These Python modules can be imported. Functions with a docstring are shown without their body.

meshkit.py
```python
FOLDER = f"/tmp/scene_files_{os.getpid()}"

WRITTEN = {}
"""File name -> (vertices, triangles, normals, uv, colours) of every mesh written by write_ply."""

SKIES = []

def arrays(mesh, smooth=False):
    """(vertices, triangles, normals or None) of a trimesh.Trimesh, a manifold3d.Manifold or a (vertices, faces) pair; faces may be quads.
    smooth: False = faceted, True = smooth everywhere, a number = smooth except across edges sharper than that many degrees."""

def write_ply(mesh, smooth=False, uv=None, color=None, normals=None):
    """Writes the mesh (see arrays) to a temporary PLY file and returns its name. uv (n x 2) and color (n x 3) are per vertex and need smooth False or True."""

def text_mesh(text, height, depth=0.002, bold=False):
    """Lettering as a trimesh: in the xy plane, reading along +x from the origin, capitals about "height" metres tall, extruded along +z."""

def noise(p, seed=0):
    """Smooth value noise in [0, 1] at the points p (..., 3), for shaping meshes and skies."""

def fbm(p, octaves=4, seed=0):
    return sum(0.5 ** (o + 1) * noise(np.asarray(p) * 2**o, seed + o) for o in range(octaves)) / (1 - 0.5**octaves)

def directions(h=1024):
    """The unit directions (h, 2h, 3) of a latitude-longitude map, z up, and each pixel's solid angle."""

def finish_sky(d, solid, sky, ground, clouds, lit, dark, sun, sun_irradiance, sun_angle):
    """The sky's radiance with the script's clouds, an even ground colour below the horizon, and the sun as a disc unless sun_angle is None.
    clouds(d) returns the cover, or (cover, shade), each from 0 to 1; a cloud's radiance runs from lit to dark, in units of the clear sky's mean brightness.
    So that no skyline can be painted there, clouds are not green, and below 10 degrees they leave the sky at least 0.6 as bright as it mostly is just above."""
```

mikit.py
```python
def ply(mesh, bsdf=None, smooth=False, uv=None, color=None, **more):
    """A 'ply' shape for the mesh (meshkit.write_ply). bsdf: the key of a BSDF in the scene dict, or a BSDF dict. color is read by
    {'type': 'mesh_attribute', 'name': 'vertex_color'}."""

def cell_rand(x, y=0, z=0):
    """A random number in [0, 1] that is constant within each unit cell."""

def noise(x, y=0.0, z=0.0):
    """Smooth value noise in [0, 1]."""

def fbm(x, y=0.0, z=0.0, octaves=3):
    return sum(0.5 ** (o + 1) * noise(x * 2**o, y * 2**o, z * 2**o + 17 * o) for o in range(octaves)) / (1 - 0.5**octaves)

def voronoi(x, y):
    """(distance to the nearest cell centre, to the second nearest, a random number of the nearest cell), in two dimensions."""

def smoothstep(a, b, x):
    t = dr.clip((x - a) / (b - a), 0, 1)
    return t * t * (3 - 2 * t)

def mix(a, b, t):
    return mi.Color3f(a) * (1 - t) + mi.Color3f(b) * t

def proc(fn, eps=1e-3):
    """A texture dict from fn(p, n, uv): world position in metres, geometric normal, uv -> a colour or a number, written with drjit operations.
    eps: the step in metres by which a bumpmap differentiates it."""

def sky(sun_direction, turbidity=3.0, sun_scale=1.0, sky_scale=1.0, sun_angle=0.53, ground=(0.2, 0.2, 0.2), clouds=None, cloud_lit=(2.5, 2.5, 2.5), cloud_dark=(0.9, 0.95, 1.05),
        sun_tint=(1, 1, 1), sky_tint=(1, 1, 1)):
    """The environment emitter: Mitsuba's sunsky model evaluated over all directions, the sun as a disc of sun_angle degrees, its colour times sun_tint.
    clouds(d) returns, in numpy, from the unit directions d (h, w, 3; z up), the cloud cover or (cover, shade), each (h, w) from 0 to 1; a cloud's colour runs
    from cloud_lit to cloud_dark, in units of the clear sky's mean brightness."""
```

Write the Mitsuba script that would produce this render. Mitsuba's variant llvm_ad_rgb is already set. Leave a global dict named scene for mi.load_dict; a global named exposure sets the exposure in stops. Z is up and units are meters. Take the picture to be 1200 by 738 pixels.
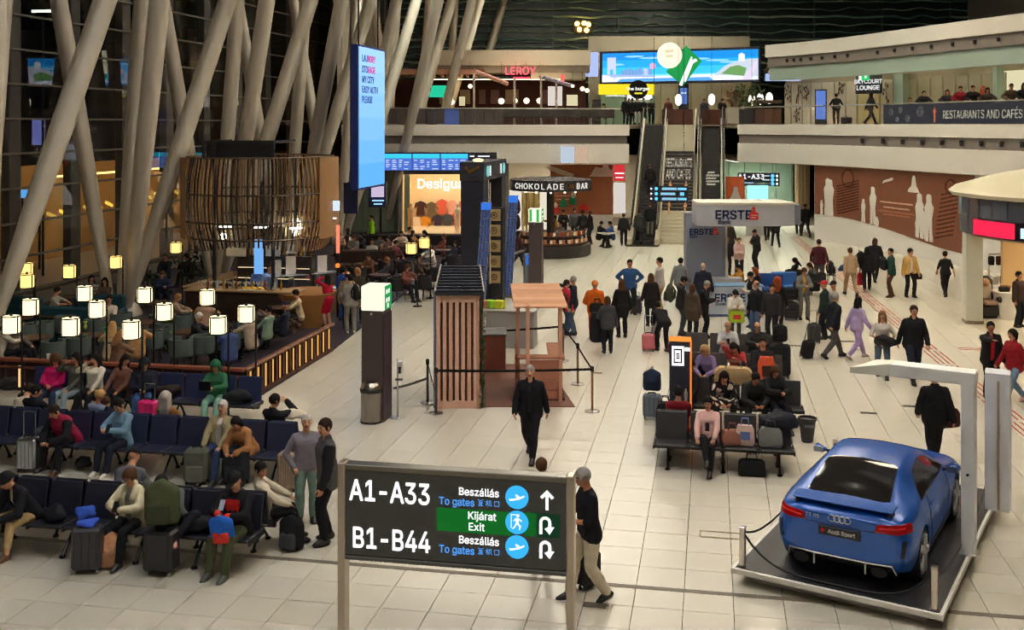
import math, random
import numpy as np, trimesh, manifold3d as m3, mitsuba as mi, mikit, meshkit
from mitsuba import ScalarTransform4f as T
rng = np.random.default_rng(7)
scene, labels = {}, {}

# ------------------------------------------------------------------ camera, light, exposure
CAM_H, FOC, HORIZON = 6.25, 1250.0, 146.0          # metres, pixels (of 1200 x 738), row of the horizon: a level camera with a lens shift
scene['camera'] = {'type': 'perspective', 'fov': math.degrees(2 * math.atan(600 / FOC)), 'fov_axis': 'x', 'near_clip': 0.1, 'far_clip': 500.0,
                   'principal_point_offset_x': 0.0, 'principal_point_offset_y': (369.0 - HORIZON) / 738.0,
                   'to_world': T().look_at(origin=[0, 0, CAM_H], target=[0, 10, CAM_H], up=[0, 0, 1])}
exposure = -1.12
scene['night'] = {'type': 'constant', 'radiance': {'type': 'rgb', 'value': [0.006, 0.0075, 0.012]}}
ADDED_ROOF_LAMPS = [  # x, y, half size x, half size y, radiance rgb: unseen lamp fields, some for front fill, added in the hall's roof (z = 15.9)
    (-2.0, 15, 2.2, 2.2, (14.5, 13.8, 12.3)), (7.0, 13, 2.2, 2.2, (14.5, 13, 10.6)), (4.5, 23, 2.2, 2.2, (18.5, 17.2, 14.6)), (15, 21, 2.2, 2.2, (22, 18, 13)),
    (-5.5, 21, 1.8, 1.8, (12, 12.6, 14.6)), (3.0, 33, 2.2, 2.2, (25, 23.6, 20.8)), (13.5, 34, 2.2, 2.2, (26, 21.5, 15.5)), (2.0, 44, 2.2, 2.2, (27, 25, 21)), (12.0, 46, 2.2, 2.2, (29, 25, 19)),
    (-9.0, 38, 1.2, 1.2, (6, 5.3, 4.2)), (-6.0, 12, 1.8, 1.8, (11, 11.4, 12.8)), (-5, 3.5, 2.2, 2.2, (22, 21, 19)), (5, 3, 2.2, 2.2, (22, 20, 17)), (-3.5, 54, 2.0, 2.0, (27, 24.6, 20.5)), (6, 57, 2.2, 2.2, (33, 30, 24)), (2, 68, 1.8, 1.8, (27, 24, 19)), (11, 71, 1.8, 1.8, (32, 29, 23))]

# ------------------------------------------------------------------ helpers
A0 = math.radians(10.65)                            # the hall's grid is turned by this against the line of sight
U = np.array([math.cos(A0), -math.sin(A0), 0]); V = np.array([math.sin(A0), math.cos(A0), 0]); HALL = -A0
def at(px, py, z=0.0):
    """The point at height z that the photograph shows at this pixel."""
    y = FOC * (CAM_H - z) / (py - HORIZON)
    return np.array([(px - 600) * y / FOC, y, z])
def dep(px, py, y):
    """The point at distance y that the photograph shows at this pixel."""
    return np.array([(px - 600) * y / FOC, y, CAM_H - (py - HORIZON) * y / FOC])
def lin(c):
    c = np.asarray(c, float) / 255.0
    return np.where(c < 0.04045, c / 12.92, ((c + 0.055) / 1.055) ** 2.4)
def TM(v, f): return trimesh.Trimesh(np.asarray(v, float), np.asarray(f), process=False)
def man2tri(m):
    q = m.to_mesh(); return TM(q.vert_properties[:, :3], q.tri_verts)
def tri2man(t): return m3.Manifold(m3.Mesh(np.asarray(t.vertices, np.float32), np.asarray(t.faces, np.uint32)))
def box(s, c=(0, 0, 0), bev=0.0):
    s = np.asarray(s, float); c = np.asarray(c, float)
    if bev <= 0:
        m = trimesh.creation.box(s); m.apply_translation(c); return m
    h = s / 2; b = min(bev, h.min() * 0.9); pts = []
    for sx in (-1, 1):
        for sy in (-1, 1):
            for sz in (-1, 1):
                p = h * (sx, sy, sz)
                for k in range(3):
                    q = p.copy()
                    for j in range(3):
                        if j != k: q[j] -= b * (sx, sy, sz)[j]
                    pts.append(q)
    m = man2tri(m3.Manifold.hull_points(np.array(pts))); m.apply_translation(c); return m
def tube(p0, p1, r0, r1=None, n=10, caps=True):
    p0, p1 = np.asarray(p0, float), np.asarray(p1, float); r1 = r0 if r1 is None else r1
    return sweep([p0, p1], [r0, r1], n)
def sweep(P, r, n=8, closed=False):
    P = np.asarray(P, float); k = len(P); r = np.broadcast_to(np.asarray(r, float), (k,))
    d = np.gradient(P, axis=0) if k > 2 else np.repeat([P[1] - P[0]], 2, 0)
    if closed: d = np.roll(P, -1, 0) - np.roll(P, 1, 0)
    d /= np.linalg.norm(d, axis=1, keepdims=True) + 1e-12
    up = np.array([0, 0, 1.0]) if abs(d[0][2]) < 0.9 else np.array([1.0, 0, 0])
    x = np.cross(d[0], up); x /= np.linalg.norm(x); v = []
    a = np.arange(n) * 2 * np.pi / n
    for i in range(k):
        x = x - d[i] * (x @ d[i]); x /= np.linalg.norm(x); y = np.cross(d[i], x)
        v.append(P[i] + r[i] * (np.cos(a)[:, None] * x + np.sin(a)[:, None] * y))
    v = np.vstack(v); f = []
    for i in range(k if closed else k - 1):
        j = (i + 1) % k
        for q in range(n):
            s = (q + 1) % n
            f += [[i * n + q, i * n + s, j * n + s], [i * n + q, j * n + s, j * n + q]]
    if not closed:
        v = np.vstack([v, P[0], P[-1]])
        for q in range(n):
            s = (q + 1) % n
            f += [[k * n, s, q], [k * n + 1, (k - 1) * n + q, (k - 1) * n + s]]
    return TM(v, f)
def lathe(prof, n=24):
    prof = np.asarray(prof, float); a = np.arange(n) * 2 * np.pi / n; k = len(prof)
    v = np.vstack([np.stack([r * np.cos(a), r * np.sin(a), np.full(n, z)], 1) for r, z in prof]); f = []
    for i in range(k - 1):
        for q in range(n):
            s = (q + 1) % n
            f += [[i * n + q, i * n + s, (i + 1) * n + s], [i * n + q, (i + 1) * n + s, (i + 1) * n + q]]
    v = np.vstack([v, [0, 0, prof[0][1]], [0, 0, prof[-1][1]]])
    for q in range(n):
        s = (q + 1) % n
        f += [[k * n, s, q], [k * n + 1, (k - 1) * n + q, (k - 1) * n + s]]
    return TM(v, f)
def prism(poly, h, z0=0.0):
    m = m3.CrossSection([np.asarray(poly, float)], m3.FillRule.NonZero).extrude(h)
    t = man2tri(m); t.apply_translation((0, 0, z0)); return t
def ball(r, c=(0, 0, 0), sub=2, s=(1, 1, 1)):
    m = trimesh.creation.icosphere(sub, r); m.apply_scale(s); m.apply_translation(c); return m
def hullof(spheres, n=10):
    """Hull of spheres [(x, y, z, r), ...] as a Manifold."""
    return m3.Manifold.batch_hull([m3.Manifold.sphere(r, n).translate((x, y, z)) for x, y, z, r in spheres])
def cat(*ms):
    ms = [m for q in ms for m in (q if isinstance(q, (list, tuple)) else [q])]
    return trimesh.util.concatenate(ms) if len(ms) > 1 else ms[0]
def mv(m, p=(0, 0, 0), rz=0.0, s=1.0, rx=0.0, ry=0.0):
    m = m.copy(); M = np.eye(4)
    if rx: M = trimesh.transformations.rotation_matrix(rx, (1, 0, 0)) @ M
    if ry: M = trimesh.transformations.rotation_matrix(ry, (0, 1, 0)) @ M
    if rz: M = trimesh.transformations.rotation_matrix(rz, (0, 0, 1)) @ M
    M[:3, :3] = M[:3, :3] * s if np.isscalar(s) else M[:3, :3] @ np.diag(s)
    M[:3, 3] = p; m.apply_transform(M); return m
def frame(p, rz=0.0, s=1.0):
    M = trimesh.transformations.rotation_matrix(rz, (0, 0, 1)); M[:3, :3] *= s; M[:3, 3] = p; return M
def sheet(xs, zs, fn):
    """A grid sheet: fn(i, j) -> point."""
    v = [fn(x, z) for z in zs for x in xs]; n = len(xs); f = []
    for j in range(len(zs) - 1):
        for i in range(n - 1):
            a = j * n + i; f += [[a, a + 1, a + n + 1], [a, a + n + 1, a + n]]
    return TM(v, f)
def text(s, h, depth=0.01, bold=False, centre=True):
    m = meshkit.text_mesh(s, h, depth, bold)
    if centre:
        b = m.bounds; m.apply_translation((-(b[0][0] + b[1][0]) / 2, -h / 2, 0))
    return m
def upright(m, p, face):
    """A mesh lying in xy with +z out, set upright at p so that it faces the direction with angle face (radians; its reading runs to the right for who looks at it)."""
    m = m.copy(); m.apply_transform(trimesh.transformations.rotation_matrix(math.pi / 2, (1, 0, 0)))      # x right, z up, faces -y
    return mv(m, p, face + math.pi / 2)

# ------------------------------------------------------------------ materials
import drjit as dr
def _paint(p, n, uv, amp):
    # a mesh's own colour travels in its uv (u = 256 red + green, v = blue, 0..255, sRGB), so that meshes of one finish can be joined; plus a faint mottle in world space
    rg, b = dr.floor(uv.x + .5), dr.floor(uv.y + .5); r = dr.floor(rg / 256.0 + 1e-4); c = mi.Color3f(r, rg - 256.0 * r, b) / 255.0
    c = dr.select(c < .04045, c / 12.92, dr.power(dr.maximum((c + .055) / 1.055, 1e-4), 2.4))
    return c * (1 + amp * (mikit.noise(p.x * 13, p.y * 13, p.z * 13) - .5)) if amp else c
def paint_matte(p, n, uv): return _paint(p, n, uv, .22)
def paint_plain(p, n, uv): return _paint(p, n, uv, 0)
def vcol(f=paint_plain): return mikit.proc(f)
def pack(c8): c8 = np.asarray(c8, float); return np.stack([c8[..., 0] * 256 + c8[..., 1], c8[..., 2]], -1)
def unlin(c): c = np.clip(np.asarray(c, float), 0, 1); return np.where(c < .0031308, 12.92 * c, 1.055 * np.maximum(c, 1e-9) ** (1 / 2.4) - .055) * 255
FIN = {'matte': dict(roughness=0.75, specular=0.25), 'satin': dict(roughness=0.42, specular=0.5), 'cloth': dict(roughness=0.8, specular=0.2), 'gloss': dict(roughness=0.07, specular=0.5), 'metal': dict(roughness=0.28, metallic=1.0),
       'chrome': dict(roughness=0.12, metallic=1.0), 'paint': dict(roughness=0.25, specular=0.6, clearcoat=1.0, clearcoat_gloss=0.98, metallic=0.25)}
for k, d in FIN.items():
    scene['mat_' + k] = {'type': 'twosided', 'b': {'type': 'principled', 'base_color': vcol(paint_matte if k == 'cloth' else paint_plain), **d}}
def mat(name, d): scene['mat_' + name] = d; return name
def pmat(name, fn, rough=0.5, spec=0.5, metallic=0.0, bump=None):
    b = {'type': 'principled', 'base_color': mikit.proc(fn), 'roughness': rough, 'specular': spec, 'metallic': metallic}
    if bump is not None: b = {'type': 'bumpmap', 'arbitrary': mikit.proc(bump), 'scale': 1.0, 'bsdf': b}
    scene['mat_' + name] = {'type': 'twosided', 'b': b}; FIN.setdefault(name, None); return name
scene['mat_glass'] = {'type': 'thindielectric', 'int_ior': 1.5}; FIN['glass'] = None

# ------------------------------------------------------------------ names
used = {}
def key_for(stem):
    n = used.get(stem, 0); used[stem] = n + 1
    return stem if n == 0 else f'{stem}_{n:03d}'
def thing(name, label, cat, group=None, kind=None):
    k = key_for(name); labels[k] = {'label': label, 'category': cat}
    if group: labels[k]['group'] = group
    if kind: labels[k]['kind'] = kind
    return k
def struct(name, label=None):
    k = key_for(name); labels[k] = {'kind': 'structure'}
    if label: labels[k]['label'] = label
    return k
def shape(mesh, col, fin='matte', smooth=30, emit=None, M=None):
    if isinstance(mesh, dict): d = dict(mesh)
    else:
        if hasattr(mesh, 'to_mesh'): mesh = man2tri(mesh)
        if FIN.get(fin) is None and emit is None or emit is not None:
            d = mikit.ply(mesh, ('mat_' + fin) if emit is None else 'mat_matte_dark', smooth=False if emit is not None else smooth)
            if emit is not None: d['emitter'] = {'type': 'area', 'radiance': {'type': 'rgb', 'value': [float(x) * (1.75 if max(emit) < 4 else 1) for x in emit]}, 'sampling_weight': 0.02}
        else:
            v, f, n = meshkit.arrays(mesh, smooth); c = np.asarray(col, float)
            if c.ndim == 1: uv = np.tile(pack(np.clip(np.round(c), 0, 255)), (len(v), 1))
            else:
                if len(c) != len(v): raise ValueError('colours')
                cols, idx, cnt = np.unique(np.clip(np.round(unlin(c)), 0, 255).astype(int), axis=0, return_inverse=True, return_counts=True); idx = idx.ravel(); rank = np.argsort(np.argsort(-cnt)); inv = np.argsort(-cnt)
                fc = rank[idx][f].max(1); u, w = np.unique(np.stack([f.ravel(), np.repeat(fc, 3)], 1), axis=0, return_inverse=True)
                v, f, uv = v[u[:, 0]], w.reshape(-1, 3), pack(cols[inv[u[:, 1]]]); n = n if n is None else n[u[:, 0]]
            d = {'type': 'ply', 'filename': meshkit.write_ply((v, f), False, uv, None, normals=n), 'face_normals': n is None, 'bsdf': {'type': 'ref', 'id': 'mat_' + fin}}
    if M is not None: d['to_world'] = T(np.asarray(M, float) @ (np.array(T(d['to_world']).matrix) if 'to_world' in d else np.eye(4)))
    return d
scene['mat_matte_dark'] = {'type': 'diffuse', 'reflectance': {'type': 'rgb', 'value': [0.02, 0.02, 0.02]}}
def part(parent, name, mesh, col=(128, 128, 128), fin='matte', smooth=30, label=None, emit=None, M=None, kind=None):
    k = key_for(parent + '__' + name); scene[k] = shape(mesh, col, fin, smooth, emit, M)
    if label or kind:
        labels[k] = {}
        if label: labels[k]['label'] = label
        if kind: labels[k]['kind'] = kind
    return k
def solo(name, mesh, col, label, cat, fin='matte', smooth=30, group=None, emit=None, M=None, kind=None):
    k = thing(name, label, cat, group, kind); scene[k] = shape(mesh, col, fin, smooth, emit, M); return k
def sstruct(name, mesh, col, fin='matte', smooth=30, label=None, emit=None, parent=None):
    if parent: return part(parent, name, mesh, col, fin, smooth, label, emit)
    k = struct(name, label); scene[k] = shape(mesh, col, fin, smooth, emit); return k
# ------------------------------------------------------------------ the hall: floor, roof, facades, mezzanines
def uv_(p): return float(p[0] * U[0] + p[1] * U[1]), float(p[0] * V[0] + p[1] * V[1])
def P(u, v, z=0.0): return U * u + V * v + np.array([0, 0, z])
def wallbox(name, u0, u1, v0, v1, z0, z1, col, fin='matte', **k):
    """A box in the hall's grid."""
    m = mv(box((u1 - u0, v1 - v0, z1 - z0), ((u0 + u1) / 2, (v0 + v1) / 2, (z0 + z1) / 2)), (0, 0, 0), HALL)
    return sstruct(name, m, col, fin, **k)
# floor: a bed, 300 tiles as parts, the farther ones as one part
FLOOR = struct('floor', 'polished pale tiled floor of the hall')
scene[FLOOR] = shape(box((90, 95, .3), (0, 38, -.165)), (96, 88, 76))
TS = .643; u0_, v0_ = uv_(at(737, 738)); _, vj = uv_(at(600, 676)); v0_ = vj + .05
tones = [(201, 195, 180), (199, 193, 177), (203, 197, 182), (200, 194, 180)]
def tile_mesh(t): 
    g = TS / 2 - .004; b = .003
    v = [(-g, -g, -.014), (g, -g, -.014), (g, g, -.014), (-g, g, -.014), (-g, -g, -b), (g, -g, -b), (g, g, -b), (-g, g, -b), (-g + b, -g + b, 0), (g - b, -g + b, 0), (g - b, g - b, 0), (-g + b, g - b, 0)]
    f = []
    for a in (0, 4):
        for i in range(4): j = (i + 1) % 4; f += [[a + i, a + j, a + 4 + j], [a + i, a + 4 + j, a + 4 + i]]
    return TM(v, f + [[8, 9, 10], [8, 10, 11]])
scene['mat_tile'] = {'type': 'twosided', 'b': {'type': 'principled', 'base_color': vcol(), 'roughness': .27, 'specular': .5}}; FIN['tile'] = {}
tile0 = tile_mesh(0); shades = [shape(tile0, c, 'tile', False) for c in tones]
cells = []
for i in range(-60, 60):
    for j in range(-40, 110):
        p = P(u0_ + (i + .5) * TS, v0_ + (j + .5) * TS)
        if p[1] > 3 and p[1] < 66 and abs(p[0]) < .5 * p[1] + 4 and p[0] > -22: cells.append((i, j, p, abs(p[0]) < .48 * p[1] + .3 and p[1] > 13.0))
near = sorted([c for c in cells if c[3]], key=lambda c: c[2][1])[:300]
nk = {(c[0], c[1]) for c in near}
for i, j, p, _ in near:
    k = key_for(FLOOR + '__tile'); scene[k] = dict(shades[(i * 7 + j * 13 + (i * j) % 5) % 4]); scene[k]['to_world'] = T(frame((p[0], p[1], 0), HALL))
rest = [c for c in cells if (c[0], c[1]) not in nk]; n = len(tile0.vertices)
base = np.asarray(mv(tile0, (0, 0, 0), HALL).vertices)
vv = np.vstack([base + c[2] * (1, 1, 0) for c in rest]); ff = np.vstack([tile0.faces + n * q for q in range(len(rest))])
part(FLOOR, 'tile_field', TM(vv, ff), tones[0], 'tile', False, kind='stuff', label='pale floor tiles farther into the hall')
# the expansion joint, a grooved metal strip
jm = [box((60, .10, .006), (0, 0, .002))] + [box((60, .012, .004), (0, y, .006)) for y in (-.03, 0, .03)]
part(FLOOR, 'expansion_joint', mv(cat(jm), P(0, vj), HALL), (120, 112, 98), 'satin', label='grooved metal expansion joint across the floor')
# the dark floor of the restaurant
rp = [P(-23.2, 24.2), P(uv_(at(288, 472))[0] + .1, uv_(at(288, 472))[1]), at(390, 411), at(510, 316), P(-9, 62), P(-23.2, 62)]
sstruct('restaurant_floor', prism([q[:2] for q in rp], .012, 0.0), (50, 45, 54), 'satin', parent=None)
# tactile guide lines: dashes of four orange-red strips across the right part of the floor
g0, g1 = at(1225, 522), at(930, 277); gd = (g1 - g0) / np.linalg.norm(g1 - g0); L = np.linalg.norm(g1 - g0); ga = math.atan2(gd[1], gd[0])
q = 0.0
while q < L - 1:
    c = g0 + gd * (q + .85)
    m = cat([box((1.6, .035, .006), (0, y, .004)) for y in (-.20, -.07, .07, .20)])
    part(FLOOR, 'guide_strip', mv(m, c, ga), (176, 84, 48), 'satin'); q += 1.78
for px, py in ((1140, 409), (1165, 409)):
    c = at(px, py); part(FLOOR, 'guide_strip', mv(cat([box((.75, .05, .006), (0, y, .004)) for y in (-.1, .1)]), c, HALL), (176, 84, 48), 'satin')
for px, py, w, col, at_ in ((1018, 484, .34, (70, 62, 52), 'beyond the blue car roof'), (1066, 476, .30, (84, 80, 74), 'left of the person in black behind the arch'), (992, 400, .45, (96, 90, 80), 'by the woman in lavender'), (697, 709, .30, (84, 76, 64), 'by the feet of the man in cream trousers'), (701, 437, .2, (120, 110, 90), 'right of the coppery barrier posts'), (930, 405, .4, (110, 100, 84), 'by the small black pulled suitcase')):
    solo('floor_socket', mv(cat(box((w, .13, .01), (0, 0, .004), .004), box((w * .5, .06, .006), (0, 0, .010))), at(px, py), HALL), col, f'small metal floor socket cover {at_}', 'floor socket', 'satin')
fr = [box((.62, .02, .008), (0, s * .12, .004)) for s in (-1, 1)] + [box((.02, .26, .008), (s * .3, 0, .004)) for s in (-1, 1)]
solo('floor_hatch', mv(cat(fr), at(844, 627), HALL), (150, 132, 104), 'thin brass framed hatch outline set into the floor tiles left of the car platform', 'hatch', 'metal')
# roof, rear and side walls (out of the picture), far slab
sstruct('ceiling', box((90, 95, .4), (0, 38, 16.2)), (170, 165, 155))
sstruct('wall_back', box((90, .3, 16), (0, -6, 8)), (150, 146, 138)); sstruct('wall_right', box((.3, 95, 16), (34, 38, 8)), (150, 146, 138))
for x, y, a, b, rad in ADDED_ROOF_LAMPS:
    k = solo('ceiling_lamp', box((2 * a, 2 * b, .08), (x, y, 15.88)), 0, 'large square lamp field in the roof above the hall', 'ceiling lamp', group='lamp fields in the roof', emit=rad); scene[k]['emitter']['sampling_weight'] = 1.0
# ---- the left glass facade: posts, transoms, single panes, and what lies beyond it in the night
FU = -23.2
WL = struct('wall_left', 'tall dark glass facade of the hall')
scene[WL] = shape(mv(box((.5, 62, .42), (FU - .1, 50, .21)), (0, 0, 0), HALL), (104, 98, 88))
vs = [36 + 3.5 * k for k in range(-4, 12)]
for v in vs: part(WL, 'post', mv(box((.35, .62, 15.2), (FU - .25, v, 8), .03), (0, 0, 0), HALL), (66, 62, 58), 'satin')
for r in range(12): part(WL, 'transom', mv(box((.12, 62, .07), (FU, 50, .55 + 1.18 * r)), (0, 0, 0), HALL), (98, 92, 84), 'satin')
pane = TM([(0, -1.72, -.57), (0, 1.72, -.57), (0, 1.72, .57), (0, -1.72, .57)], [[0, 1, 2], [0, 2, 3]]); pd = shape(pane, 0, 'glass', False)
for v in vs[:-1]:
    for r in range(11):
        k = key_for(WL + '__pane'); scene[k] = dict(pd); p = P(FU - .02, v + 1.75, .55 + 1.18 * (r + .5)); scene[k]['to_world'] = T(frame(p, HALL))
sstruct('exterior_ground', mv(box((40, 90, .2), (FU - 21, 50, -.6)), (0, 0, 0), HALL), (46, 44, 42))
sstruct('exterior_wall', mv(box((.3, 70, 5.0), (-30.5, 52, 1.9)), (0, 0, 0), HALL), (206, 160, 96), label='tan wall of a lit walkway outside the glass facade')
sstruct('exterior_block', mv(box((6, 80, 12), (-44, 60, 6)), (0, 0, 0), HALL), (38, 40, 50))
k = solo('outdoor_strip_lamp', mv(box((.10, 16, .10), (-29.2, 50, 3.9)), (0, 0, 0), HALL), 0, 'long amber strip lamp along the walkway outside the glass facade', 'strip lamp', emit=(3.4, 2.0, .55))
scene[k]['emitter']['sampling_weight'] = .3
LG = thing('lit_louvre', 'slanting yellow-lit louvre bars of the walkway outside the glass', 'louvre')
for i in range(16):
    c = P(-29.6, 41 + i * .95, 2.05 + i * .03); part(LG, 'bar', mv(box((.08, .62, .14), (0, 0, 0)), c, HALL, rx=-.35), 0, emit=(1.5, .95, .12) if i % 3 else (.7, .42, .06))
OSG = []  # reflections in the facade glass, built as glowing panels on masts outside
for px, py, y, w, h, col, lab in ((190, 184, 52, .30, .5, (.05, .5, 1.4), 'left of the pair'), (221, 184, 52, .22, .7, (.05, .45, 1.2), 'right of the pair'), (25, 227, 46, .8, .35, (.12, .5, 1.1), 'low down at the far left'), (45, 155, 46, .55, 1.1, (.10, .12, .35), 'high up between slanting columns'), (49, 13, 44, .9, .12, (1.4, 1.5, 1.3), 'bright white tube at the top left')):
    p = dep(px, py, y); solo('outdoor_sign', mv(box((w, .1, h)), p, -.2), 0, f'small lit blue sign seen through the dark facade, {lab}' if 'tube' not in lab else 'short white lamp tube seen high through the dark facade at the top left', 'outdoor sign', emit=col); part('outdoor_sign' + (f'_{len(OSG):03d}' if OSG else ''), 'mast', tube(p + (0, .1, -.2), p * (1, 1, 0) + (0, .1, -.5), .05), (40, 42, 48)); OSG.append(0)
# ---- slanting white tubular columns, four from each foot
def spindle(p0, p1, r):
    p0, p1 = np.array(p0), np.array(p1); ts = np.r_[0, .03, .08, .15, .25, .4, .6, .8, 1.0]
    return sweep([p0 + (p1 - p0) * t for t in ts], [r * x for x in (.42, .48, .6, .75, .9, 1, 1, .95, .85)], 18)
COLC = (222, 212, 194)
b0 = np.array([-12.7, 35.0, 0])
dirs = [(np.array([0, 0, 0]), (2.0, 1.0, 7.06)), (np.array([-.42, 0, 0]), (-1.75, 0, 10.3)), (np.array([-.2, .1, 0]), (.72, 0, 10)), (np.array([.12, -.1, 0]), (2.8, -5.2, 10))]
for c in range(-1, 7):
    B = b0 + 7.0 * c * np.array([.1848, .9828, 0])
    for j, (o, d) in enumerate(dirs):
        if c == 6 and j in (1, 3): continue
        d = np.array(d) * (15.95 / d[2]); r = .31 if j == 0 else .285
        w = ['leaning inwards over the hall', 'leaning out towards the glass', 'standing almost upright', 'leaning towards the camera'][j]
        solo('slanting_column', spindle(B + o, B + o + d, r), COLC, f'white tubular column {w}, from the {["nearest", "second", "third", "fourth", "fifth", "sixth", "seventh", "farthest"][c + 1]} foot along the facade', 'column', 'satin', True, group='slanting columns of the glass facade')
    solo('column_foot', mv(lathe([(.55, 0), (.55, .08), (.42, .35), (.34, .42)], 20), B), (190, 182, 168), f'round white foot of the {["nearest", "second", "third", "fourth", "fifth", "sixth", "seventh", "farthest"][c + 1]} cluster of slanting columns', 'column foot', 'satin')
# ---- the far glazed wall; wavy tubes imitate reflections of its transoms
FY = 79.0
WF = struct('wall_far', 'dark teal glazed end wall of the hall'); scene[WF] = shape(box((86, .3, 16), (0, FY + .6, 8)), (14, 24, 24), 'satin')
xs = [dep(px, 0, FY)[0] for px in (34, 111, 188, 265, 342, 419, 496, 573, 648, 725, 803, 878, 955, 1035, 1115, 1195)]
pb = {}
for i in range(len(xs) - 1):
    for r in range(8):
        z0 = 6.3 + r * 1.2; w = xs[i + 1] - xs[i]; k = round(w, 2)
        if k not in pb: pb[k] = shape(box((w - .08, .06, 1.14), (0, 0, 0), .015), (18, 40, 39), 'satin', False)
        kk = key_for(WF + '__pane'); scene[kk] = dict(pb[k]); scene[kk]['to_world'] = T(frame(((xs[i] + xs[i + 1]) / 2, FY + .3, z0 + .6)))
for i, x in enumerate(xs): part(WF, 'mullion', box((.10, .14, 9.8), (x, FY + .2, 11.1)), (58, 70, 68), 'satin')
r2 = np.random.default_rng(5)
for r in range(13):
    z = 9.2 + .56 * r
    for i in range(5, len(xs) - 1):
        t = np.linspace(0, 1, 15); a, ph, fq = r2.uniform(.02, .17), r2.uniform(0, 6.3), r2.uniform(.8, 2.1)
        pts = np.stack([xs[i] + (xs[i + 1] - xs[i]) * t, np.full(15, FY + .12), z + a * np.sin(ph + fq * 2 * np.pi * t) * np.sin(np.pi * t)], 1)
        part(WF, 'rippled_rail', sweep(pts, .05 if r % 3 else .085, 5), [(150, 184, 168), (96, 130, 120), (186, 208, 186)][(r + i) % 3], 'satin')
FL = thing('flood_lamp', 'cluster of five glowing amber lamps on the dark far wall', 'lamp')  # five glowing amber balls on a bracket
c = dep(683, 31, FY - .3); part(FL, 'bracket', box((1.3, .12, .9), c + (0, .3, 0)), (60, 50, 36))
for dx, dz in ((-.42, .2), (.1, .25), (.42, .15), (-.25, -.22), (.28, -.28)): part(FL, 'bulb', ball(.19, c + (dx, 0, dz), 2), 0, emit=(14, 8.5, 1.8))
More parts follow.
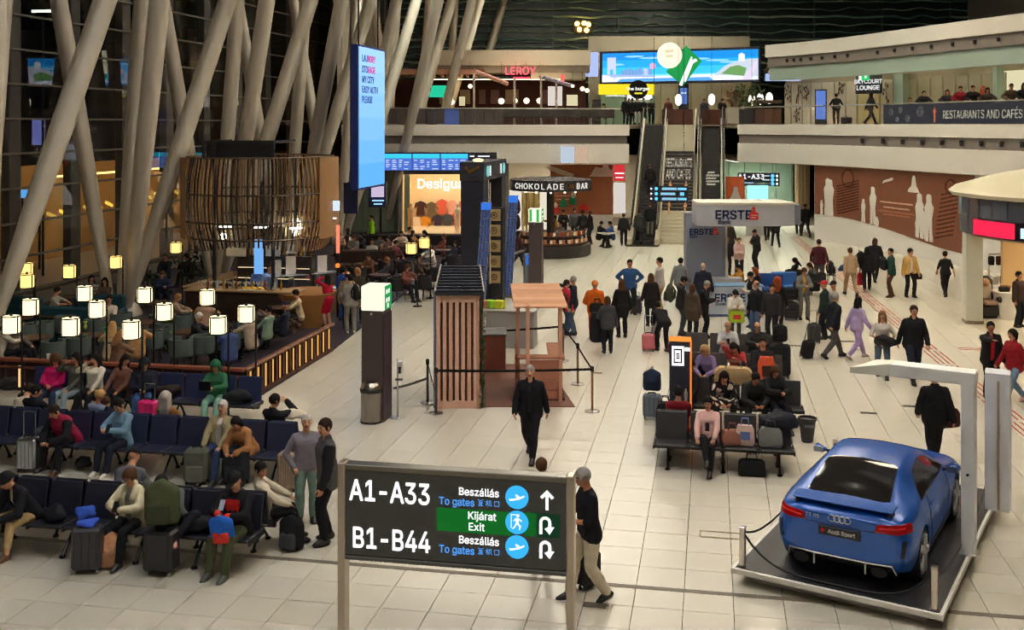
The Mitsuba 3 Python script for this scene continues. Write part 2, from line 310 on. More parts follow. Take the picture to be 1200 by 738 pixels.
# ---- the upper floor on the left and its fascia
MC = (220, 215, 206); GC = (122, 116, 110); Y0 = 60.0
UF = sstruct('floor_upper_left', box((16.2, FY - Y0, .18), (-1.5, (FY + Y0) / 2, 6.16)), (150, 140, 124))
sstruct('trim_fascia_left', cat(box((16.2, .5, .62), (-1.5, Y0 + .2, 5.94)), box((16.2, .4, 1.1), (-1.5, Y0 + .3, 4.62))), MC)
sstruct('trim_recess_left', box((16.0, .3, .56), (-1.5, Y0 + .5, 5.42)), GC)
sstruct('ceiling_under_left', box((16.2, FY - Y0 - .6, .1), (-1.5, (FY + Y0) / 2 + .3, 4.12)), (190, 184, 172))
sstruct('floor_upper_middle', box((8.2, FY - 66.5, .25), (10.2, (FY + 66.5) / 2, 6.12)), (150, 140, 124))
sstruct('wall_left_end', box((.3, 19, 9), (-9.7, 69.5, 11)), (196, 188, 172))
# shops' rear walls on the ground floor
sstruct('wall_shops_rear', box((26, .3, 4.2), (3.5, 72, 2.1)), (214, 204, 184))
# ---- the curved upper floor on the right, its fascia, balustrade and the storey above
EC = np.array([(12.9, 66.5), (13.1, 62), (14.7, 60), (16.3, 57.2), (18.0, 52.3), (19.6, 46.6), (20.9, 42.4), (22.2, 38), (23.4, 33)])
from scipy.interpolate import CubicSpline
tt = np.r_[0, np.cumsum(np.linalg.norm(np.diff(EC[1:], axis=0), axis=1))]; CS = CubicSpline(tt, EC[1:]); TL = tt[-1]
def edge(s, off=0.0):
    """A point of the right-hand edge at arc length s, moved off metres into the building."""
    p = CS(s); d = CS(s, 1); d = d / np.linalg.norm(d); nrm = np.array([-d[1], d[0]]); return p + nrm * off
def s_at(px, off=0.0):
    s = np.linspace(0, TL, 400); p = np.array([edge(q, off) for q in s]) if off else CS(s); x = 600 + FOC * p[:, 0] / p[:, 1]; return float(np.interp(px, x, s))
def band(z0, z1, off, thick, s0=0.0, s1=None, n=40):
    s1 = TL if s1 is None else s1; ss = np.linspace(s0, s1, n); v = []; f = []
    for s in ss:
        a, b = edge(s, off), edge(s, off + thick)
        v += [(*a, z0), (*a, z1), (*b, z1), (*b, z0)]
    for i in range(n - 1):
        for k in range(4):
            q, w = i * 4 + k, i * 4 + (k + 1) % 4; f += [[q, q + 4, w + 4], [q, w + 4, w]]
    f += [[0, 1, 2], [0, 2, 3]]; e = (n - 1) * 4; f += [[e, e + 2, e + 1], [e, e + 3, e + 2]]
    t = TM(v, f); t.fix_normals(); return t
def slab(z0, z1, off=0.0, s0=0.0):
    pts = [edge(s, off) for s in np.linspace(s0, TL, 40)] + [(33, 33), (33, FY)] + ([(13.1, FY)] if s0 == 0 else [(edge(s0)[0] + 4.2, FY)])
    return prism(pts, z1 - z0, z0)
sstruct('floor_upper_right', slab(6.05, 6.25, .05), (156, 146, 128))
sstruct('trim_fascia_right', cat(band(5.68, 6.27, 0, .35), band(4.1, 5.18, 0, .35)), MC)
sstruct('trim_recess_right', band(5.15, 5.70, .16, .2), GC)
for i, px in enumerate((1009, 1033, 1056, 1079, 1102, 1125, 1148, 1172, 1196)):
    s = s_at(px); p = edge(s, .05); solo('fascia_spotlight', cat(mv(lathe([(.07, 0), (.09, .2)], 12), (*p, 5.34), rx=.3), box((.05, .12, .05), (p[0], p[1] + .05, 5.42))), (34, 34, 36), 'small black spotlight in the grey recess of the right-hand fascia', 'spotlight', 'satin', group='spotlights in the lower fascia recess')
sstruct('ceiling_under_right', slab(4.05, 4.12, .3), (196, 188, 172))
S9 = s_at(898)
sstruct('trim_parapet_right', band(10.05, 10.75, -.1, .5, S9), MC); sstruct('trim_parapet_recess', band(9.52, 10.08, .12, .3, S9), GC); sstruct('trim_parapet_glass', band(8.75, 9.54, .3, .25, S9), (156, 178, 166), 'satin')
sstruct('ceiling_upper_right', slab(9.5, 9.62, .5, S9), (212, 206, 192)); sstruct('roof_upper_right', slab(10.0, 10.08, .4, S9), (150, 146, 140))
for i, px in enumerate((922, 930, 938, 950, 963, 978, 993, 1028, 1048, 1069, 1091, 1116, 1142, 1170)):
    p = edge(s_at(px, .06), .06); solo('parapet_downlight', mv(lathe([(.06, 0), (.08, .16)], 10), (*p, 9.72)), (30, 30, 34), 'small black downlight in the recess of the upper right parapet', 'downlight', 'satin', group='downlights of the upper parapet')
# the rear walls behind the right balcony: pale panels, lounge door, shop fronts
RW = struct('wall_balcony_rear', 'pale panelled wall behind the right balcony'); WO = 5.0
scene[RW] = shape(band(6.25, 9.5, WO, .3, s_at(893, WO), TL), (188, 180, 158))
cols = [(226, 216, 190), (222, 212, 186), (230, 221, 197)]
def seg(pxa, pxb, z0, z1, off, thick=.08): return band(z0, z1, off, thick, s_at(pxa, off), s_at(pxb, off), 6)
e = [905, 914, 927, 940, 950, 963, 978, 991, 1004]
for i in range(len(e) - 1): part(RW, 'panel', seg(e[i] + .6, e[i + 1] - .6, 6.27, 8.75, WO - .12), cols[i % 3], 'satin')
part(RW, 'door_panel', seg(1006, 1018, 6.27, 8.1, WO - .12), (214, 196, 140), 'satin', label='cream padded lounge door'); part(RW, 'door_panel', seg(1018.6, 1030, 6.27, 8.1, WO - .12), (218, 200, 146), 'satin')
part(RW, 'panel', seg(1032, 1046, 6.27, 8.75, WO - .12), (212, 202, 172), 'satin')
for i in range(8):
    a = 1060 + i * 15; part(RW, 'panel', seg(a + .4, a + 14.6, 6.27, 8.75, WO - .1), (160, 152, 124) if i < 7 else (200, 188, 150), 'satin')
part(RW, 'pillar', seg(1047, 1058, 6.27, 9.0, WO - .5, .4), (158, 182, 168), 'satin', label='pale green glazed pillar'); part(RW, 'pillar', seg(1163, 1168, 6.27, 9.0, WO - .6, .4), (158, 182, 168), 'satin')
part(RW, 'lit_panel', seg(1168, 1215, 7.6, 8.8, WO - .1), 0, emit=(.92, .84, .52), label='lit cream shop panel'); part(RW, 'lit_panel', seg(1168, 1215, 6.3, 7.5, WO - .1), 0, emit=(.95, .85, .5))
rr = np.random.default_rng(3)
def twig(p, h, face, seed):
    r = np.random.default_rng(seed); ms = []
    for i in range(9):
        c = np.array([r.uniform(-.28, .28), 0, h * (.1 + .1 * i)]); a = r.uniform(-.8, .8)
        l = mv(ball(.11, (0, 0, 0), 1, (.45, .2, 1)), c, ry=a); ms.append(l)
    ms.append(sweep([(0, .02, 0), (.08, .02, h * .5), (-.04, .02, h)], .015, 5)); return mv(cat(ms), p, face)
for px, z, h in ((923, 7.6, 1.1), (935, 7.5, 1.2), (945, 7.7, .9), (1038, 6.5, 2.1), (986, 8.0, .7), (934, 6.4, .9)):
    p = edge(s_at(px, WO - .2), WO - .2); solo('wall_vine_decal', twig((*p, z), h, -1.2, int(px)), (70, 56, 44) if px != 1038 else (44, 38, 34), f'dark painted leaf spray on the pale balcony wall, {"beside the lounge door" if px == 1038 else "left of the blue totem" if px < 955 else "above the standing man"}', 'wall decoration', group='leaf sprays on the balcony wall')
# lamps added in the storey's ceiling to brighten the balcony wall
for px in (935, 985, 1040, 1100, 1165):
    p = edge(s_at(px, 2.4), 2.4); k = solo('balcony_ceiling_lamp', mv(box((1.8, .5, .06)), (*p, 9.45), -1.1), 0, 'flat white lamp in the ceiling above the right balcony', 'ceiling lamp', group='lamps above the balcony', emit=(44, 40, 31)); scene[k]['emitter']['sampling_weight'] = .8
# balustrade: glass panes, handrail, and the printed banner at the right
BR = thing('balustrade', 'glass balustrade with steel handrail along the right balcony', 'balustrade')
s_b = s_at(1034); ss = np.linspace(.3, s_b, 12)
for i in range(11):
    a, b = edge(ss[i] + .02, .12), edge(ss[i + 1] - .02, .12)
    part(BR, 'pane', TM([(*a, 6.3), (*b, 6.3), (*b, 7.2), (*a, 7.2)], [[0, 1, 2], [0, 2, 3]]), 0, 'glass', False)
part(BR, 'handrail', sweep([(*edge(s, .12), 7.25) for s in np.linspace(.2, TL, 50)], .035, 8), (190, 190, 184), 'metal', True)
BN = thing('banner', 'long dark blue banner with hand-lettered white writing on the right balcony', 'banner')
part(BN, 'panel', band(6.28, 7.2, .06, .03, s_b, TL, 24), (44, 50, 66), 'matte')
def bend(m, s0, zc, off, sc=1.0):
    v = np.array(m.vertices); d = []
    for x, y, z in v:
        s = s0 + x * sc; p = edge(s, off - z); d.append((*p, zc + y))
    return TM(d, m.faces)
ta = text('RESTAURANTS AND CAFÉS', .36, .015); w = ta.bounds[1][0] - ta.bounds[0][0]
sA, sB = s_at(1104), s_at(1197); part(BN, 'lettering', bend(ta, (sA + sB) / 2, 6.70, .058, (sB - sA) / w), (222, 222, 220), smooth=False)
arrow = cat(prism([(-.13, 0), (0, .3), (.13, 0), (.05, 0), (.05, -.42), (-.05, -.42), (-.05, 0)], .012)); part(BN, 'arrow', bend(arrow, s_at(1094), 6.78, .058), (206, 116, 84), smooth=False, label='orange upward arrow')
for px, z, r in ((1043, 6.85, .16), (1054, 6.95, .14), (1062, 6.55, .17), (1077, 6.85, .24), (1050, 6.5, .12)):
    ring = cat([mv(trimesh.creation.torus(r * q, .012, 20, 5), (0, 0, 0)) for q in (1, .72, .45)] + [box((r * 1.5, .016, .012), (0, 0, 0))]); part(BN, 'drawing', bend(ring, s_at(px), z, .062), (128, 130, 138), smooth=False, label='chalk drawing of round food')
# ---- the mural wall under the right balcony: white skirt, brown mural with white figures
SK = struct('wall_mural', 'curved wall with a brown mural over a white sweeping skirt'); MO = .32
scene[SK] = shape(band(0, 4.1, MO + .12, .2, s_at(947), s_at(1240), 40), (226, 222, 214))
sa, sb = s_at(948), s_at(1133)
def low(s):
    t = (s - sa) / (sb - sa); return float(np.interp(t, [0, .1, .25, .5, .8, 1], [1.42, 1.42, 1.36, 1.1, .66, .5]))
ss = np.linspace(sa, sb, 60); mv_ = []; mf = []
for s in ss: p = edge(s, MO + .08); mv_ += [(*p, low(s)), (*p, 4.06)]
for i in range(59): a = 2 * i; mf += [[a, a + 2, a + 3], [a, a + 3, a + 1]]
k = part(SK, 'mural', TM(mv_, mf), (116, 70, 50), 'satin', False, label='brown mural panel')
def fig(pts, px, zb, h, col=(222, 216, 208), lab=None):
    """A flat printed figure on the mural: an outline in units of its height."""
    m = prism(np.array(pts) * h, .012); mm = bend(m, s_at(px), zb, MO + .075); part(SK, 'figure', mm, col, smooth=False, label=lab)
PERSON = [(-.12, 0), (-.02, 0), (0, .35), (.02, 0), (.13, 0), (.10, .45), (.16, .72), (.09, .82), (.08, .97), (0, 1), (-.08, .97), (-.08, .82), (-.15, .7), (-.11, .4)]
for px, zb, h in ((963, 1.4, 2.0), (966, 1.4, 1.95), (956, 1.4, .8), (1004, 1.3, 1.2), (1015, 1.25, 1.9), (1019, 1.15, .55), (1069, .95, 2.1), (1074, .92, 1.3), (1080, .85, 2.2), (1066, 1.0, .9), (1124, .55, 2.4), (1127, .55, 1.2)):
    fig(PERSON if h > .6 else [(0, 0), (.3, .1), (.4, .5), (.1, 1), (-.3, .8), (-.4, .3)], px, zb, h)
fig([(-.6, 0), (.6, 0), (.45, .25), (.3, .4), (.18, 1), (0, 1.1), (-.12, .9), (-.2, .4), (-.5, .2)], 1062, 3.05, .75, lab='white bell shape'); fig([(-.8, 0), (.8, .35), (.75, .6), (-.5, .3)], 1032, 3.35, .55)
def bag(px, z0, z1, wpx, lean):
    for i in range(11):
        z = z0 + (z1 - z0) * i / 10; m = box((s_at(px + wpx) - s_at(px - wpx), .07, .012)); m.apply_transform(trimesh.transformations.rotation_matrix(.22, (0, 0, 1)))
        part(SK, 'text_line', bend(m, s_at(px + lean * i / 10), z, MO + .076), (74, 38, 26), smooth=False)
    m = trimesh.creation.torus((s_at(px + wpx * .5) - s_at(px - wpx * .5)) * .5, .03, 20, 5); part(SK, 'bag_handle', bend(m, s_at(px + lean), z1 + .25, MO + .076), (74, 38, 26), smooth=False)
bag(986, 1.75, 3.2, 13, 0); bag(1097, 1.2, 3.2, 11, 8)
for z, w, c in ((2.45, 19, (190, 150, 130)), (2.2, 15, (186, 148, 128)), (2.0, 21, (150, 96, 72)), (1.85, 15, (150, 96, 72))):
    part(SK, 'text_line', bend(box((s_at(1040 + w) - s_at(1040 - w), .08, .012)), s_at(1042), z, MO + .076), c, smooth=False)
# ------------------------------------------------------------------ stairs, escalators, upper restaurants, shop fronts, hanging signs
def vline(p, z1, r=.012): return tube(p, (p[0], p[1], z1), r, r, 6)
def escalator(x0, label):
    """An escalator from the lower landing at (x0, 55) up along V to the upper floor."""
    k = thing('escalator', label, 'escalator'); W = 1.15; B = np.array([x0, 55.0, 0]); rise, run, l0, l1 = 6.25, 10.4, 1.2, 1.0
    q = lambda s, u, z: B + V * s + U * u + np.array([0, 0, z])
    n = 40; step = shape(mv(cat(box((W - .1, .36, .17), (0, 0, -.085)), [box((.02, .36, .012), (x, 0, .006)) for x in np.linspace(-.5, .5, 9)]), (0, 0, 0), HALL), (44, 42, 42), 'satin')
    for i in range(n):
        kk = key_for(k + '__step'); scene[kk] = dict(step); p = q(l0 + (i + .5) * run / n, 0, (i + .8) * rise / n); scene[kk]['to_world'] = T(frame(p))
    part(k, 'landing', mv(box((W + .5, l0 + .4, .06), (0, 0, 0)), q(l0 / 2 - .2, 0, .03), HALL), (88, 84, 78), 'metal'); part(k, 'landing', mv(box((W + .5, 1.4, .06), (0, 0, 0)), q(l0 + run + .7, 0, 6.25), HALL), (88, 84, 78), 'metal')
    for s in (-1, 1):
        a = s * (W / 2 + .12)
        pts = [(.0, .9), (.35, 1.0), (l0, 1.0), (l0 + run, rise + 1.0), (l0 + run + 1.0, rise + 1.0), (l0 + run + 1.3, rise + .85)]
        part(k, 'handrail', sweep([q(x, a, z) for x, z in pts], .055, 8), (20, 20, 22), 'satin', True)
        sk = [(0, 0), (0, .35), (l0 - .1, .42), (l0 + run, rise + .40), (l0 + run + 1.2, rise + .35), (l0 + run + 1.2, rise - .7), (l0 + run, rise - .7), (l0 + .5, 0)]
        m = prism(sk, .22); m.apply_transform(trimesh.transformations.rotation_matrix(math.pi / 2, (1, 0, 0))); m = mv(m, (0, 0, 0), math.pi / 2); m.apply_translation((-.11, 0, 0))
        part(k, 'skirt', mv(m, q(0, a + .0, 0), HALL), (206, 198, 170), 'satin')
        gl = [q(.3, a, .4), q(l0, a, .42), q(l0 + run, a, rise + .4), q(l0 + run + 1, a, rise + .4)]; gu = [q(.3, a, .95), q(l0, a, .96), q(l0 + run, a, rise + .96), q(l0 + run + 1, a, rise + .96)]
        part(k, 'glass_side', TM(gl + gu, [f for i in range(3) for f in ([i, i + 1, i + 5], [i, i + 5, i + 4])]), 0, 'glass', False)
    return k
escalator(6.75, 'left escalator with people riding up to the upper floor'); escalator(10.25, 'right escalator behind the bank kiosk, with a white print on its lower steps')
SP = dep(834, 212, 57.0)
ST = thing('staircase', 'wide staircase between the two escalators with lettering on its dark risers', 'staircase')
SB = np.array([8.5, 55.6, 0]); nst = 36
for i in range(nst):
    z = 6.25 * (i + 1) / nst; c = SB + V * (i * .29 + .15); dark = 9 <= i <= 26
    part(ST, 'step', mv(box((1.72, .31, .19), (0, 0, 0)), c + (0, 0, z - .095), HALL), (196, 190, 168) if not dark else (104, 98, 92), 'satin')
    if dark: part(ST, 'riser', mv(box((1.70, .012, .13), (0, 0, 0)), c + (0, 0, z - .10) - V * .165, HALL), (40, 36, 36), 'satin')
def on_stair(m, i0, x=0.0, col=(236, 232, 224)):
    v = np.array(m.vertices); d = 6.25 / nst; out = []
    for a, b, c in v:
        s = i0 + b / d; p = SB + V * (s * .29 - .24) + U * (x + a); out.append((p[0], p[1], s * d))
    part(ST, 'lettering', TM(out, m.faces), col, smooth=False)
for tx, i0, w in (('RESTAURANTS', 23.2, 1.5), ('AND CAFES', 19.8, 1.4)):
    t = text(tx, .48, .01, True); t.apply_scale((w / (t.bounds[1][0] - t.bounds[0][0]), 1, 1)); on_stair(t, i0)
for x in (-.42, .45):
    for i0 in (16, 10): on_stair(prism([(-.05, -.3), (.05, -.3), (.05, .05), (.12, .05), (0, .3), (-.12, .05), (-.05, .05)], .01), i0, x, (196, 140, 90))
for s in (-1, 1): part(ST, 'handrail', sweep([SB + U * s * .9 + V * x + (0, 0, z + .95) for x, z in ((0, .1), (10.4, 6.25), (11.4, 6.25))], .03, 6), (170, 166, 156), 'metal', True)
sstruct('floor_under_stairs', mv(box((7.6, 2.0, .1), (0, 0, 0)), SB + V * 11.4 + (.2, 0, 6.2), HALL), (150, 140, 124))
# print on the lower right escalator
for i, w_ in ((18, .5), (19, .75), (20, .6), (21, .75), (22, .4)): part('escalator_001', 'white_print', mv(box((w_, .014, .11), (.1 * (i % 2), 0, 0)), np.array([10.25, 55.0, 0]) + V * (1.2 + i * .26 - .055) + (0, 0, (i + .8) * 6.25 / 40 - .08), HALL), (226, 224, 220), 'satin')
SG = thing('lit_direction_sign', 'hanging sign of lit blue pictograms across the foot of the stairs', 'sign')
c = dep(784, 227, 51.0); part(SG, 'board', mv(box((1.80, .12, .74)), c, HALL), (16, 20, 30), 'satin')
for r in range(3):
    for x, w, col in ((-.84, .10, (1.6, 1.6, 1.6)), (-.60, .17, (.15, 1.0, 1.8)), (-.05 if r % 2 else .02, .7, (.35, .75, 1.0)), (.62, .42 if r != 1 else .2, (.25, .85, 1.3))):
        m = box((w, .02, .12 if w > .25 else .16)) if w > .18 else mv(lathe([(w * .5, 0), (w * .5, .02)], 14), (0, 0, 0), rx=math.pi / 2)
        part(SG, 'pictogram', mv(m, c + U * x - V * .075 + (0, 0, .24 - .24 * r), HALL), 0, emit=col)
for x in (-.7, .7): part(SG, 'rod', vline(c + U * x + (0, 0, .35), 16), (60, 60, 62), 'metal')
SG = thing('gate_sign', 'black hanging sign reading A1-A33 above the bank kiosk', 'sign'); c = dep(889, 210, 62.6); q_ = 1.16
gz = lambda name, m, x, z, off=.075, **k: part(SG, name, mv(m, c + U * x * q_ - V * off + (0, 0, z * q_), HALL, q_), **k)
gz('board', box((2.05, .12, .66)), 0, 0, 0, col=(14, 16, 22), fin='satin')
t = upright(text('A1-A33', .28, .02, True), c - U * .44 - V * .085 + (0, 0, .16), -math.pi / 2 + HALL); part(SG, 'lettering', t, 0, emit=(1.5, 1.5, 1.5))
for z, col in ((.18, (.2, .9, 1.6)), (-.02, (.2, .9, 1.6)), (-.22, (.2, .9, 1.6))):
    gz('pictogram', mv(lathe([(.10, 0), (.10, .02)], 14), (0, 0, 0), rx=math.pi / 2), .68, z, emit=col); gz('pictogram', box((.10, .02, .12)), .90, z, emit=(1.5, 1.5, 1.5)); gz('text_line', box((.36, .02, .06)), .36, z, emit=(.8, .9, 1.0))
gz('exit_field', box((.26, .02, .12)), .20, -.22, emit=(.02, .35, .12)); gz('text_line', box((.6, .02, .10)), -.55, -.20, emit=(.25, .55, .9))
for x in (-.8, .8): part(SG, 'rod', vline(c + U * x + (0, 0, .3), 4.1), (60, 60, 62), 'metal')
# --- below the right-hand upper floor, behind the bank kiosk
def front(name, pxa, pxb, ya, yb, y, col, label=None, cat_='panel', emit=None, fin='satin', d=.12, parent=None, **k):
    """An upright panel seen between two pixel columns and rows at distance y."""
    a, b = dep(pxa, ya, y), dep(pxb, yb, y); z1, z0 = a[2], b[2]; m = box((b[0] - a[0], d, z1 - z0), ((a[0] + b[0]) / 2, y, (z0 + z1) / 2))
    if parent: return part(parent, name, m, col, fin, emit=emit, label=label, **k)
    return solo(name, m, col, label, cat_, fin, emit=emit, **k)
GW = struct('wall_glass_rear', 'pale green glass front behind the bank kiosk'); scene[GW] = shape(box((5.4, .2, 4.1), (16.0, 71, 2.05)), (150, 176, 156), 'satin')
for i in range(5): part(GW, 'pane', box((.98, .06, 3.9), (13.85 + 1.05 * i, 70.8, 2.05)), (176, 206, 184), 'gloss')
k = solo('under_floor_lamp', box((4.2, 5, .04), (15.6, 66.5, 4.02)), 0, 'large flat lamp panel under the right-hand upper floor behind the bank kiosk', 'ceiling lamp', emit=(11, 11.3, 9.4)); scene[k]['emitter']['sampling_weight'] = .7  # lamp panel added to brighten the glass front behind the kiosk
k = solo('under_floor_lamp', box((6.0, 4, .04), (3.2, 67.5, 4.04)), 0, 'large flat lamp panel under the left-hand upper floor behind the sweets counter', 'ceiling lamp', emit=(11, 10, 8)); scene[k]['emitter']['sampling_weight'] = .7  # lamp panel added to brighten the walls behind the sweets counter
k = front('orange_poster', 850.5, 872, 207, 262, 62, (214, 92, 30), 'tall orange poster left of the lit blue screen behind the bank kiosk', 'poster')
fig_ = dep(862, 235, 61.9); part(k, 'figure', mv(prism([(-.3, -.9), (.3, -.9), (.32, .1), (.15, .5), (.1, .8), (-.1, .8), (-.15, .5), (-.35, .1)], .02), fig_, rx=math.pi / 2), (232, 214, 200), label='white printed figure')
k = front('info_screen', 876, 900, 217, 234, 60, 0, 'bright pale blue screen under the A1-A33 sign', 'screen', emit=(.55, 1.25, 1.45)); part(k, 'frame', cat([box((1.5, .2, .06), (dep(888, 0, 60)[0], 60.05, dep(888, y, 60)[2])) for y in (215.5, 236)]), (150, 150, 148), 'metal')
front('stand', 874, 902, 236.5, 285, 60, (188, 190, 188), parent=k)
k = front('gold_column', 933.5, 946.5, 192, 262, 62, (196, 168, 124), 'tall slatted gold and silver column left of the brown mural', 'column', d=.9)
for i in range(6): part(k, 'slat', tube(dep(934.5 + 2.2 * i, 193, 61.4), dep(934.5 + 2.2 * i, 262, 61.4), .035), [(232, 210, 172), (200, 172, 130)][i % 2], 'satin')
# --- below the left-hand upper floor
front('wall_screen', 657, 673, 171.5, 191, 59.6, 0, 'pale flat screen hanging on the fascia above the brown mural', 'screen', emit=(.62, .72, .85)); front('wall_screen', 673.5, 688, 171.5, 191, 59.6, 0, 'small screen with orange picture beside the pale screen above the brown mural', 'screen', emit=(.7, .5, .35))
k = front('brown_mural', 645, 718, 193, 268, 63.5, (150, 92, 62), 'brown mural wall behind the round chocolate counter', 'mural wall', fin='matte')
for i in range(5): front('text_line', 652, 672 - i, 229 + 4 * i, 230 + 4 * i, 63.4, (206, 170, 146) if i < 2 else (120, 66, 44), None, parent=k, d=.03)
for px, py, h, col in ((651, 250, .5, (178, 40, 40)), (660, 243, .55, (36, 110, 74)), (671, 240, .6, (32, 116, 76)), (682, 249, .5, (190, 44, 44)), (687, 247, .4, (200, 60, 50)), (651, 243, .3, (214, 206, 196)), (672, 232, .4, (214, 206, 196))):
    part(k, 'figure', mv(prism([(-.25 * h, 0), (.25 * h, 0), (.4 * h, .5 * h), (.1 * h, h), (-.1 * h, h), (-.4 * h, .5 * h)], .03), dep(px, py, 63.4), rx=math.pi / 2), col, smooth=False)
part(k, 'figure', mv(prism([(-.9, 0), (.9, 0), (.6, .5), (.35, .4), (.1, 1.0), (-.15, .5), (-.5, .6)], .03), dep(708, 207, 63.4), rx=math.pi / 2), (214, 200, 188), smooth=False); part(k, 'figure', mv(prism([(-.9, .3), (-.5, .4), (.9, -.1), (.8, -.3), (0, -.1)], .03), dep(655, 202, 63.4), rx=math.pi / 2), (206, 190, 176), smooth=False)
part(k, 'skirt', cat(box((3.7, .2, .9), (dep(682, 0, 63.5)[0], 63.4, .45))), (214, 208, 198), 'satin')
k = front('striped_column', 612, 632, 225, 262, 61, (206, 178, 112), 'gold striped column behind the green-lit totem', 'column', d=.9)
for i in range(5): part(k, 'slat', tube(dep(613 + 4.2 * i, 225.5, 60.5), dep(613 + 4.2 * i, 270, 60.5), .05), [(232, 210, 150), (164, 132, 76)][i % 2], 'satin')
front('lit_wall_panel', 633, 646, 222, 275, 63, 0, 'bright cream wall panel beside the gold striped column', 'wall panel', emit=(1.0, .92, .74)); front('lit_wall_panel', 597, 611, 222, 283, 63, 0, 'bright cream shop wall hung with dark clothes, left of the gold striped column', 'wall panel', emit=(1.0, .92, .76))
for px, py in ((604, 238), (604, 256), (600, 249)): solo('hanging_jacket', man2tri(hullof([(*(dep(px, py, 62.5)), .28), (*(dep(px, py + 8, 62.5)), .30)], 8)), (58, 40, 36), 'dark jacket hanging on the bright shop wall left of the gold column', 'jacket', group='jackets on the bright shop wall')
k = front('red_shop_sign', 719, 732, 193, 212, 62, 0, 'red lit shop sign left of the left escalator', 'sign', emit=(.8, .04, .05)); part(k, 'lettering', box((.55, .04, .10), dep(726, 203, 61.9)), 0, emit=(1.2, 1.1, 1.1)); part(k, 'lettering', box((.45, .04, .07), dep(726, 208, 61.9)), 0, emit=(1.2, 1.1, 1.1))
front('bright_shop_window', 719, 733, 214, 250, 62.5, 0, 'bright shop window left of the left escalator', 'shop window', emit=(.85, .78, .72)); front('red_shelf', 800, 806, 193, 240, 62, (206, 70, 40), 'narrow orange red shelf between stairs and right escalator', 'shelf')
# departure board
DB = thing('departure_board', 'row of three bright blue departure screens under the left-hand upper floor', 'departure board'); yb = 59.5
front('housing', 449, 582, 178.6, 200.5, yb + .12, (20, 22, 30), None, parent=DB)
rb = np.random.default_rng(11)
for i in range(3):
    a = 450.5 + i * 33; front('screen', a, a + 32, 180, 199.5, yb, 0, None, parent=DB, emit=(.10, .22, .85)); front('header', a + .3, a + 31.6, 180.3, 185.5, yb - .06, 0, None, parent=DB, emit=(.05, .85, 1.1), d=.04)
    for c0, c1 in ((1.5, 7), (9, 15), (17, 21), (23, 30.5)):
        for r in range(5):
            if rb.random() < .8: front('text_line', a + c0, a + c0 + (c1 - c0) * rb.uniform(.6, 1), 187 + r * 2.5, 188.3 + r * 2.5, yb - .06, 0, None, parent=DB, emit=(.7, .85, 1.15), d=.04)
for a, b in ((550.5, 556), (560, 574)): front('text_line', a, b, 182, 184, yb + .03, 0, None, parent=DB, emit=(.9, .95, 1))
# clothes shop
SH = thing('clothes_shop', 'brightly lit clothes shop with a white lettered sign, under the left-hand upper floor', 'shop')
xa, xb = dep(471, 0, 61)[0], dep(592, 0, 61)[0]
part(SH, 'rear_wall', box((xb - xa, .1, 3.5), ((xa + xb) / 2, 66, 1.75)), (242, 214, 166)); part(SH, 'shop_floor', box((xb - xa, 5, .03), ((xa + xb) / 2, 63.5, .02)), (206, 186, 150), 'satin')
part(SH, 'side_wall', box((.1, 5, 3.5), (xa, 63.5, 1.75)), (236, 208, 160)); part(SH, 'side_wall', box((.1, 5, 3.5), (xb, 63.5, 1.75)), (236, 208, 160)); k = part(SH, 'ceiling_lamp', box((xb - xa - .4, 3.6, .05), ((xa + xb) / 2, 63.4, 3.45)), 0, emit=(6.5, 5.8, 4.6)); scene[k]['emitter']['sampling_weight'] = .5
part(SH, 'frame', cat(box((xb - xa + .4, .25, .75), ((xa + xb) / 2, 61, 3.8)), box((.22, .25, 3.6), (xa - .1, 61, 1.8)), box((.22, .25, 3.6), (xb + .1, 61, 1.8))), (120, 116, 106), 'satin')
t = text('Desigual', .52, .04, True); part(SH, 'lettering', upright(t, dep(519, 215, 60.9), -math.pi / 2), 0, emit=(2.6, 2.5, 2.3))
rg = np.random.default_rng(4)
def garment(p, col, dress=0, lab=''):
    w = .26; m = prism([(-w, -.75 - .35 * dress), (w, -.75 - .35 * dress), (w * .8, -.2), (w * 1.5, -.35), (w * 1.25, .0), (.1, .12), (-.1, .12), (-w * 1.25, 0), (-w * 1.5, -.35), (-w * .8, -.2)], .16); m = mv(m, p, rx=math.pi / 2)
    kk = solo('hanging_garment', m, col, f'{lab} hanging on the rear wall of the lit clothes shop', 'garment', smooth=False)
    part(kk, 'hanger', sweep([p + (-.25, -.08, .02), p + (0, -.08, .16), p + (.25, -.08, .02)], .012, 5), (150, 140, 130), 'metal')
for px, py, col, d, lab in ((493, 238, (70, 44, 40), 0, 'dark brown jacket'), (506, 239, (104, 88, 66), 0, 'olive patterned top'), (518, 236, (206, 92, 70), 0, 'coral red top'), (530, 237, (214, 150, 128), 0, 'pale pink patterned top'), (498, 256, (214, 140, 40), 1, 'mustard yellow dress'), (513, 254, (60, 50, 64), 1, 'dark violet dress'), (525, 253, (70, 70, 74), 1, 'grey patterned dress'), (489, 256, (226, 210, 186), 1, 'cream dress'), (537, 250, (200, 60, 50), 1, 'bright red dress'), (542, 238, (180, 110, 90), 0, 'dusty rose top')):
    garment(dep(px, py, 65.6), col, d, lab)
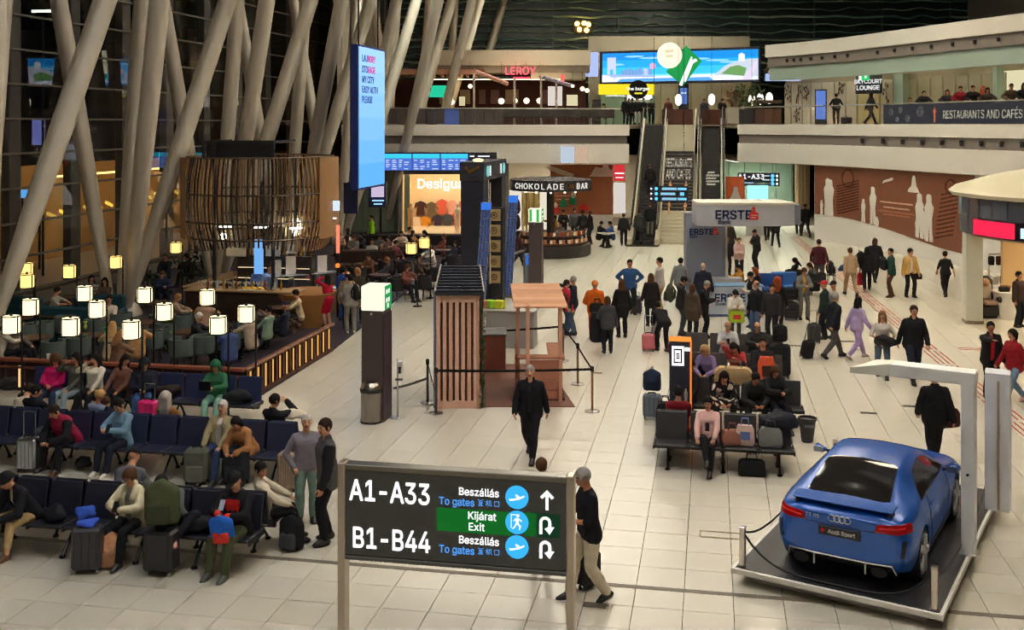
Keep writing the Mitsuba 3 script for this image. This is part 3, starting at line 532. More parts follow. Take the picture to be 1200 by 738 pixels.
for px, h, col, lab in ((481, 1.75, (196, 160, 120), 'tan'), (536, 1.8, (226, 206, 178), 'pale')):
    p = dep(px, 285, 61.9); p[2] = 0
    solo('shop_mannequin', man2tri(hullof([(p[0], p[1], .9, .16), (p[0], p[1], 1.3, .2)], 12) + hullof([(p[0], p[1], 1.35, .06), (p[0], p[1], 1.6, .11)], 12) + hullof([(p[0] - .08, p[1], .05, .06), (p[0] - .08, p[1], .9, .09)], 10) + hullof([(p[0] + .08, p[1], .05, .06), (p[0] + .08, p[1], .9, .09)], 10)), col, f'{lab} clothed mannequin in the window of the lit clothes shop', 'mannequin', smooth=True)
GG = struct('wall_glass_left', 'grey green glass partition beside the clothes shop'); scene[GG] = shape(box((4.6, .15, 4.1), (dep(446, 0, 62)[0] - .6, 62, 2.05)), (92, 104, 92), 'satin')
for i in range(5): part(GG, 'pane', box((.86, .05, 3.9), (dep(446, 0, 62)[0] - 2.4 + i * .92, 61.9, 2.05)), (112, 124, 108), 'gloss')
# --- upper restaurant at the left, and the wall behind the escalators
UR = thing('upper_restaurant', 'open restaurant front with a timber canopy on the left upper floor', 'restaurant')
a, b = dep(507, 0, 70), dep(692, 0, 70)
hd = thing('header_box', 'white boxed header wall above the red lit restaurant sign', 'header')
part(hd, 'upper_panel', box((b[0] - a[0], 3, 1.0), ((a[0] + b[0]) / 2, 71.5, dep(0, 67.5, 70)[2])), (200, 192, 172)); part(hd, 'recess_panel', box((b[0] - a[0] - .3, 3, .55), ((a[0] + b[0]) / 2 + .1, 71.6, dep(0, 80, 70)[2])), (126, 118, 104)); part(hd, 'lower_panel', box((3.6, 2.6, .5), (b[0] - 2.1, 71.5, dep(0, 88, 70)[2])), (176, 172, 154))
rt = thing('restaurant_sign', 'glowing red lettered sign reading LEROY over the upper restaurant', 'sign')
part(rt, 'lettering', upright(text('LEROY', .46, .05, True), dep(610, 83, 69.3), -math.pi / 2), 0, emit=(3.0, .22, .32)); front('underline', 601, 621, 90, 93, 69.3, 0, None, parent=rt, emit=(2.2, .08, .16)); front('side_sign', 657, 661.5, 87, 99, 67.5, 0, None, parent=rt, emit=(1.6, .2, .16))
part(UR, 'canopy', box((6.4, 5.5, .12), dep(508, 83, 67) + (0, 1.2, 0)), (128, 84, 62)); 
for i in range(11): part(UR, 'slat', box((.09, 5.2, .16), (dep(452 + i * 10.4, 0, 66)[0], 67.8, dep(0, 86, 66)[2])), (146, 96, 66))
part(UR, 'beam', box((5.6, .25, .30), (dep(504, 0, 64.5)[0], 64.7, dep(0, 84, 64.5)[2])), (170, 126, 104)); part(UR, 'beam', tube(dep(556, 83, 64.6), dep(594, 98, 69.0), .14), (206, 160, 150)); part(UR, 'beam', tube(dep(634, 90, 64.6), dep(672, 101, 69.0), .12), (176, 170, 196))
for px, y0, y1 in ((499, 89, 133), (555.5, 86, 134), (603, 92, 124), (634, 88, 148), (652, 97, 146)): a = dep(px, y0, 64.2); part(UR, 'post', box((.14, .14, a[2] - 6.25), (a[0], 64.2, (a[2] + 6.25) / 2)), (186, 172, 158), 'satin')
k = part(UR, 'ceiling_lamp', box((9, 1.2, .05), (dep(580, 0, 69)[0], 69.6, 9.2)), 0, emit=(4.5, 3.2, 1.8)); part(UR, 'rear_wall', box((13.6, .2, 3.1), (dep(570, 0, 73)[0], 73.2, 7.8)), (66, 36, 28))
for px, w in ((518, 3), (545, 6), (565, 4), (580, 5), (600, 8), (640, 6)): front('shelf_panel', px - w, px + w, 105, 122, 72.9, [(120, 96, 66), (90, 52, 40), (150, 130, 100)][px % 3], None, parent=UR)
front('menu_screen', 501, 523, 100, 114, 68, 0, 'bright green menu screen under the timber canopy', 'screen', emit=(.02, .75, .42)); front('lit_menu', 642, 659, 101, 124, 72, 0, 'white lit menu panel in the upper restaurant right of the posts', 'menu board', emit=(.9, .82, .74)); front('lit_menu', 664, 677, 111, 124, 72.5, 0, 'cream lit kitchen hatch in the upper restaurant', 'menu board', emit=(.9, .82, .5)); front('lit_menu', 519, 523.5, 113, 124, 70, 0, 'small white lit panel below the green menu screen', 'menu board', emit=(.9, .85, .75)); front('lit_menu', 538, 545, 113, 124, 71, 0, 'small yellow lit bottle shelf in the upper restaurant', 'menu board', emit=(.8, .7, .4))
for px, py, r, lab in ((529.5, 119.5, .17, 'left of the first bottle shelf'), (587.5, 118.5, .2, 'above the sofa backs'), (604, 118, .14, 'beside the thin post'), (617, 118, .19, 'before the brown shelves'), (632, 118, .18, 'beside the bright post'), (682.5, 104, .15, 'by the kitchen hatch'), (688, 106, .14, 'right of its twin by the hatch'), (551, 101, .14, 'under the canopy'), (671, 101, .1, 'at the canopy corner'), (496, 108, .14, 'beside the green screen')):
    p = dep(px, py, 67); k = thing('globe_lamp', f'round glowing globe lamp in the upper restaurant, {lab}', 'lamp'); part(k, 'globe', ball(r, p), 0, emit=(3.4, 2.6, 1.5)); part(k, 'cord', vline(p + (0, 0, r), 10.2 if px < 640 else 9.6, .012), (30, 28, 26))
for px, y, w in ((548, 66.8, 1.0), (612, 64.5, .6), (625, 64.5, .5), (650, 64.5, .7), (655, 64.5, .7), (667, 65, .8), (676, 65, .9), (689, 65, .9)):
    p = dep(px, 0, y); k = thing('upper_table', f'small table of the upper restaurant near its balustrade', 'table', 'tables of the upper restaurant'); part(k, 'table_top', lathe([(w / 2, .72), (w / 2, .75)], 16).apply_translation((p[0], y, 6.25)), (120, 84, 54), 'satin'); part(k, 'leg', tube((p[0], y, 6.26), (p[0], y, 6.98), .04), (40, 36, 34))
lb = thing('low_screen_wall', 'low dark boxed planter wall along the left upper balustrade', 'low wall')
for i in range(12):
    a = 455 + i * 11.3
    if not 520 < a < 534: front('panel', a, a + 10.7, 127.5, 145.5, 60.6, (64, 54, 52), None, parent=lb, d=.5)
front('blue_panel', 521, 538, 127, 146, 60.4, (70, 104, 190), None, parent=lb, d=.5)
front('lamp_strip', 508, 598, 147, 148.6, 60.2, 0, 'thin warm lamp strip along the foot of the dark low wall', 'lamp strip', emit=(2.2, 1.8, 1.2))
for i in range(11): front('floor_spot', 453 + i * 5.2, 454.6 + i * 5.2, 147, 148.8, 60.2, 0, 'tiny warm spot lamp along the foot of the dark low wall', 'lamp', emit=(2.4, 2.0, 1.4), group='spot lamps of the low wall')
bl = thing('balustrade', 'glass balustrade with steel handrail before the upper restaurant', 'balustrade')
for i in range(12): front('pane', 452 + i * 23.2, 474.6 + i * 23.2, 128, 147.5, 60.15, 0, None, parent=bl, fin='glass', d=.012)
part(bl, 'handrail', tube(dep(450, 126.5, 60.1), dep(728, 127.5, 60.1), .04), (196, 194, 190), 'metal')
for i in range(14):
    px = 590 + i * 9.6; p = dep(px, 0, 61.6 + (i % 3) * .8); k = thing('upper_chair', 'dark upholstered chair of the upper restaurant', 'chair', 'dark chairs of the upper restaurant')
    part(k, 'seat', box((.5, .5, .1), (p[0], p[1], 6.70), .03), (44, 40, 38)); part(k, 'backrest', box((.5, .08, .45), (p[0], p[1] - .22, 6.95), .03), (48, 44, 42))
    for s in (-1, 1): part(k, 'leg', tube((p[0] + s * .2, p[1], 6.25), (p[0] + s * .2, p[1], 6.66), .02), (24, 24, 24))
# wall with the great LED screen
k = struct('wall_upper_rear', 'cream panelled wall under the great LED screen'); scene[k] = shape(box((11.5, .3, 6.3), (11.2, 76.2, 9.4)), (190, 182, 160))
for i in range(10): part(k, 'panel', box((1.02, .08, 3.0), (6.8 + i * 1.08, 75.9, 7.8)), [(218, 204, 170), (212, 198, 164)][i % 2], 'satin')
LED = thing('led_screen', 'huge LED screen with a blue city panorama, a cream disc and a green tile', 'screen')
qa, qb = dep(706.5, 96.5, 72.5), dep(889, 93, 68.0); la = math.atan2(qb[1] - qa[1], qb[0] - qa[0]); LW = np.linalg.norm((qb - qa)[:2]); LC = (qa + qb) / 2; LHt = (dep(706, 63, 72.5)[2] - qa[2]); LC[2] = qa[2] + LHt / 2
def led(name, pts, col, d=.02, lay=1, emit=True, label=None):
    """A flat piece of the screen's picture; outline in metres from the screen's centre."""
    m = prism(pts, d); m.apply_translation((0, 0, .08 + .012 * lay)); m = upright(m, LC, la - math.pi / 2)
    return part(LED, name, m, 0 if emit else col, emit=col if emit else None, smooth=False, label=label)
w, h = LW / 2, LHt / 2
part(LED, 'housing', mv(box((LW + .3, .3, LHt + .3)), LC + (0, .12, 0), la), (16, 20, 44), 'satin')
for i, c in enumerate(((.01, .42, 1.2), (.02, .62, 1.4), (.06, .85, 1.6), (.28, 1.1, 1.7))):
    z1, z0 = h - i * LHt / 4, h - (i + 1) * LHt / 4; led('sky_band', [(-w, z0), (w, z0), (w, z1), (-w, z1)], c, lay=0)
led('shore', [(-w, -h), (w, -h), (w, -h + .38), (w * .3, -h + .42), (-w, -h + .30)], (1.2, 1.3, 1.5), lay=1); led('water', [(-w * .8, -h), (w * .45, -h), (w * .4, -h + .22), (-w * .75, -h + .2)], (.15, .55, 1.2), lay=2)
for x in (-4.6, -.0 - 2.2): s = .95 if x < -4 else .5; led('bridge_tower', [(x - .32 * s, -h + .2), (x - .12 * s, -h + .2), (x - .12 * s, -h + .9 * s), (x + .12 * s, -h + .9 * s), (x + .12 * s, -h + .2), (x + .32 * s, -h + .2), (x + .32 * s, -h + 1.75 * s), (x - .32 * s, -h + 1.75 * s)], (.85, .95, 1.3), lay=3)
for i in range(9): x = -3.9 + i * .24; led('town_house', [(x, -h + .45), (x + .2, -h + .45), (x + .2, -h + .75 + .12 * (i % 3)), (x, -h + .75 + .1 * (i % 2))], (.3, .5, .95), lay=3)
led('bridge_deck', [(-w, -h + .36), (-1.6, -h + .30), (-1.6, -h + .40), (-w, -h + .52)], (.55, .7, 1.2), lay=4); led('wharf', [(-w, -h), (-w + .9, -h), (-w + .55, -h + .42), (-w, -h + .5)], (1.4, 1.4, 1.5), lay=4)
led('castle_hill', [(w * .46, -h + .35), (w, -h + .2), (w, -h + 1.35), (w * .88, -h + 1.35), (w * .76, -h + 1.25), (w * .6, -h + .95)], (.85, .95, 1.1), lay=2); led('hill_trees', [(w * .55, -h + .42), (w * .83, -h + .25), (w * .86, -h + .75), (w * .76, -h + .95), (w * .66, -h + .85)], (.22, .5, .16), lay=3); led('castle', [(w * .76, -h + 1.2), (w * .84, -h + 1.2), (w * .84, -h + 1.62), (w * .80, -h + 1.75), (w * .76, -h + 1.62)], (1.2, 1.25, 1.3), lay=3)
led('street', [(w * .80, -h), (w * .90, -h), (w, -h + 1.0), (w, -h + 1.2), (w * .97, -h + 1.2)], (1.1, .95, 1.2), lay=4); led('flower', [(math.cos(a) * .22 - 1.72, math.sin(a) * .22 + .05) for a in np.linspace(0, 6.28, 14)], (1.1, .6, .95), lay=4)
cx = -.18; led('green_tile', [(cx + .45 - 1.05, -.35), (cx + .45 + .1, -1.55 + .25), (cx + .45 + 1.35, .30), (cx + .45 + .3, 1.35)], (.01, .42, .09), lay=5)
led('cream_disc', [(math.cos(a) * .86 - .55, math.sin(a) * .86 + .72) for a in np.linspace(0, 6.28, 36)], (1.5, 1.4, 1.0), lay=6)
for x, y, wd, hh in ((-.85, .9, .6, .2), (-.8, .6, .5, .16)): led('disc_lettering', [(x, y), (x + wd, y), (x + wd, y + hh), (x, y + hh)], (1.05, .95, .6), lay=7)
led('knife', [(.0 + .1, -1.25), (.25 + .05, -1.3), (1.02, .52), (.92, .62)], (1.6, 1.6, 1.6), lay=7); led('fork', [(.38, -.95), (.55, -1.05), (1.05, .15), (1.35, .32), (1.2, .48), (.95, .33)], (1.6, 1.6, 1.6), lay=7)
for i in range(6): led('cloud', [(math.cos(a) * (.5 + .1 * i) + (1.0 + .55 * i if i % 2 else -4.2 + .6 * i), math.sin(a) * .07 + (.2 + .13 * (i * 7 % 5))) for a in np.linspace(0, 6.28, 12)], (.45, 1.0, 1.4), lay=1)
front('led_side_screen', 684, 701, 61, 90, 71, 0, 'narrow pale blue LED side screen left of the great screen', 'screen', emit=(.55, .68, 1.15)); k = front('led_side_screen', 897, 938, 86.5, 95, 63, 0, 'narrow bluish LED strip screen above the pale balcony panels', 'screen', emit=(.45, .62, 1.0))
k = front('burger_sign', 701.5, 767, 98.5, 111, 70, 0, 'yellow lit sign with a black oval, above the food counter beyond the escalators', 'sign', emit=(1.25, 1.0, .02)); c = dep(748, 105, 69.9); part(k, 'oval', mv(lathe([(.62, 0), (.62, .03)], 24), c, rx=math.pi / 2, s=(1, 1, .55) if False else 1.0), (14, 12, 12), smooth=False)
part(k, 'lettering', upright(text('the burger', .22, .02, True), c + (0, -.06, .06), -math.pi / 2), 0, emit=(1.5, 1.5, 1.4)); part(k, 'lettering', box((.5, .02, .12), c + (0, -.07, -.24)), 0, emit=(1.2, 1.0, .05))
k = front('food_counter', 704, 768, 112, 147, 73, (140, 170, 150), 'pale green tiled food counter below the yellow sign', 'counter'); front('white_lamp', 735, 764, 111.5, 117, 72.6, 0, None, parent=k, emit=(2.2, 2.1, 1.9)); front('menu_tag', 710, 732, 111.5, 113, 72.6, 0, None, parent=k, emit=(1.0, 1.0, .95))
front('black_speaker', 694, 704, 117, 145.8, 68, (18, 18, 20), 'black boxy cabinet at the end of the upper restaurant rail', 'cabinet', d=.5)
k = front('info_totem', 795.5, 806.5, 98, 145.8, 71, (20, 24, 40), 'dark blue advertising totem on the upper floor below the great LED screen', 'totem', d=.3); front('screen', 797, 805, 103, 122, 70.8, 0, None, parent=k, emit=(.10, .22, .65)); front('text_line', 798, 804, 108, 110, 70.7, 0, None, parent=k, emit=(.7, .8, 1.1))
for px, py, lab in ((795, 117, 'left of the advertising totem'), (834, 116.5, 'below the middle of the great screen'), (881, 117, 'by the big indoor plant'), (891, 116, 'right of its twin by the plant'), (901.5, 115, 'nearest the pale balcony panels')):
    p = dep(px, py, 68); k = thing('pendant_lamp', f'tall oval white pendant lamp on the upper floor, {lab}', 'lamp'); part(k, 'globe', ball(.22, p, 2, (1, 1, 1.7)), 0, emit=(3.2, 2.9, 2.3)); part(k, 'cord', vline(p + (0, 0, .3), 15.9, .012), (40, 38, 36))
def planks(name, pxa, pxb, ya, yb, y, col, lab, d=.7, n=None, c2='counter'):
    k = thing(name, lab, c2); n = n or max(2, int((pxb - pxa) / 9)); wv = (pxb - pxa) / n
    for i in range(n): front('board', pxa + i * wv + .2, pxa + (i + 1) * wv - .2, ya, yb, y, tuple(np.array(col) * (1 + .08 * ((i * 5) % 3 - 1))), None, parent=k, d=d)
    return k
planks('brown_counter', 776.5, 811, 128, 147, 66.6, (74, 36, 26), 'dark red brown counter at the head of the stairs'); planks('brown_counter', 821, 849, 128.5, 147, 68.0, (80, 40, 28), 'dark red brown counter at the head of the right escalator'); planks('brown_counter', 884, 914, 127.5, 145, 63, (72, 44, 30), 'brown panelled bar counter right of the big indoor plant')
front('bar_roof', 885, 914, 117.5, 121, 63, (50, 34, 26), 'dark flat bar roof over the brown panelled counter', 'roof', d=1.2); front('bar_post', 912, 913.2, 121, 128, 63, (50, 34, 26), 'thin dark post under the flat bar roof', 'post')
front('black_planter', 866, 883, 128, 145.5, 63.2, (28, 28, 32), 'black box planter under the big indoor plant', 'planter', d=.6); front('drinks_shelf', 851.5, 866, 126, 145, 63.4, (180, 176, 160), 'glass drinks shelf beside the black box planter', 'shelf', d=.5)
def bush(p, r, h, n, col, seed, lab, name='indoor_plant', leaf=.16):
    r_ = np.random.default_rng(seed); k = thing(name, lab, 'plant'); ms = []
    for i in range(n):
        d = r_.normal(size=3); d /= np.linalg.norm(d); c = d * r_.uniform(.55, 1.0) * np.array([r, r, h / 2]) + (0, 0, h / 2)
        m = TM([(0, 0, 0), (leaf * .32, leaf * .5, .02), (0, leaf, 0), (-leaf * .32, leaf * .5, .02)], [[0, 1, 2], [0, 2, 3]]); ms.append(mv(m, c, r_.uniform(0, 6.28), 1, r_.uniform(-1.2, 1.2)))
    part(k, 'foliage', mv(cat(ms), p), col, 'matte', False, kind='stuff'); part(k, 'stem', cat([tube(p, p + np.array([r_.uniform(-.6, .6) * r, r_.uniform(-.6, .6) * r, h * .8]), .02, .01, 6) for _ in range(5)]), (70, 54, 38)); return k
bush(dep(878, 130, 63.4), 1.05, 1.6, 260, (74, 88, 56), 1, 'big leafy indoor plant above the black box planter on the upper floor', leaf=.3); bush(dep(858, 126, 63.6), .5, 1.2, 90, (150, 96, 70), 2, 'reddish dry flower arrangement left of the big indoor plant', leaf=.22)
# blue LED blade, back of another, hanging screens at the left
BT = thing('hanging_led_blade', 'tall hanging LED blade with a bright light-blue screen and lines of text', 'screen'); Yb = 42.0
p0 = dep(420.5, 54, Yb); zt, zb = p0[2], dep(0, 220.5, Yb)[2]; Lb = 3.3
R0 = lambda s, z, off=0.0: p0 * (1, 1, 0) + V * s + U * off + np.array([0, 0, z])
part(BT, 'housing', mv(box((.30, Lb + .16, zt - zb + .16), (-.16, Lb / 2, (zt + zb) / 2)), p0 * (1, 1, 0), HALL), (24, 40, 110), 'satin')
nb = 6
for i in range(nb):
    a, b = zt - (zt - zb) * i / nb, zt - (zt - zb) * (i + 1) / nb; t = i / (nb - 1); part(BT, 'screen_field', mv(box((.02, Lb, a - b), (.01, Lb / 2, (a + b) / 2)), p0 * (1, 1, 0), HALL), 0, emit=tuple(np.array([.52, .95, 1.45]) * (1 - t) + np.array([.16, .62, 1.25]) * t))
for y, t, c in ((71, 'LAUNDRY', (.05, .12, .5)), (84, 'STORAGE', (.04, .1, .45)), (96, 'MY CITY', (.05, .12, .45)), (108, 'EASY AUTH', (.05, .12, .45)), (120, 'PLEASE', (.05, .12, .45))):
    m = text(t, .26, .01, True, False); m.apply_scale((2.6 / max(m.bounds[1][0], 2.6), 1, 1)) if m.bounds[1][0] > 2.6 else None
    for c0, (lo, hi), cc in (((0), (-9, .42), c), (1, (.42, 99), (.9, .06, .42) if y < 90 else c)):
        mid = m.bounds[1][0] * .42 if y < 90 else (99 if c0 == 0 else 99)
        fc = m.triangles_center[:, 0]; sel = (fc < mid) if c0 == 0 else (fc >= mid)
        if not sel.any(): continue
        sub = m.submesh([np.nonzero(sel)[0]], append=True, repair=False); mm = upright(sub, R0(.28, dep(0, y, Yb)[2], .03), HALL); part(BT, 'lettering', mm, 0, emit=cc)
for s in (.4, Lb - .4): part(BT, 'rod', tube(R0(s, zt, -.15), R0(s, 16, -.15), .03), (60, 62, 70), 'metal')
k = front('hanging_screen', 403, 419.5, 214, 250, 44, (18, 30, 72), 'dark blue back of a hanging screen left of the tall LED blade', 'screen', d=.2); part(k, 'rod', vline(dep(411, 214, 44), 16, .03), (60, 60, 66), 'metal')
k = front('hanging_screen', 432, 453, 212, 242.5, 56, (22, 34, 70), 'hanging screen with a pale picture below the tall LED blade', 'screen', d=.2); front('picture', 435, 450, 218, 231, 55.85, 0, None, parent=k, emit=(.75, .62, .85), d=.04); front('text_line', 436, 450, 234, 236, 55.85, 0, None, parent=k, emit=(.4, .8, 1.1), d=.04); front('text_line', 438, 448, 238, 240, 55.85, 0, None, parent=k, emit=(.4, .8, 1.1), d=.04); part(k, 'pole', tube(dep(446, 243, 56), dep(446, 283, 56) * (1, 1, 0), .05), (50, 52, 56), 'metal')
k = front('dark_sign', 449, 453.5, 90, 111, 60, (18, 28, 60), 'small dark blue hanging sign right of the LED blade top', 'sign', d=.3); part(k, 'rod', vline(dep(451, 90, 60), 16, .02), (60, 60, 66))
# --- round chocolate counter
CC = thing('chocolate_counter', 'round black sweets counter stacked with goods under a ring canopy with spaced white letters', 'counter'); cc = dep(645, 0, 51.5); cc[2] = 0
part(CC, 'base', mv(lathe([(1.88, 0), (1.95, .05), (1.95, .55), (1.80, .62)], 40), cc), (34, 30, 30), 'satin'); part(CC, 'shelf_ring', mv(lathe([(1.66, .62), (1.84, .62), (1.84, .68), (1.66, .68)], 40), cc), (84, 56, 40)); part(CC, 'upper_body', mv(lathe([(1.5, .6), (1.5, .95), (1.72, .98), (1.72, 1.02), (1.3, 1.02)], 40), cc), (60, 40, 32), 'satin')
part(CC, 'canopy', mv(lathe([(1.2, 3.12), (1.98, 3.12), (1.98, 3.62), (1.2, 3.7), (.2, 3.72)], 44), cc), (40, 36, 40), 'satin'); part(CC, 'centre_pole', mv(lathe([(.18, 0), (.18, 3.2)], 16), cc), (60, 52, 46))
letters = [c for c in 'CHOKOLADE'] + ['', '', 'B', 'A', 'R']
for i, ch in enumerate(letters):
    if ch:
        a = -math.pi / 2 - .95 + i * .148; part(CC, 'letter', upright(text(ch, .26, .02, True), cc + (1.99 * math.cos(a), 1.99 * math.sin(a), 3.37), a), 0, emit=(1.0, .95, .85))
a = -math.pi / 2 - .95 + 9.6 * .148; part(CC, 'emblem', mv(box((.3, .03, .2)), cc + (2.0 * math.cos(a), 2.0 * math.sin(a), 3.37), a + math.pi / 2), (150, 116, 70), 'metal')
for i in range(34):
    a = -math.pi + .25 + i * .082; r_ = 1.75; z = .68
    for z, rr_, cols_ in ((.68, 1.75, [(214, 178, 130), (240, 226, 200), (190, 120, 80)]), (1.02, 1.62, [(150, 50, 40), (236, 220, 190), (204, 150, 90), (120, 70, 50)])):
        if (i + int(z * 9)) % 3: solo('sweets_box', mv(box((.13, .10, .14 + .04 * (i % 3)), (0, 0, .08), .012), cc + (rr_ * math.cos(a), rr_ * math.sin(a), z), a + math.pi / 2), cols_[i % len(cols_)], 'small packet of sweets on the round counter', 'packet', group='packets on the round sweets counter')
for i in range(5): k = solo('canopy_spot', ball(.05, cc + (1.4 * math.cos(-2.6 + .5 * i), 1.4 * math.sin(-2.6 + .5 * i), 3.05)), 0, 'tiny spot lamp under the ring canopy of the sweets counter', 'lamp', group='spots of the ring canopy', emit=(18, 15, 10))
# ------------------------------------------------------------------ the free-standing gate sign in front
GS = thing('gate_sign_board', 'big free-standing dark sign board on two steel posts, reading A1-A33 and B1-B44', 'sign')
sl = at(402.5, 763); SW = 2.72; sz1, sz0 = 2.235, 1.15
SP_ = lambda x, z, y=0.0: sl + U * x + V * y + np.array([0, 0, z])
part(GS, 'board', mv(box((SW - .08, .14, sz1 - sz0 - .06), (0, 0, 0), .008), SP_(SW / 2, (sz0 + sz1) / 2), HALL), (62, 64, 62), 'satin')
part(GS, 'top_rail', mv(box((SW - .08, .16, .07), (0, 0, 0), .01), SP_(SW / 2, sz1 - .02), HALL), (120, 116, 108), 'metal'); part(GS, 'bottom_rail', mv(box((SW - .08, .16, .05), (0, 0, 0), .01), SP_(SW / 2, sz0), HALL), (70, 70, 68), 'satin')
for x in (0, SW): part(GS, 'post', mv(box((.09, .18, sz1 + .03), (0, 0, 0), .012), SP_(x, (sz1 + .03) / 2), HALL), (176, 164, 150), 'metal'); part(GS, 'base_plate', mv(box((.26, .34, .015), (0, 0, 0)), SP_(x, .008), HALL), (120, 116, 110), 'metal')
bw, bh = SW - .1, sz1 - sz0 - .1
def gs(name, m, fx, fz, emit=None, col=None, off=.072, **k):
    """A flat piece on the sign: fx, fz are fractions of the board from its left and its top."""
    return part(GS, name, upright(m, SP_(.05 + bw * fx, sz1 - .05 - bh * fz, -off), -math.pi / 2 + HALL), col or 0, emit=emit, smooth=False, **k)
WH = (1.5, 1.5, 1.5); CY = (.05, .62, 1.25); BL = (.10, .42, 1.1)
def gtext(s, fx, fz, h, w, emit, bold=True):
    m = text(s, h, .006, bold); b = m.bounds; m.apply_scale((w / (b[1][0] - b[0][0]), 1, 1)); gs('lettering', m, fx, fz, emit)
gtext('A1-A33', .205, .235, .235, .98, WH); gtext('B1-B44', .215, .80, .235, .94, WH)
part(GS, 'green_field', mv(box((.88, .004, .27), (0, 0, 0)), SP_(.05 + bw * .592, sz1 - .05 - bh * .515, -.0725), HALL), 0, emit=(.0, .16, .015)); part(GS, 'green_field', mv(box((.30, .004, .27), (0, 0, 0)), SP_(.05 + bw * .918, sz1 - .05 - bh * .505, -.0725), HALL), 0, emit=(.0, .035, .012)); part(GS, 'green_field', mv(box((.14, .004, .27), (0, 0, 0)), SP_(.05 + bw * .845, sz1 - .05 - bh * .505, -.0725), HALL), 0, emit=(.0, .14, .015))
for fz, a, b in ((.17, 'Beszállás', 'To gates'), (.735, 'Beszállás', 'To gates')):
    gtext(a, .615, fz, .085, .47, WH); gtext(b, .515, fz + .125, .085, .42, BL)
def cjk(kind, s=.075):
    """Square signs for the Chinese words, from their main strokes."""
    L = {'deng': [(.1, .95, .45, .8), (.55, .8, .9, .95), (.2, .6, .8, .6), (.3, .45, .7, .45), (.3, .25, .7, .25), (.3, .45, .3, .25), (.7, .45, .7, .25), (.1, .05, .9, .05), (.4, .22, .35, .07), (.62, .22, .66, .07)],
         'ji': [(.05, .7, .45, .7), (.25, .95, .25, .05), (.25, .6, .08, .3), (.25, .6, .42, .35), (.6, .85, .6, .3), (.6, .3, .48, .05), (.6, .85, .85, .85), (.85, .85, .85, .15), (.85, .15, .98, .1)],
         'kou': [(.15, .8, .85, .8), (.15, .1, .85, .1), (.15, .8, .15, .1), (.85, .8, .85, .1)], 'chu': [(.5, .95, .5, .1), (.2, .8, .2, .5), (.8, .8, .8, .5), (.2, .5, .8, .5), (.1, .4, .1, .05), (.9, .4, .9, .05), (.1, .05, .9, .05)]}[kind]
    ms = []
    for x0, y0, x1, y1 in L:
        a, b = np.array([x0, y0]) * s, np.array([x1, y1]) * s; d = b - a; n = np.linalg.norm(d); ms.append(mv(box((n + .007, .008, .004)), (*((a + b) / 2), 0), math.atan2(d[1], d[0])))
    m = cat(ms); m.apply_translation((-s / 2, -s / 2, 0)); return m
for fz in (.29, .855):
    for i, kd in enumerate(('deng', 'ji', 'kou')): gs('lettering', cjk(kd), .623 + .036 * i, fz, BL)
gtext('Kijárat', .63, .445, .085, .33, WH); gtext('Exit', .605, .575, .085, .19, WH)
for i, kd in enumerate(('chu', 'kou')): gs('lettering', cjk(kd), .66 + .04 * i, .585, (.9, .9, .9))
disc = prism([(math.cos(a) * .135, math.sin(a) * .135) for a in np.linspace(0, 2 * math.pi, 40, endpoint=False)], .004)
plane = prism([(-.09, -.015), (-.075, -.022), (-.03, -.012), (.0, -.01), (-.02, .03), (-.005, .035), (.04, .008), (.08, .026), (.094, .02), (.085, .008), (.03, -.022), (-.075, -.045), (-.085, -.04)], .004)
man = cat(mv(prism([(math.cos(a) * .018, math.sin(a) * .018) for a in np.linspace(0, 6.28, 12)], .004), (.01, .075, 0)), prism([(-.015, .05), (.025, .05), (.06, .02), (.055, .01), (.025, .028), (.022, -.01), (.05, -.04), (.035, -.085), (.022, -.08), (.03, -.045), (.002, -.02), (-.015, -.05), (-.045, -.08), (-.055, -.07), (-.028, -.042), (-.012, .0), (-.012, .028), (-.035, .01), (-.04, .02)], .004), box((.008, .15, .004), (-.065, .01, .002)), box((.10, .008, .004), (-.02, .088, .002)))
for fz, ic in ((.20, plane), (.49, man), (.775, plane)):
    gs('disc', disc, .785, fz, CY); gs('pictogram', ic, .785, fz, WH, off=.0775)
gs('arrow', prism([(-.018, -.11), (.018, -.11), (.018, .05), (.055, .015), (.08, .04), (0, .12), (-.08, .04), (-.055, .015), (-.018, .05)], .005), .918, .215, WH)
def uturn():
    a = [(-.085 + .06 * 0 + .06 - .06 * math.cos(t), .03 + .075 * math.sin(t)) for t in np.linspace(0, math.pi, 12)]
    out = [(-.09, -.10)] + [(-.02 - .07 * math.cos(t), .035 + .07 * math.sin(t)) for t in np.linspace(0, math.pi, 12)] + [(.05, -.01), (.085, -.012), (.03, -.10), (-.032, -.035), (.014, -.012), (.014, .035)]
    inn = [(-.02 + .034 * math.cos(t), .035 + .034 * math.sin(t)) for t in np.linspace(0, math.pi, 10)] + [(-.054, -.10)]
    return prism(out + inn, .005)
gs('arrow', uturn(), .918, .505, WH); gs('arrow', uturn(), .918, .785, WH)
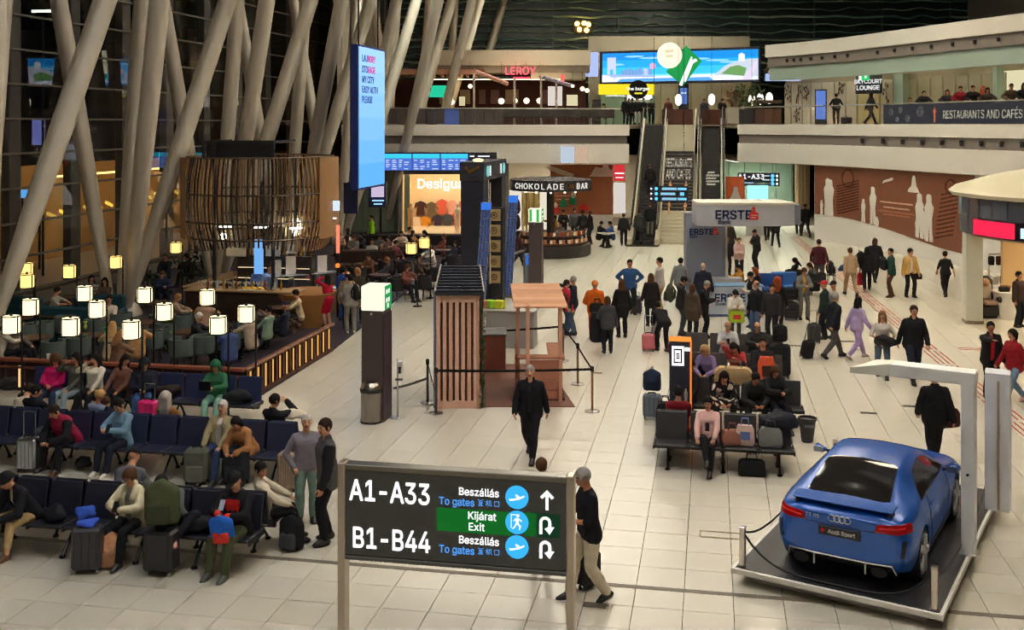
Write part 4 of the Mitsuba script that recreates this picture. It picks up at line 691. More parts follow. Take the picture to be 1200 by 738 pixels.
# ------------------------------------------------------------------ lit totems, bin, sanitizer post
def totem(p, h, lab):
    k = thing('lit_totem', lab, 'totem'); w = .48
    part(k, 'body', mv(box((w, .55, h - .55), (0, 0, (h - .55) / 2 + .02), .012), p, HALL), (74, 64, 62), 'satin'); part(k, 'plinth', mv(box((w + .03, .58, .05), (0, 0, .025)), p, HALL), (120, 112, 108), 'metal')
    part(k, 'light_box', mv(box((w + .02, .55, .52), (0, 0, h - .27), .02), p, HALL), 0, emit=(1.35, 1.25, .98)); part(k, 'side_strip', mv(box((.03, .56, h - .6), (w / 2 + .003, 0, (h - .6) / 2)), p, HALL), (58, 40, 46), 'satin')
    part(k, 'green_side', mv(box((.012, .44, .50), (w / 2 + .014, .03, h - .27)), p, HALL), 0, emit=(.02, .42, .10))
    for y, z in ((-.1, -.12), (.05, -.12), (-.1, -.3), (.05, -.3), (-.02, -.42)): part(k, 'pictogram', mv(box((.012, .10, .09), (w / 2 + .022, y, h + z - .02)), p, HALL), 0, emit=(1.1, 1.2, 1.0))
    part(k, 'knob', mv(ball(.03, (-.02, -.29, h - .60)), p, HALL), (200, 196, 190), 'metal'); return k
totem(at(441, 490), 2.86, 'dark square totem topped with a glowing cream light box, beside the steel bin')
k = totem(at(628, 333), 2.98, 'dark slim totem with a green and white light box, before the sweets counter'); c = at(628, 333)
for x, col in ((-.16, (.05, .6, .12)), (0, (1.3, 1.4, 1.2)), (.12, (.05, .6, .12))): part(k, 'light_stripe', mv(box((.10, .012, .48), (x, -.29, 2.71)), c, HALL), 0, emit=col)
BN_ = thing('waste_bin', 'round brushed steel waste bin with a dark rim, in front of the glowing totem', 'bin'); p = at(435.5, 494)
part(BN_, 'body', mv(lathe([(.225, .03), (.225, .66)], 28), p), (150, 144, 138), 'metal', 40); part(BN_, 'base_ring', mv(lathe([(.235, 0), (.235, .04)], 28), p), (34, 34, 36), 'satin'); part(BN_, 'rim', mv(lathe([(.24, .64), (.245, .70), (.235, .72)], 28), p), (24, 24, 26), 'satin'); part(BN_, 'lid', mv(lathe([(.235, .72), (.22, .79), (.17, .845), (.12, .84), (.12, .80)], 28), p), (196, 186, 176), 'metal', 50); part(BN_, 'opening', mv(lathe([(.12, .80), (.12, .81)], 20), p), (12, 12, 12))
k = thing('sanitizer_stand', 'slim white hand sanitizer stand right of the dark totem', 'stand'); p = at(466, 489); part(k, 'pole', tube(p, p + (0, 0, 1.25), .018), (214, 210, 204), 'satin'); part(k, 'base', mv(lathe([(.17, 0), (.17, .012), (.03, .02)], 20), p), (190, 186, 180), 'metal'); part(k, 'dispenser', mv(box((.12, .11, .28), (.05, -.03, 1.08), .02), p), (232, 230, 226), 'satin'); part(k, 'nozzle_window', mv(box((.06, .02, .14), (.05, -.09, 1.03)), p), (24, 24, 28), 'gloss'); part(k, 'drip_tray', mv(box((.16, .12, .015), (.03, -.03, .82)), p), (40, 40, 44), 'satin')
# ------------------------------------------------------------------ barrier posts and belts
def stanchion(p, lab, h=.97, col=(70, 66, 64)):
    k = thing('barrier_post', lab, 'barrier post'); part(k, 'base', mv(lathe([(.16, 0), (.16, .015), (.05, .03)], 24), p), (150, 146, 140), 'metal'); part(k, 'pole', tube(p, p + (0, 0, h), .026, None, 12), col, 'satin'); part(k, 'belt_head', mv(lathe([(.038, h - .1), (.038, h), (.02, h + .02)], 14), p), (24, 24, 26), 'satin'); return p + np.array([0, 0, h - .05])
B_ = {}
for n_, px, py, lab, col in (('a', 511, 484, 'black barrier post at the front left corner of the slatted booth', (50, 48, 48)), ('b', 501, 472, 'dark barrier post left of the slatted booth, holding a tape', (60, 62, 70)), ('c', 694, 482, 'barrier post with a coppery pole, right of the brown floor mat', (150, 104, 84)), ('d', 677, 450, 'second barrier post along the right edge of the brown mat, with a coppery pole', (140, 100, 80)), ('e', 660, 423, 'third barrier post along the brown mat, behind the pergola', (110, 96, 84)), ('f', 566, 430, 'barrier post behind the garlanded corner of the booth', (50, 48, 48))): B_[n_] = stanchion(at(px, py), lab, .97, col)
def belt(a, b, lab, drop=.02, col=(22, 20, 22)):
    t = np.linspace(0, 1, 9); P_ = np.outer(1 - t, a) + np.outer(t, b); P_[:, 2] -= drop * 4 * t * (1 - t); v = np.vstack([P_ + (0, 0, .025), P_ - (0, 0, .025)]); d = (b - a) / np.linalg.norm(b - a); nn = np.array([-d[1], d[0], 0]) * .004
    v = np.vstack([v + nn, v - nn]); f = []
    for i in range(8):
        for o, s in ((0, 1), (18, -1)):
            q = [o + i, o + i + 1, o + i + 10, o + i + 9][::s]; f += [[q[0], q[1], q[2]], [q[0], q[2], q[3]]]
        f += [[i, i + 18, i + 19], [i, i + 19, i + 1], [i + 9, i + 28, i + 27], [i + 9, i + 10, i + 28]]
    solo('barrier_belt', TM(v, f), col, lab, 'barrier belt', smooth=False)
belt(B_['a'], B_['c'], 'long black barrier belt across the front of the booth and the pergola'); belt(B_['c'], B_['d'], 'black barrier belt between the two coppery posts'); belt(B_['d'], B_['e'], 'black barrier belt running back behind the pergola'); belt(B_['f'], B_['e'], 'black barrier belt behind the brown counter', .02); belt(B_['b'], B_['a'] + (-.03, .0, -.42), 'striped barrier tape left of the slatted booth'); belt(at(461, 489) + (0, 0, .62), B_['b'] + (0, 0, -.36), 'striped tape between the sanitizer stand and the dark barrier post', .02, (90, 86, 84))
# ------------------------------------------------------------------ slatted wooden booth, pergola stall, mat, counters
WB, WB2 = (222, 178, 156), (208, 158, 132)
MAT = [at(566, 477), at(674, 477), at(640, 427), at(566, 427)]
solo('floor_mat', prism([q[:2] for q in MAT], .014), (112, 78, 66), 'reddish brown floor mat under the booth and the pergola', 'mat')
k = thing('slatted_booth', 'tall narrow booth of pale wooden slats under a dark ribbed sloping roof', 'booth'); p = at(511, 478); q = at(563, 478); w = q[0] - p[0]; D = 2.0; y0 = p[1]
part(k, 'corner_post', box((.09, .09, 2.5), (p[0] + .05, y0, 1.25), .006), WB); part(k, 'corner_post', box((.07, .09, 2.5), (q[0] - .05, y0, 1.25), .006), WB2)
for z, h in ((.08, .16), (2.42, .18)): part(k, 'rail', box((w, .07, h), (p[0] + w / 2, y0 + .01, z), .006), WB)
for i in range(6): part(k, 'slat', box((.085, .05, 2.2), (p[0] + .19 + i * .135, y0 + .0, 1.25), .005), [(224, 180, 158), (216, 170, 148), (230, 188, 166)][i % 3])
part(k, 'inner_panel', box((w - .2, .03, 2.3), (p[0] + w / 2, y0 + .12, 1.2)), (120, 80, 64)); part(k, 'side_wall', box((.05, D, 2.5), (p[0] - .03, y0 + D / 2, 1.25)), (112, 116, 140), 'satin'); part(k, 'rear_post', box((.09, .09, 2.5), (q[0] - .05, y0 + D, 1.25)), WB2); part(k, 'rear_wall', box((w, .05, 2.5), (p[0] + w / 2, y0 + D, 1.25)), WB2)
a, b = np.array([p[0] - .02, y0 - .12, 2.50]), np.array([p[0] - .02, y0 + 1.9, 2.82]); n_ = 9
part(k, 'roof', TM([a + (0, 0, 0), a + (w + .1, 0, 0), b + (w - .05, 0, 0), b, a + (0, 0, .06), a + (w + .1, 0, .06), b + (w - .05, 0, .06), b + (0, 0, .06)], [[0, 2, 1], [0, 3, 2], [4, 5, 6], [4, 6, 7], [0, 1, 5], [0, 5, 4], [1, 2, 6], [1, 6, 5], [2, 3, 7], [2, 7, 6], [3, 0, 4], [3, 4, 7]]), (30, 32, 42), 'satin')
for i in range(n_): t = (i + .4) / n_; c = a + (b - a) * t; part(k, 'roof_batten', box((w + .08, .09, .04), (c[0] + (w + .05) / 2, c[1], c[2] + .085), .004), (40, 44, 56), 'satin')
for s in (0, 1): part(k, 'verge', sweep([a + (s * (w + .1), 0, .09), b + (s * (w - .05), 0, .09)], .022, 6), (150, 140, 130), 'satin')
gp = at(564.5, 478); rg = np.random.default_rng(8); ms = []
for i in range(420):
    z = rg.uniform(.02, 2.55); a_ = rg.uniform(0, 6.28); r_ = rg.uniform(.02, .06); m = TM([(0, 0, 0), (.016, .06, 0), (0, .10, .02), (-.016, .06, 0)], [[0, 1, 2], [0, 2, 3]]); ms.append(mv(m, (r_ * math.cos(a_), r_ * math.sin(a_), z), a_, 1, rg.uniform(-.8, 1.2)))
g_ = thing('garland', 'thin green leafy garland wound down the right corner of the slatted booth', 'garland'); part(g_, 'leaves', mv(cat(ms), gp), (52, 72, 50), 'matte', False, kind='stuff'); part(g_, 'stem', sweep([gp + (.02 * math.sin(z * 6), .02 * math.cos(z * 6), z) for z in np.linspace(0, 2.56, 26)], .02, 6), (60, 66, 50))
k = thing('brown_counter_box', 'dark reddish brown counter box between booth and pergola', 'counter'); p = at(578, 436); part(k, 'body', mv(box((.62, .9, .92), (0, .45, .46), .01), p), (112, 64, 54), 'satin'); part(k, 'worktop', mv(box((.68, .96, .04), (0, .45, .94), .008), p), (74, 72, 74), 'satin')
k = thing('wooden_pergola', 'open wooden pergola stall with a sloping plank roof on four posts', 'stall'); pa, pb_ = at(607, 470), at(662, 470); PY, PD = pa[1], 1.5
for x, y, hh in ((pa[0], PY + .3, 2.18), (pb_[0] - .1, PY, 2.18), (pa[0] + .22, PY - .05, 2.18), (pb_[0] - .05, PY + PD, 2.35), (pa[0], PY + PD, 2.35)): part(k, 'post', box((.085, .085, hh), (x, y, hh / 2), .006), [WB2, (200, 146, 120)][int(hh > 2.2)])
ra, rb_ = dep(602.5, 361, PY - .1), dep(665.5, 361, PY - .1); rc, rd = dep(598, 333.5, PY + .75), dep(655, 333, PY + .75)
for i in range(7):
    t0, t1 = i / 7, (i + .94) / 7; A_, B2 = ra + (rc - ra) * t0, rb_ + (rd - rb_) * t0; C_, D_ = ra + (rc - ra) * t1, rb_ + (rd - rb_) * t1; u_ = np.array([0, 0, .035])
    part(k, 'roof_plank', TM([A_, B2, D_, C_, A_ + u_, B2 + u_, D_ + u_, C_ + u_], [[0, 2, 1], [0, 3, 2], [4, 5, 6], [4, 6, 7], [0, 1, 5], [0, 5, 4], [1, 2, 6], [1, 6, 5], [2, 3, 7], [2, 7, 6], [3, 0, 4], [3, 4, 7]]), [(214, 162, 126), (206, 154, 118), (220, 170, 134)][i % 3])
re_, rf_ = rc + (.05, 1.0, -.55), rd + (.05, 1.0, -.55)
part(k, 'roof_rear', TM([rc, rd, rf_, re_, rc + (0, 0, .03), rd + (0, 0, .03), rf_ + (0, 0, .03), re_ + (0, 0, .03)], [[0, 2, 1], [0, 3, 2], [4, 5, 6], [4, 6, 7], [0, 1, 5], [0, 5, 4], [1, 2, 6], [1, 6, 5], [2, 3, 7], [2, 7, 6], [3, 0, 4], [3, 4, 7]]), (180, 122, 88))
part(k, 'side_board', box((.05, PD, 1.0), (pa[0] - .04, PY + PD / 2, .5)), (120, 72, 56)); 
for i in range(4): part(k, 'front_board', box((pb_[0] - pa[0] - .3, .04, .215), ((pa[0] + pb_[0]) / 2 + .04, PY + .02, .13 + i * .23), .006), [(178, 118, 94), (170, 112, 88)][i % 2])
part(k, 'counter_top', box((.34, PD, .05), (pb_[0] - .2, PY + PD / 2 + .1, .98)), (176, 124, 100)); part(k, 'counter_top', box((pb_[0] - pa[0], .3, .05), ((pa[0] + pb_[0]) / 2, PY + .1, .98)), (170, 118, 94)); part(k, 'inner_floor', box((pb_[0] - pa[0], PD, .04), ((pa[0] + pb_[0]) / 2, PY + PD / 2, .035)), (58, 34, 28))
gk = bush(dep(661, 352, PY + .6) + (0, 0, -.25), .12, .4, 40, (44, 62, 46), 12, 'small green sprig hanging at the right end of the pergola roof', 'garland_sprig', .09)
# ------------------------------------------------------------------ black arch kiosk with the golden tick, boards and samples
AK = thing('arch_kiosk', 'tall black arch-shaped kiosk with a golden tick on its front', 'kiosk'); ka = dep(540, 188, 37.0); kz = 4.95
K_ = lambda u, v, z: np.array([ka[0], 37.0, 0]) + U * u + V * v + np.array([0, 0, z])
def kbox(name, u0, u1, v0, v1, z0, z1, col, fin='satin', **kw): return part(AK, name, mv(box((u1 - u0, v1 - v0, z1 - z0), ((u0 + u1) / 2, (v0 + v1) / 2, (z0 + z1) / 2), .01), K_(0, 0, 0), HALL), col, fin, **kw)
kbox('pillar', 0, .80, 0, .9, 0, 4.3, (30, 32, 46)); kbox('pillar', .30, .80, 3.3, 4.0, 0, 4.3, (34, 34, 42)); kbox('top_beam', -.03, .83, -.03, 4.05, 4.3, kz, (44, 44, 54))
part(AK, 'tick', mv(prism([(-.26, .09), (-.10, -.10), (.28, .10), (.25, .17), (-.09, .02), (-.22, .15)], .02), K_(.40, -.035, 4.66), HALL, rx=math.pi / 2), (206, 160, 84), 'metal', smooth=False)
part(AK, 'emblem_text', mv(box((.3, .02, .06), (0, 0, 0)), K_(.40, -.035, 4.42), HALL), (52, 34, 36))
for v in (.5, 3.4): part(AK, 'round_picture', mv(mv(prism([(math.cos(a) * .20, math.sin(a) * .20) for a in np.linspace(0, 6.28, 24)], .02), (0, 0, 0), 0, 1, math.pi / 2), K_(.85, v, 4.62), HALL + math.pi / 2), 0, emit=(.25, .75, .75))
for v in (.95, 2.9): part(AK, 'lit_figure', mv(box((.02, .16, .36)), K_(.85, v, 4.62), HALL), 0, emit=(1.1, 1.15, 1.05))
kbox('light_edge', .82, .86, .92, .98, .6, 4.2, (232, 226, 214), 'satin'); part(AK, 'roof_lamp', ball(.14, K_(.55, .3, kz + .06), 2, (1.4, 1, .5)), 0, emit=(1.6, 1.3, .8))
k = thing('sample_column', 'black column carrying five square tan sample plates, inside the arch kiosk', 'display'); c = K_(.98, 1.2, 0)
part(k, 'column', mv(box((.62, .4, 3.3), (0, 0, 1.65)), c, HALL), (24, 24, 30), 'satin')
for i in range(5):
    pl = part(k, 'plate', mv(box((.46, .04, .42), (0, -.22, 3.05 - .55 * i), .01), c, HALL), (186, 160, 112), 'satin'); part(pl, 'mark', mv(trimesh.creation.torus(.10, .018, 16, 6), c + (0, 0, 3.05 - .55 * i) - V * .245, HALL, 1, math.pi / 2), (110, 84, 52)); part(pl, 'dot', mv(box((.08, .02, .06), (0, -.245, 3.05 - .55 * i)), c, HALL), (90, 70, 46))
for (px, y0, y1, yy, lean, lab) in ((566, 237, 343, 36.0, .42, 'left of the tan sample plates'), (598, 229, 330, 38.5, .4, 'right of the tan sample plates')):
    k = thing('leaning_board', f'narrow blue gridded board with a bright blue top, {lab}', 'board'); z1, z0 = dep(0, y0, yy)[2], .1; x = dep(px, 0, yy)[0]
    for r in range(12):
        for c_ in range(3): t = (r + .5) / 12; part(k, 'grid_tile', mv(box((.095, .04, (z1 - z0) / 12 - .03)), (x - .11 + .11 * c_ + lean * (t - .5) * .55, yy - .03, z0 + (z1 - z0) * t * .93), .0), (72, 96, 160) if (r + c_) % 2 else (60, 84, 146), 'satin')
    part(k, 'top_panel', mv(box((.34, .05, .24)), (x + lean * .25, yy - .03, z1 - .13)), 0, emit=(.04, .22, .9)); part(k, 'back_frame', TM([(x - .17 - lean * .28, yy, z0), (x + .17 - lean * .28, yy, z0), (x + .18 + lean * .27, yy, z1), (x - .16 + lean * .27, yy, z1), (x - .17 - lean * .28, yy + .1, 0), (x + .17 - lean * .28, yy + .1, 0), (x + .18 + lean * .27, yy + .06, z1), (x - .16 + lean * .27, yy + .06, z1)], [[0, 1, 2], [0, 2, 3], [5, 4, 7], [5, 7, 6], [0, 3, 7], [0, 7, 4], [1, 5, 6], [1, 6, 2], [3, 2, 6], [3, 6, 7], [0, 4, 5], [0, 5, 1]]), (206, 206, 210), 'satin')
k = thing('info_stand', 'grey pedestal with a slanted top and blue screen, before the slim totem', 'stand'); p = at(619, 333); part(k, 'pedestal', mv(box((.34, .3, 1.2), (0, 0, .6), .02), p, .2), (120, 124, 132), 'satin'); part(k, 'slanted_top', mv(box((.46, .34, .05), (0, 0, 1.32), .01), p, .2, 1, 0, -.3), (150, 152, 158), 'metal'); part(k, 'screen', mv(box((.26, .02, .42), (0, -.16, .98)), p, .2), 0, emit=(.04, .16, .62))
k = thing('grey_counter', 'light grey counter box with bright leaflets on top, behind the booth', 'counter'); p = at(597, 408); part(k, 'body', mv(box((1.35, .7, 1.0), (0, .35, .5), .01), p, HALL), (140, 136, 132), 'satin'); part(k, 'white_end', mv(box((.3, .72, 1.0), (-.83, .35, .5), .01), p, HALL), (224, 222, 216), 'satin'); part(k, 'top', mv(box((1.75, .78, .05), (-.15, .35, 1.03), .01), p, HALL), (160, 156, 150), 'satin')
for x, col, lab in ((-.62, (150, 200, 60), 'bright green'), (-.35, (206, 210, 60), 'yellow green'), (-.85, (214, 120, 110), 'pink and white')): solo('leaflet_bundle', mv(box((.28, .22, .22), (0, 0, .11), .02), p + U * x + V * .35 + (0, 0, 1.055), HALL + x), col, f'{lab} bundle lying on the light grey counter behind the booth', 'leaflets')
# ------------------------------------------------------------------ bank kiosk
EB = thing('bank_kiosk', 'grey bank kiosk with a curved lettered header over a tall lettered wall', 'kiosk'); wy = 37.0; ex = dep(803, 0, wy)[0]; ew = dep(849, 0, wy)[0] - ex
part(EB, 'tall_wall', box((ew, .5, 3.2), (ex + ew / 2, wy + .1, 1.6), .01), (142, 146, 160), 'satin'); part(EB, 'wall_edge', box((.07, .56, 3.2), (ex + ew + .03, wy + .1, 1.6), .01), (222, 216, 204), 'satin')
part(EB, 'lettering', upright(text('ERSTE', .20, .015, True), dep(822, 271.5, wy - .16), -math.pi / 2), (30, 48, 92), smooth=False); part(EB, 'lettering', upright(text('Bank', .09, .015), dep(813, 277, wy - .16), -math.pi / 2), (40, 60, 110), smooth=False)
def emblem(p, s, face=-math.pi / 2):
    m = cat(prism([(-.5, -.5), (.5, -.5), (.5, .28), (.18, .28), (.18, .55), (-.18, .55), (-.18, .28), (-.5, .28)], .02)); m.apply_scale((s, s, 1)); dots = [mv(prism([(math.cos(a) * .17 * s, math.sin(a) * .17 * s) for a in np.linspace(0, 6.28, 14)], .022), (0, .72 * s, 0))]
    bars = cat(box((.62 * s, .09 * s, .006), (-.06 * s, -.26 * s, .023)), box((.62 * s, .09 * s, .006), (.06 * s, -.02 * s, .023)))
    e_ = part(EB, 'emblem', upright(cat(m, dots), p, face), (206, 56, 50), smooth=False, label='red emblem'); part(e_, 'emblem_line', upright(bars, p, face), (224, 210, 204), smooth=False)
emblem(dep(838.5, 271.5, wy - .16), .20)
hc_ = np.array([dep(864, 0, 36.3)[0], 41.2, 0]); R_h = 6.4; ha = math.asin((920 - 808) / 2 * 36.0 / 1250 / R_h); hz0, hz1 = 2.93, 3.66; an = np.linspace(-math.pi / 2 - ha, -math.pi / 2 + ha, 26)
outl = [(hc_[0] + R_h * math.cos(a), hc_[1] + R_h * math.sin(a)) for a in an]; back = [(outl[-1][0] - .2, outl[-1][1] + 1.5), (outl[0][0] + .1, outl[0][1] + 1.5)]
part(EB, 'header', prism(outl + back, hz1 - hz0, hz0), (198, 200, 208), 'satin', 40); part(EB, 'header_rim', prism([(x, y - .03) for x, y in outl] + back, .08, hz1 - .04), (228, 220, 200), 'satin'); part(EB, 'header_end', box((.3, 1.1, .66), (outl[-1][0] + .1, outl[-1][1] + .75, 3.28)), (120, 124, 136), 'satin')
def hbend(m, px, z, off):
    a0 = math.asin((dep(px, 0, 35.3)[0] - hc_[0]) / R_h); v = np.array(m.vertices); a = -math.pi / 2 + a0 + v[:, 0] / R_h; r = R_h + off + v[:, 2]; return TM(np.stack([hc_[0] + r * np.cos(a), hc_[1] + r * np.sin(a), z + v[:, 1]], 1), m.faces)
part(EB, 'lettering', hbend(text('ERSTE', .28, .015, True), 856, 3.31, .01), (22, 34, 74), smooth=False); part(EB, 'lettering', hbend(text('Bank', .13, .015, True), 846, 3.07, .01), (22, 34, 74), smooth=False); a0 = math.asin((dep(879, 0, 35.3)[0] - hc_[0]) / R_h); emblem(np.array([hc_[0] + (R_h + .02) * math.sin(a0), hc_[1] - (R_h + .02) * math.cos(a0), 3.30]), .30, -math.pi / 2 + a0)
part(EB, 'lettering', upright(text('E', .22, .02, True), (outl[-1][0] + .26, outl[-1][1] + .75, 3.3), 0.0), (30, 44, 84), smooth=False)
cy = at(860, 371); 
part(EB, 'counter', box((1.85, .6, .98), (cy[0], cy[1] + .3, .49), .015), (196, 206, 220), 'satin'); part(EB, 'counter_top', box((1.95, .68, .05), (cy[0], cy[1] + .3, 1.0), .012), (120, 160, 196), 'satin'); part(EB, 'counter_base', box((1.9, .62, .08), (cy[0], cy[1] + .29, .04)), (70, 84, 120), 'satin'); part(EB, 'lettering', upright(text('ERSTE', .24, .012, True), (cy[0] - .12, cy[1] - .006, .62), -math.pi / 2), (24, 36, 78), smooth=False); part(EB, 'lettering', upright(text('Bank', .11, .012), (cy[0] - .42, cy[1] - .006, .42), -math.pi / 2), (40, 56, 100), smooth=False); emblem(np.array([cy[0] + .62, cy[1] - .006, .64]), .22)
part(EB, 'rear_counter', box((1.3, .5, 1.0), (cy[0] + .0, cy[1] + 1.9, .5)), (206, 206, 208), 'satin'); part(EB, 'floor_lamp_spot', ball(.05, dep(849, 262, wy - .2)), 0, emit=(6, 6, 5.5))
for px, py, col, lab in ((905, 352, (40, 74, 140), 'dark blue'), (921, 350, (70, 120, 186), 'light blue')):
    p = at(px, py); k = thing('blue_bench', f'{lab} upholstered bench seat right of the bank counter', 'bench'); part(k, 'seat', mv(box((.9, .55, .12), (0, 0, .42), .03), p), col); part(k, 'backrest', mv(box((.9, .12, .5), (0, .28, .68), .03), p), col); part(k, 'base', mv(box((.8, .45, .36), (0, 0, .18)), p), (60, 62, 70))
# ------------------------------------------------------------------ charging column with the orange lit edge
k = thing('charging_column', 'dark charging column with an orange glowing edge and a lit phone pictogram', 'charging station'); p = at(797, 470); p = np.array([dep(797, 0, 21.6)[0], 21.6, 0])
part(k, 'body', mv(box((.42, .30, 1.92), (0, 0, .96), .02), p, HALL), (40, 44, 58), 'satin'); part(k, 'glow_edge', mv(box((.03, .32, 1.86), (.215, -.01, .94)), p, HALL), 0, emit=(1.3, .30, .05)); part(k, 'glow_edge', mv(box((.44, .32, .04), (0, -.005, 1.91)), p, HALL, 1, 0, 0), 0, emit=(1.4, .42, .06))
part(k, 'pictogram_field', mv(box((.25, .012, .40), (-.04, -.155, 1.60), .004), p, HALL), 0, emit=(1.25, 1.25, 1.25)); part(k, 'phone_mark', mv(cat([box((.15, .012, .018), (-.04, -.166, 1.60 + s * .13)) for s in (-1, 1)] + [box((.018, .012, .28), (-.04 + s * .07, -.166, 1.60)) for s in (-1, 1)] + [box((.06, .012, .02), (-.04, -.166, 1.60 + z)) for z in (-.04, 0, .04)]), p, HALL), (30, 34, 46)); part(k, 'white_tag', mv(box((.12, .02, .08), (.15, -.165, 1.74), .004), p, HALL), 0, emit=(1.1, 1.1, 1.1))
# ------------------------------------------------------------------ rows of linked seats
def seat_row(c, n, face, lab, pitch=.57, col=(36, 42, 66), seatc=(30, 34, 52)):
    """A beam with n seats; c: the middle of the seats' floor line; face: where the sitters look, degrees."""
    k = thing('seat_row', lab, 'seat row'); f = math.radians(face) + math.pi / 2; M = frame(c, f)
    b = box((pitch - .05, .035, .52), (0, 0, 0), .012); b = mv(b, (0, .29, .66), 0, 1, -.20); s = mv(box((pitch - .04, .48, .05), (0, 0, 0), .018), (0, -.01, .42), 0, 1, -.06); sk = box((.03, .5, .06), (0, .02, .40))
    bd, sd, kd = shape(b, col, 'satin'), shape(s, seatc, 'satin'), shape(sk, (22, 22, 26), 'satin')
    for i in range(n):
        x = (i - (n - 1) / 2) * pitch; X = np.eye(4); X[0, 3] = x
        for nm, d in (('seat', sd), ('backrest', bd)): kk = key_for(k + '__' + nm); scene[kk] = dict(d); scene[kk]['to_world'] = T(M @ X)
        for e_ in ((-1, 1) if i == 0 else (1,)):
            X2 = np.eye(4); X2[0, 3] = x + e_ * pitch / 2; kk = key_for(k + '__side_bracket'); scene[kk] = dict(kd); scene[kk]['to_world'] = T(M @ X2)
    part(k, 'beam', box((n * pitch, .07, .07), (0, .08, .34)), (26, 26, 30), 'satin', M=M)
    for i in range(0, n + 1, 2):
        x = (i - n / 2) * pitch + (.25 if i == 0 else -.25 if i >= n - 1 else 0)
        leg = cat(sweep([(x, .08, .33), (x, -.06, .20), (x, -.22, .02)], .022, 8), sweep([(x, .08, .33), (x, .20, .20), (x, .30, .02)], .022, 8), mv(lathe([(.045, 0), (.045, .025)], 12), (x, -.22, 0)), mv(lathe([(.045, 0), (.045, .025)], 12), (x, .30, 0)))
        part(k, 'leg', leg, (40, 40, 44), 'metal', M=M)
    return k
FA = math.degrees(HALL)
def rowpt(p, v=0.0): return np.array(p) + V * v
LA = np.array([-7.9, 23.06, 0]) - V * .32; LB = np.array([-7.2, 19.72, 0]); LC_ = np.array([-6.1, 15.92, 0])
seat_row(LA, 9, -90 + FA, 'rear row of dark blue linked seats along the low restaurant fence', .60, (38, 46, 78))
seat_row(rowpt(LB, -.36), 12, -90 + FA, 'middle row of dark blue linked seats facing the camera'); seat_row(rowpt(LB, .42), 12, 90 + FA, 'row of dark linked seats turned away, back to back with the middle row')
seat_row(rowpt(LC_, -.36), 9, -90 + FA, 'front row of black linked seats facing the camera', .575, (34, 36, 50), (28, 29, 38)); seat_row(rowpt(LC_, .42), 9, 90 + FA, 'row of black linked seats turned away, back to back with the front row', .575, (34, 36, 50), (28, 29, 38))
RD = np.array([3.9, 19.72, 0])
GRY = ((44, 43, 46), (36, 35, 38))
seat_row(rowpt(RD, -.36), 4, -90 + FA, 'row of four black linked seats facing the camera, left of the car', .62, *GRY); seat_row(rowpt(RD, .42), 4, 90 + FA, 'row of four black linked seats turned away, behind the woman in pink', .62, *GRY)
seat_row(np.array([4.75, 22.1, 0]), 4, -90 + FA, 'second block of black linked seats, beside the charging column', .62, *GRY); seat_row(np.array([5.0, 24.6, 0]), 4, -90 + FA, 'third row of grey linked seats in the right-hand waiting group', .62, (66, 62, 60), (50, 48, 46)); seat_row(np.array([5.6, 26.9, 0]), 4, -90 + FA, 'farthest row of grey linked seats in the right-hand waiting group', .62, (66, 62, 60), (50, 48, 46))
# ------------------------------------------------------------------ round shop with the domed canopy at the right
RS = thing('round_shop', 'round shop with a cream domed canopy over a glazed fascia and a red lit band', 'shop'); rc_ = np.array([18.5, 33.0, 0]); RR = 4.33
part(RS, 'dome', mv(lathe([(RR + .22, 4.02), (RR + .30, 4.14), (RR + .10, 4.30), (RR * .75, 4.66), (RR * .45, 4.92), (.1, 5.05)], 64), rc_), (204, 197, 170), 'satin', 50); part(RS, 'canopy_floor', mv(lathe([(.1, 2.80), (RR - .1, 2.80), (RR - .1, 2.86)], 48), rc_), (214, 198, 168))
def arc(a0, a1, z0, z1, r, t=.04, n=14):
    a = np.linspace(a0, a1, n); o = [(rc_[0] + r * math.cos(x), rc_[1] + r * math.sin(x)) for x in a]; i = [(rc_[0] + (r - t) * math.cos(x), rc_[1] + (r - t) * math.sin(x)) for x in a[::-1]]; return prism(o + i, z1 - z0, z0)
part(RS, 'fascia', cat([arc(-.2 + i * .628 / 2, -.2 + (i + 1) * .628 / 2, 2.86, 4.05, RR - .02, .06, 6) for i in range(20)]), (70, 74, 84), 'gloss')
for i in range(14): a = math.pi * .82 + i * .14; part(RS, 'glass_panel', arc(a + .004, a + .136, 3.42, 4.03, RR + .02, .02, 4), [(84, 90, 100), (70, 76, 86), (96, 100, 108)][i % 3], 'gloss')
for a0, a1 in ((math.pi * 1.02, math.pi * 1.15), (math.pi * 1.175, math.pi * 1.20), (math.pi * 1.255, math.pi * 1.62)): part(RS, 'red_band', arc(a0, a1, 2.90, 3.36, RR + .03, .03, 12), 0, emit=(1.35, .02, .10))
part(RS, 'lit_screen', arc(math.pi * 1.165, math.pi * 1.215, 2.95, 3.25, RR + .05, .03, 6), 0, emit=(.9, 1.2, 1.4)); part(RS, 'dark_band', arc(math.pi * 1.145, math.pi * 1.26, 2.88, 3.38, RR + .02, .02, 8), (26, 24, 32), 'gloss'); part(RS, 'blue_spot', mv(ball(.14, (rc_[0] + 4.36 * math.cos(4.04), rc_[1] + 4.36 * math.sin(4.04), 3.70), 2, (1, 1, 1.4))), 0, emit=(.12, .45, 1.3))
a = math.pi * 1.30; tm = text('PUMA', .17, .02, True); v = np.array(tm.vertices); part(RS, 'lettering', TM(np.stack([rc_[0] + (RR + .04 + v[:, 2]) * np.cos(a + v[:, 0] / RR), rc_[1] + (RR + .04 + v[:, 2]) * np.sin(a + v[:, 0] / RR), 3.08 + v[:, 1]], 1), tm.faces), (60, 6, 16), smooth=False)
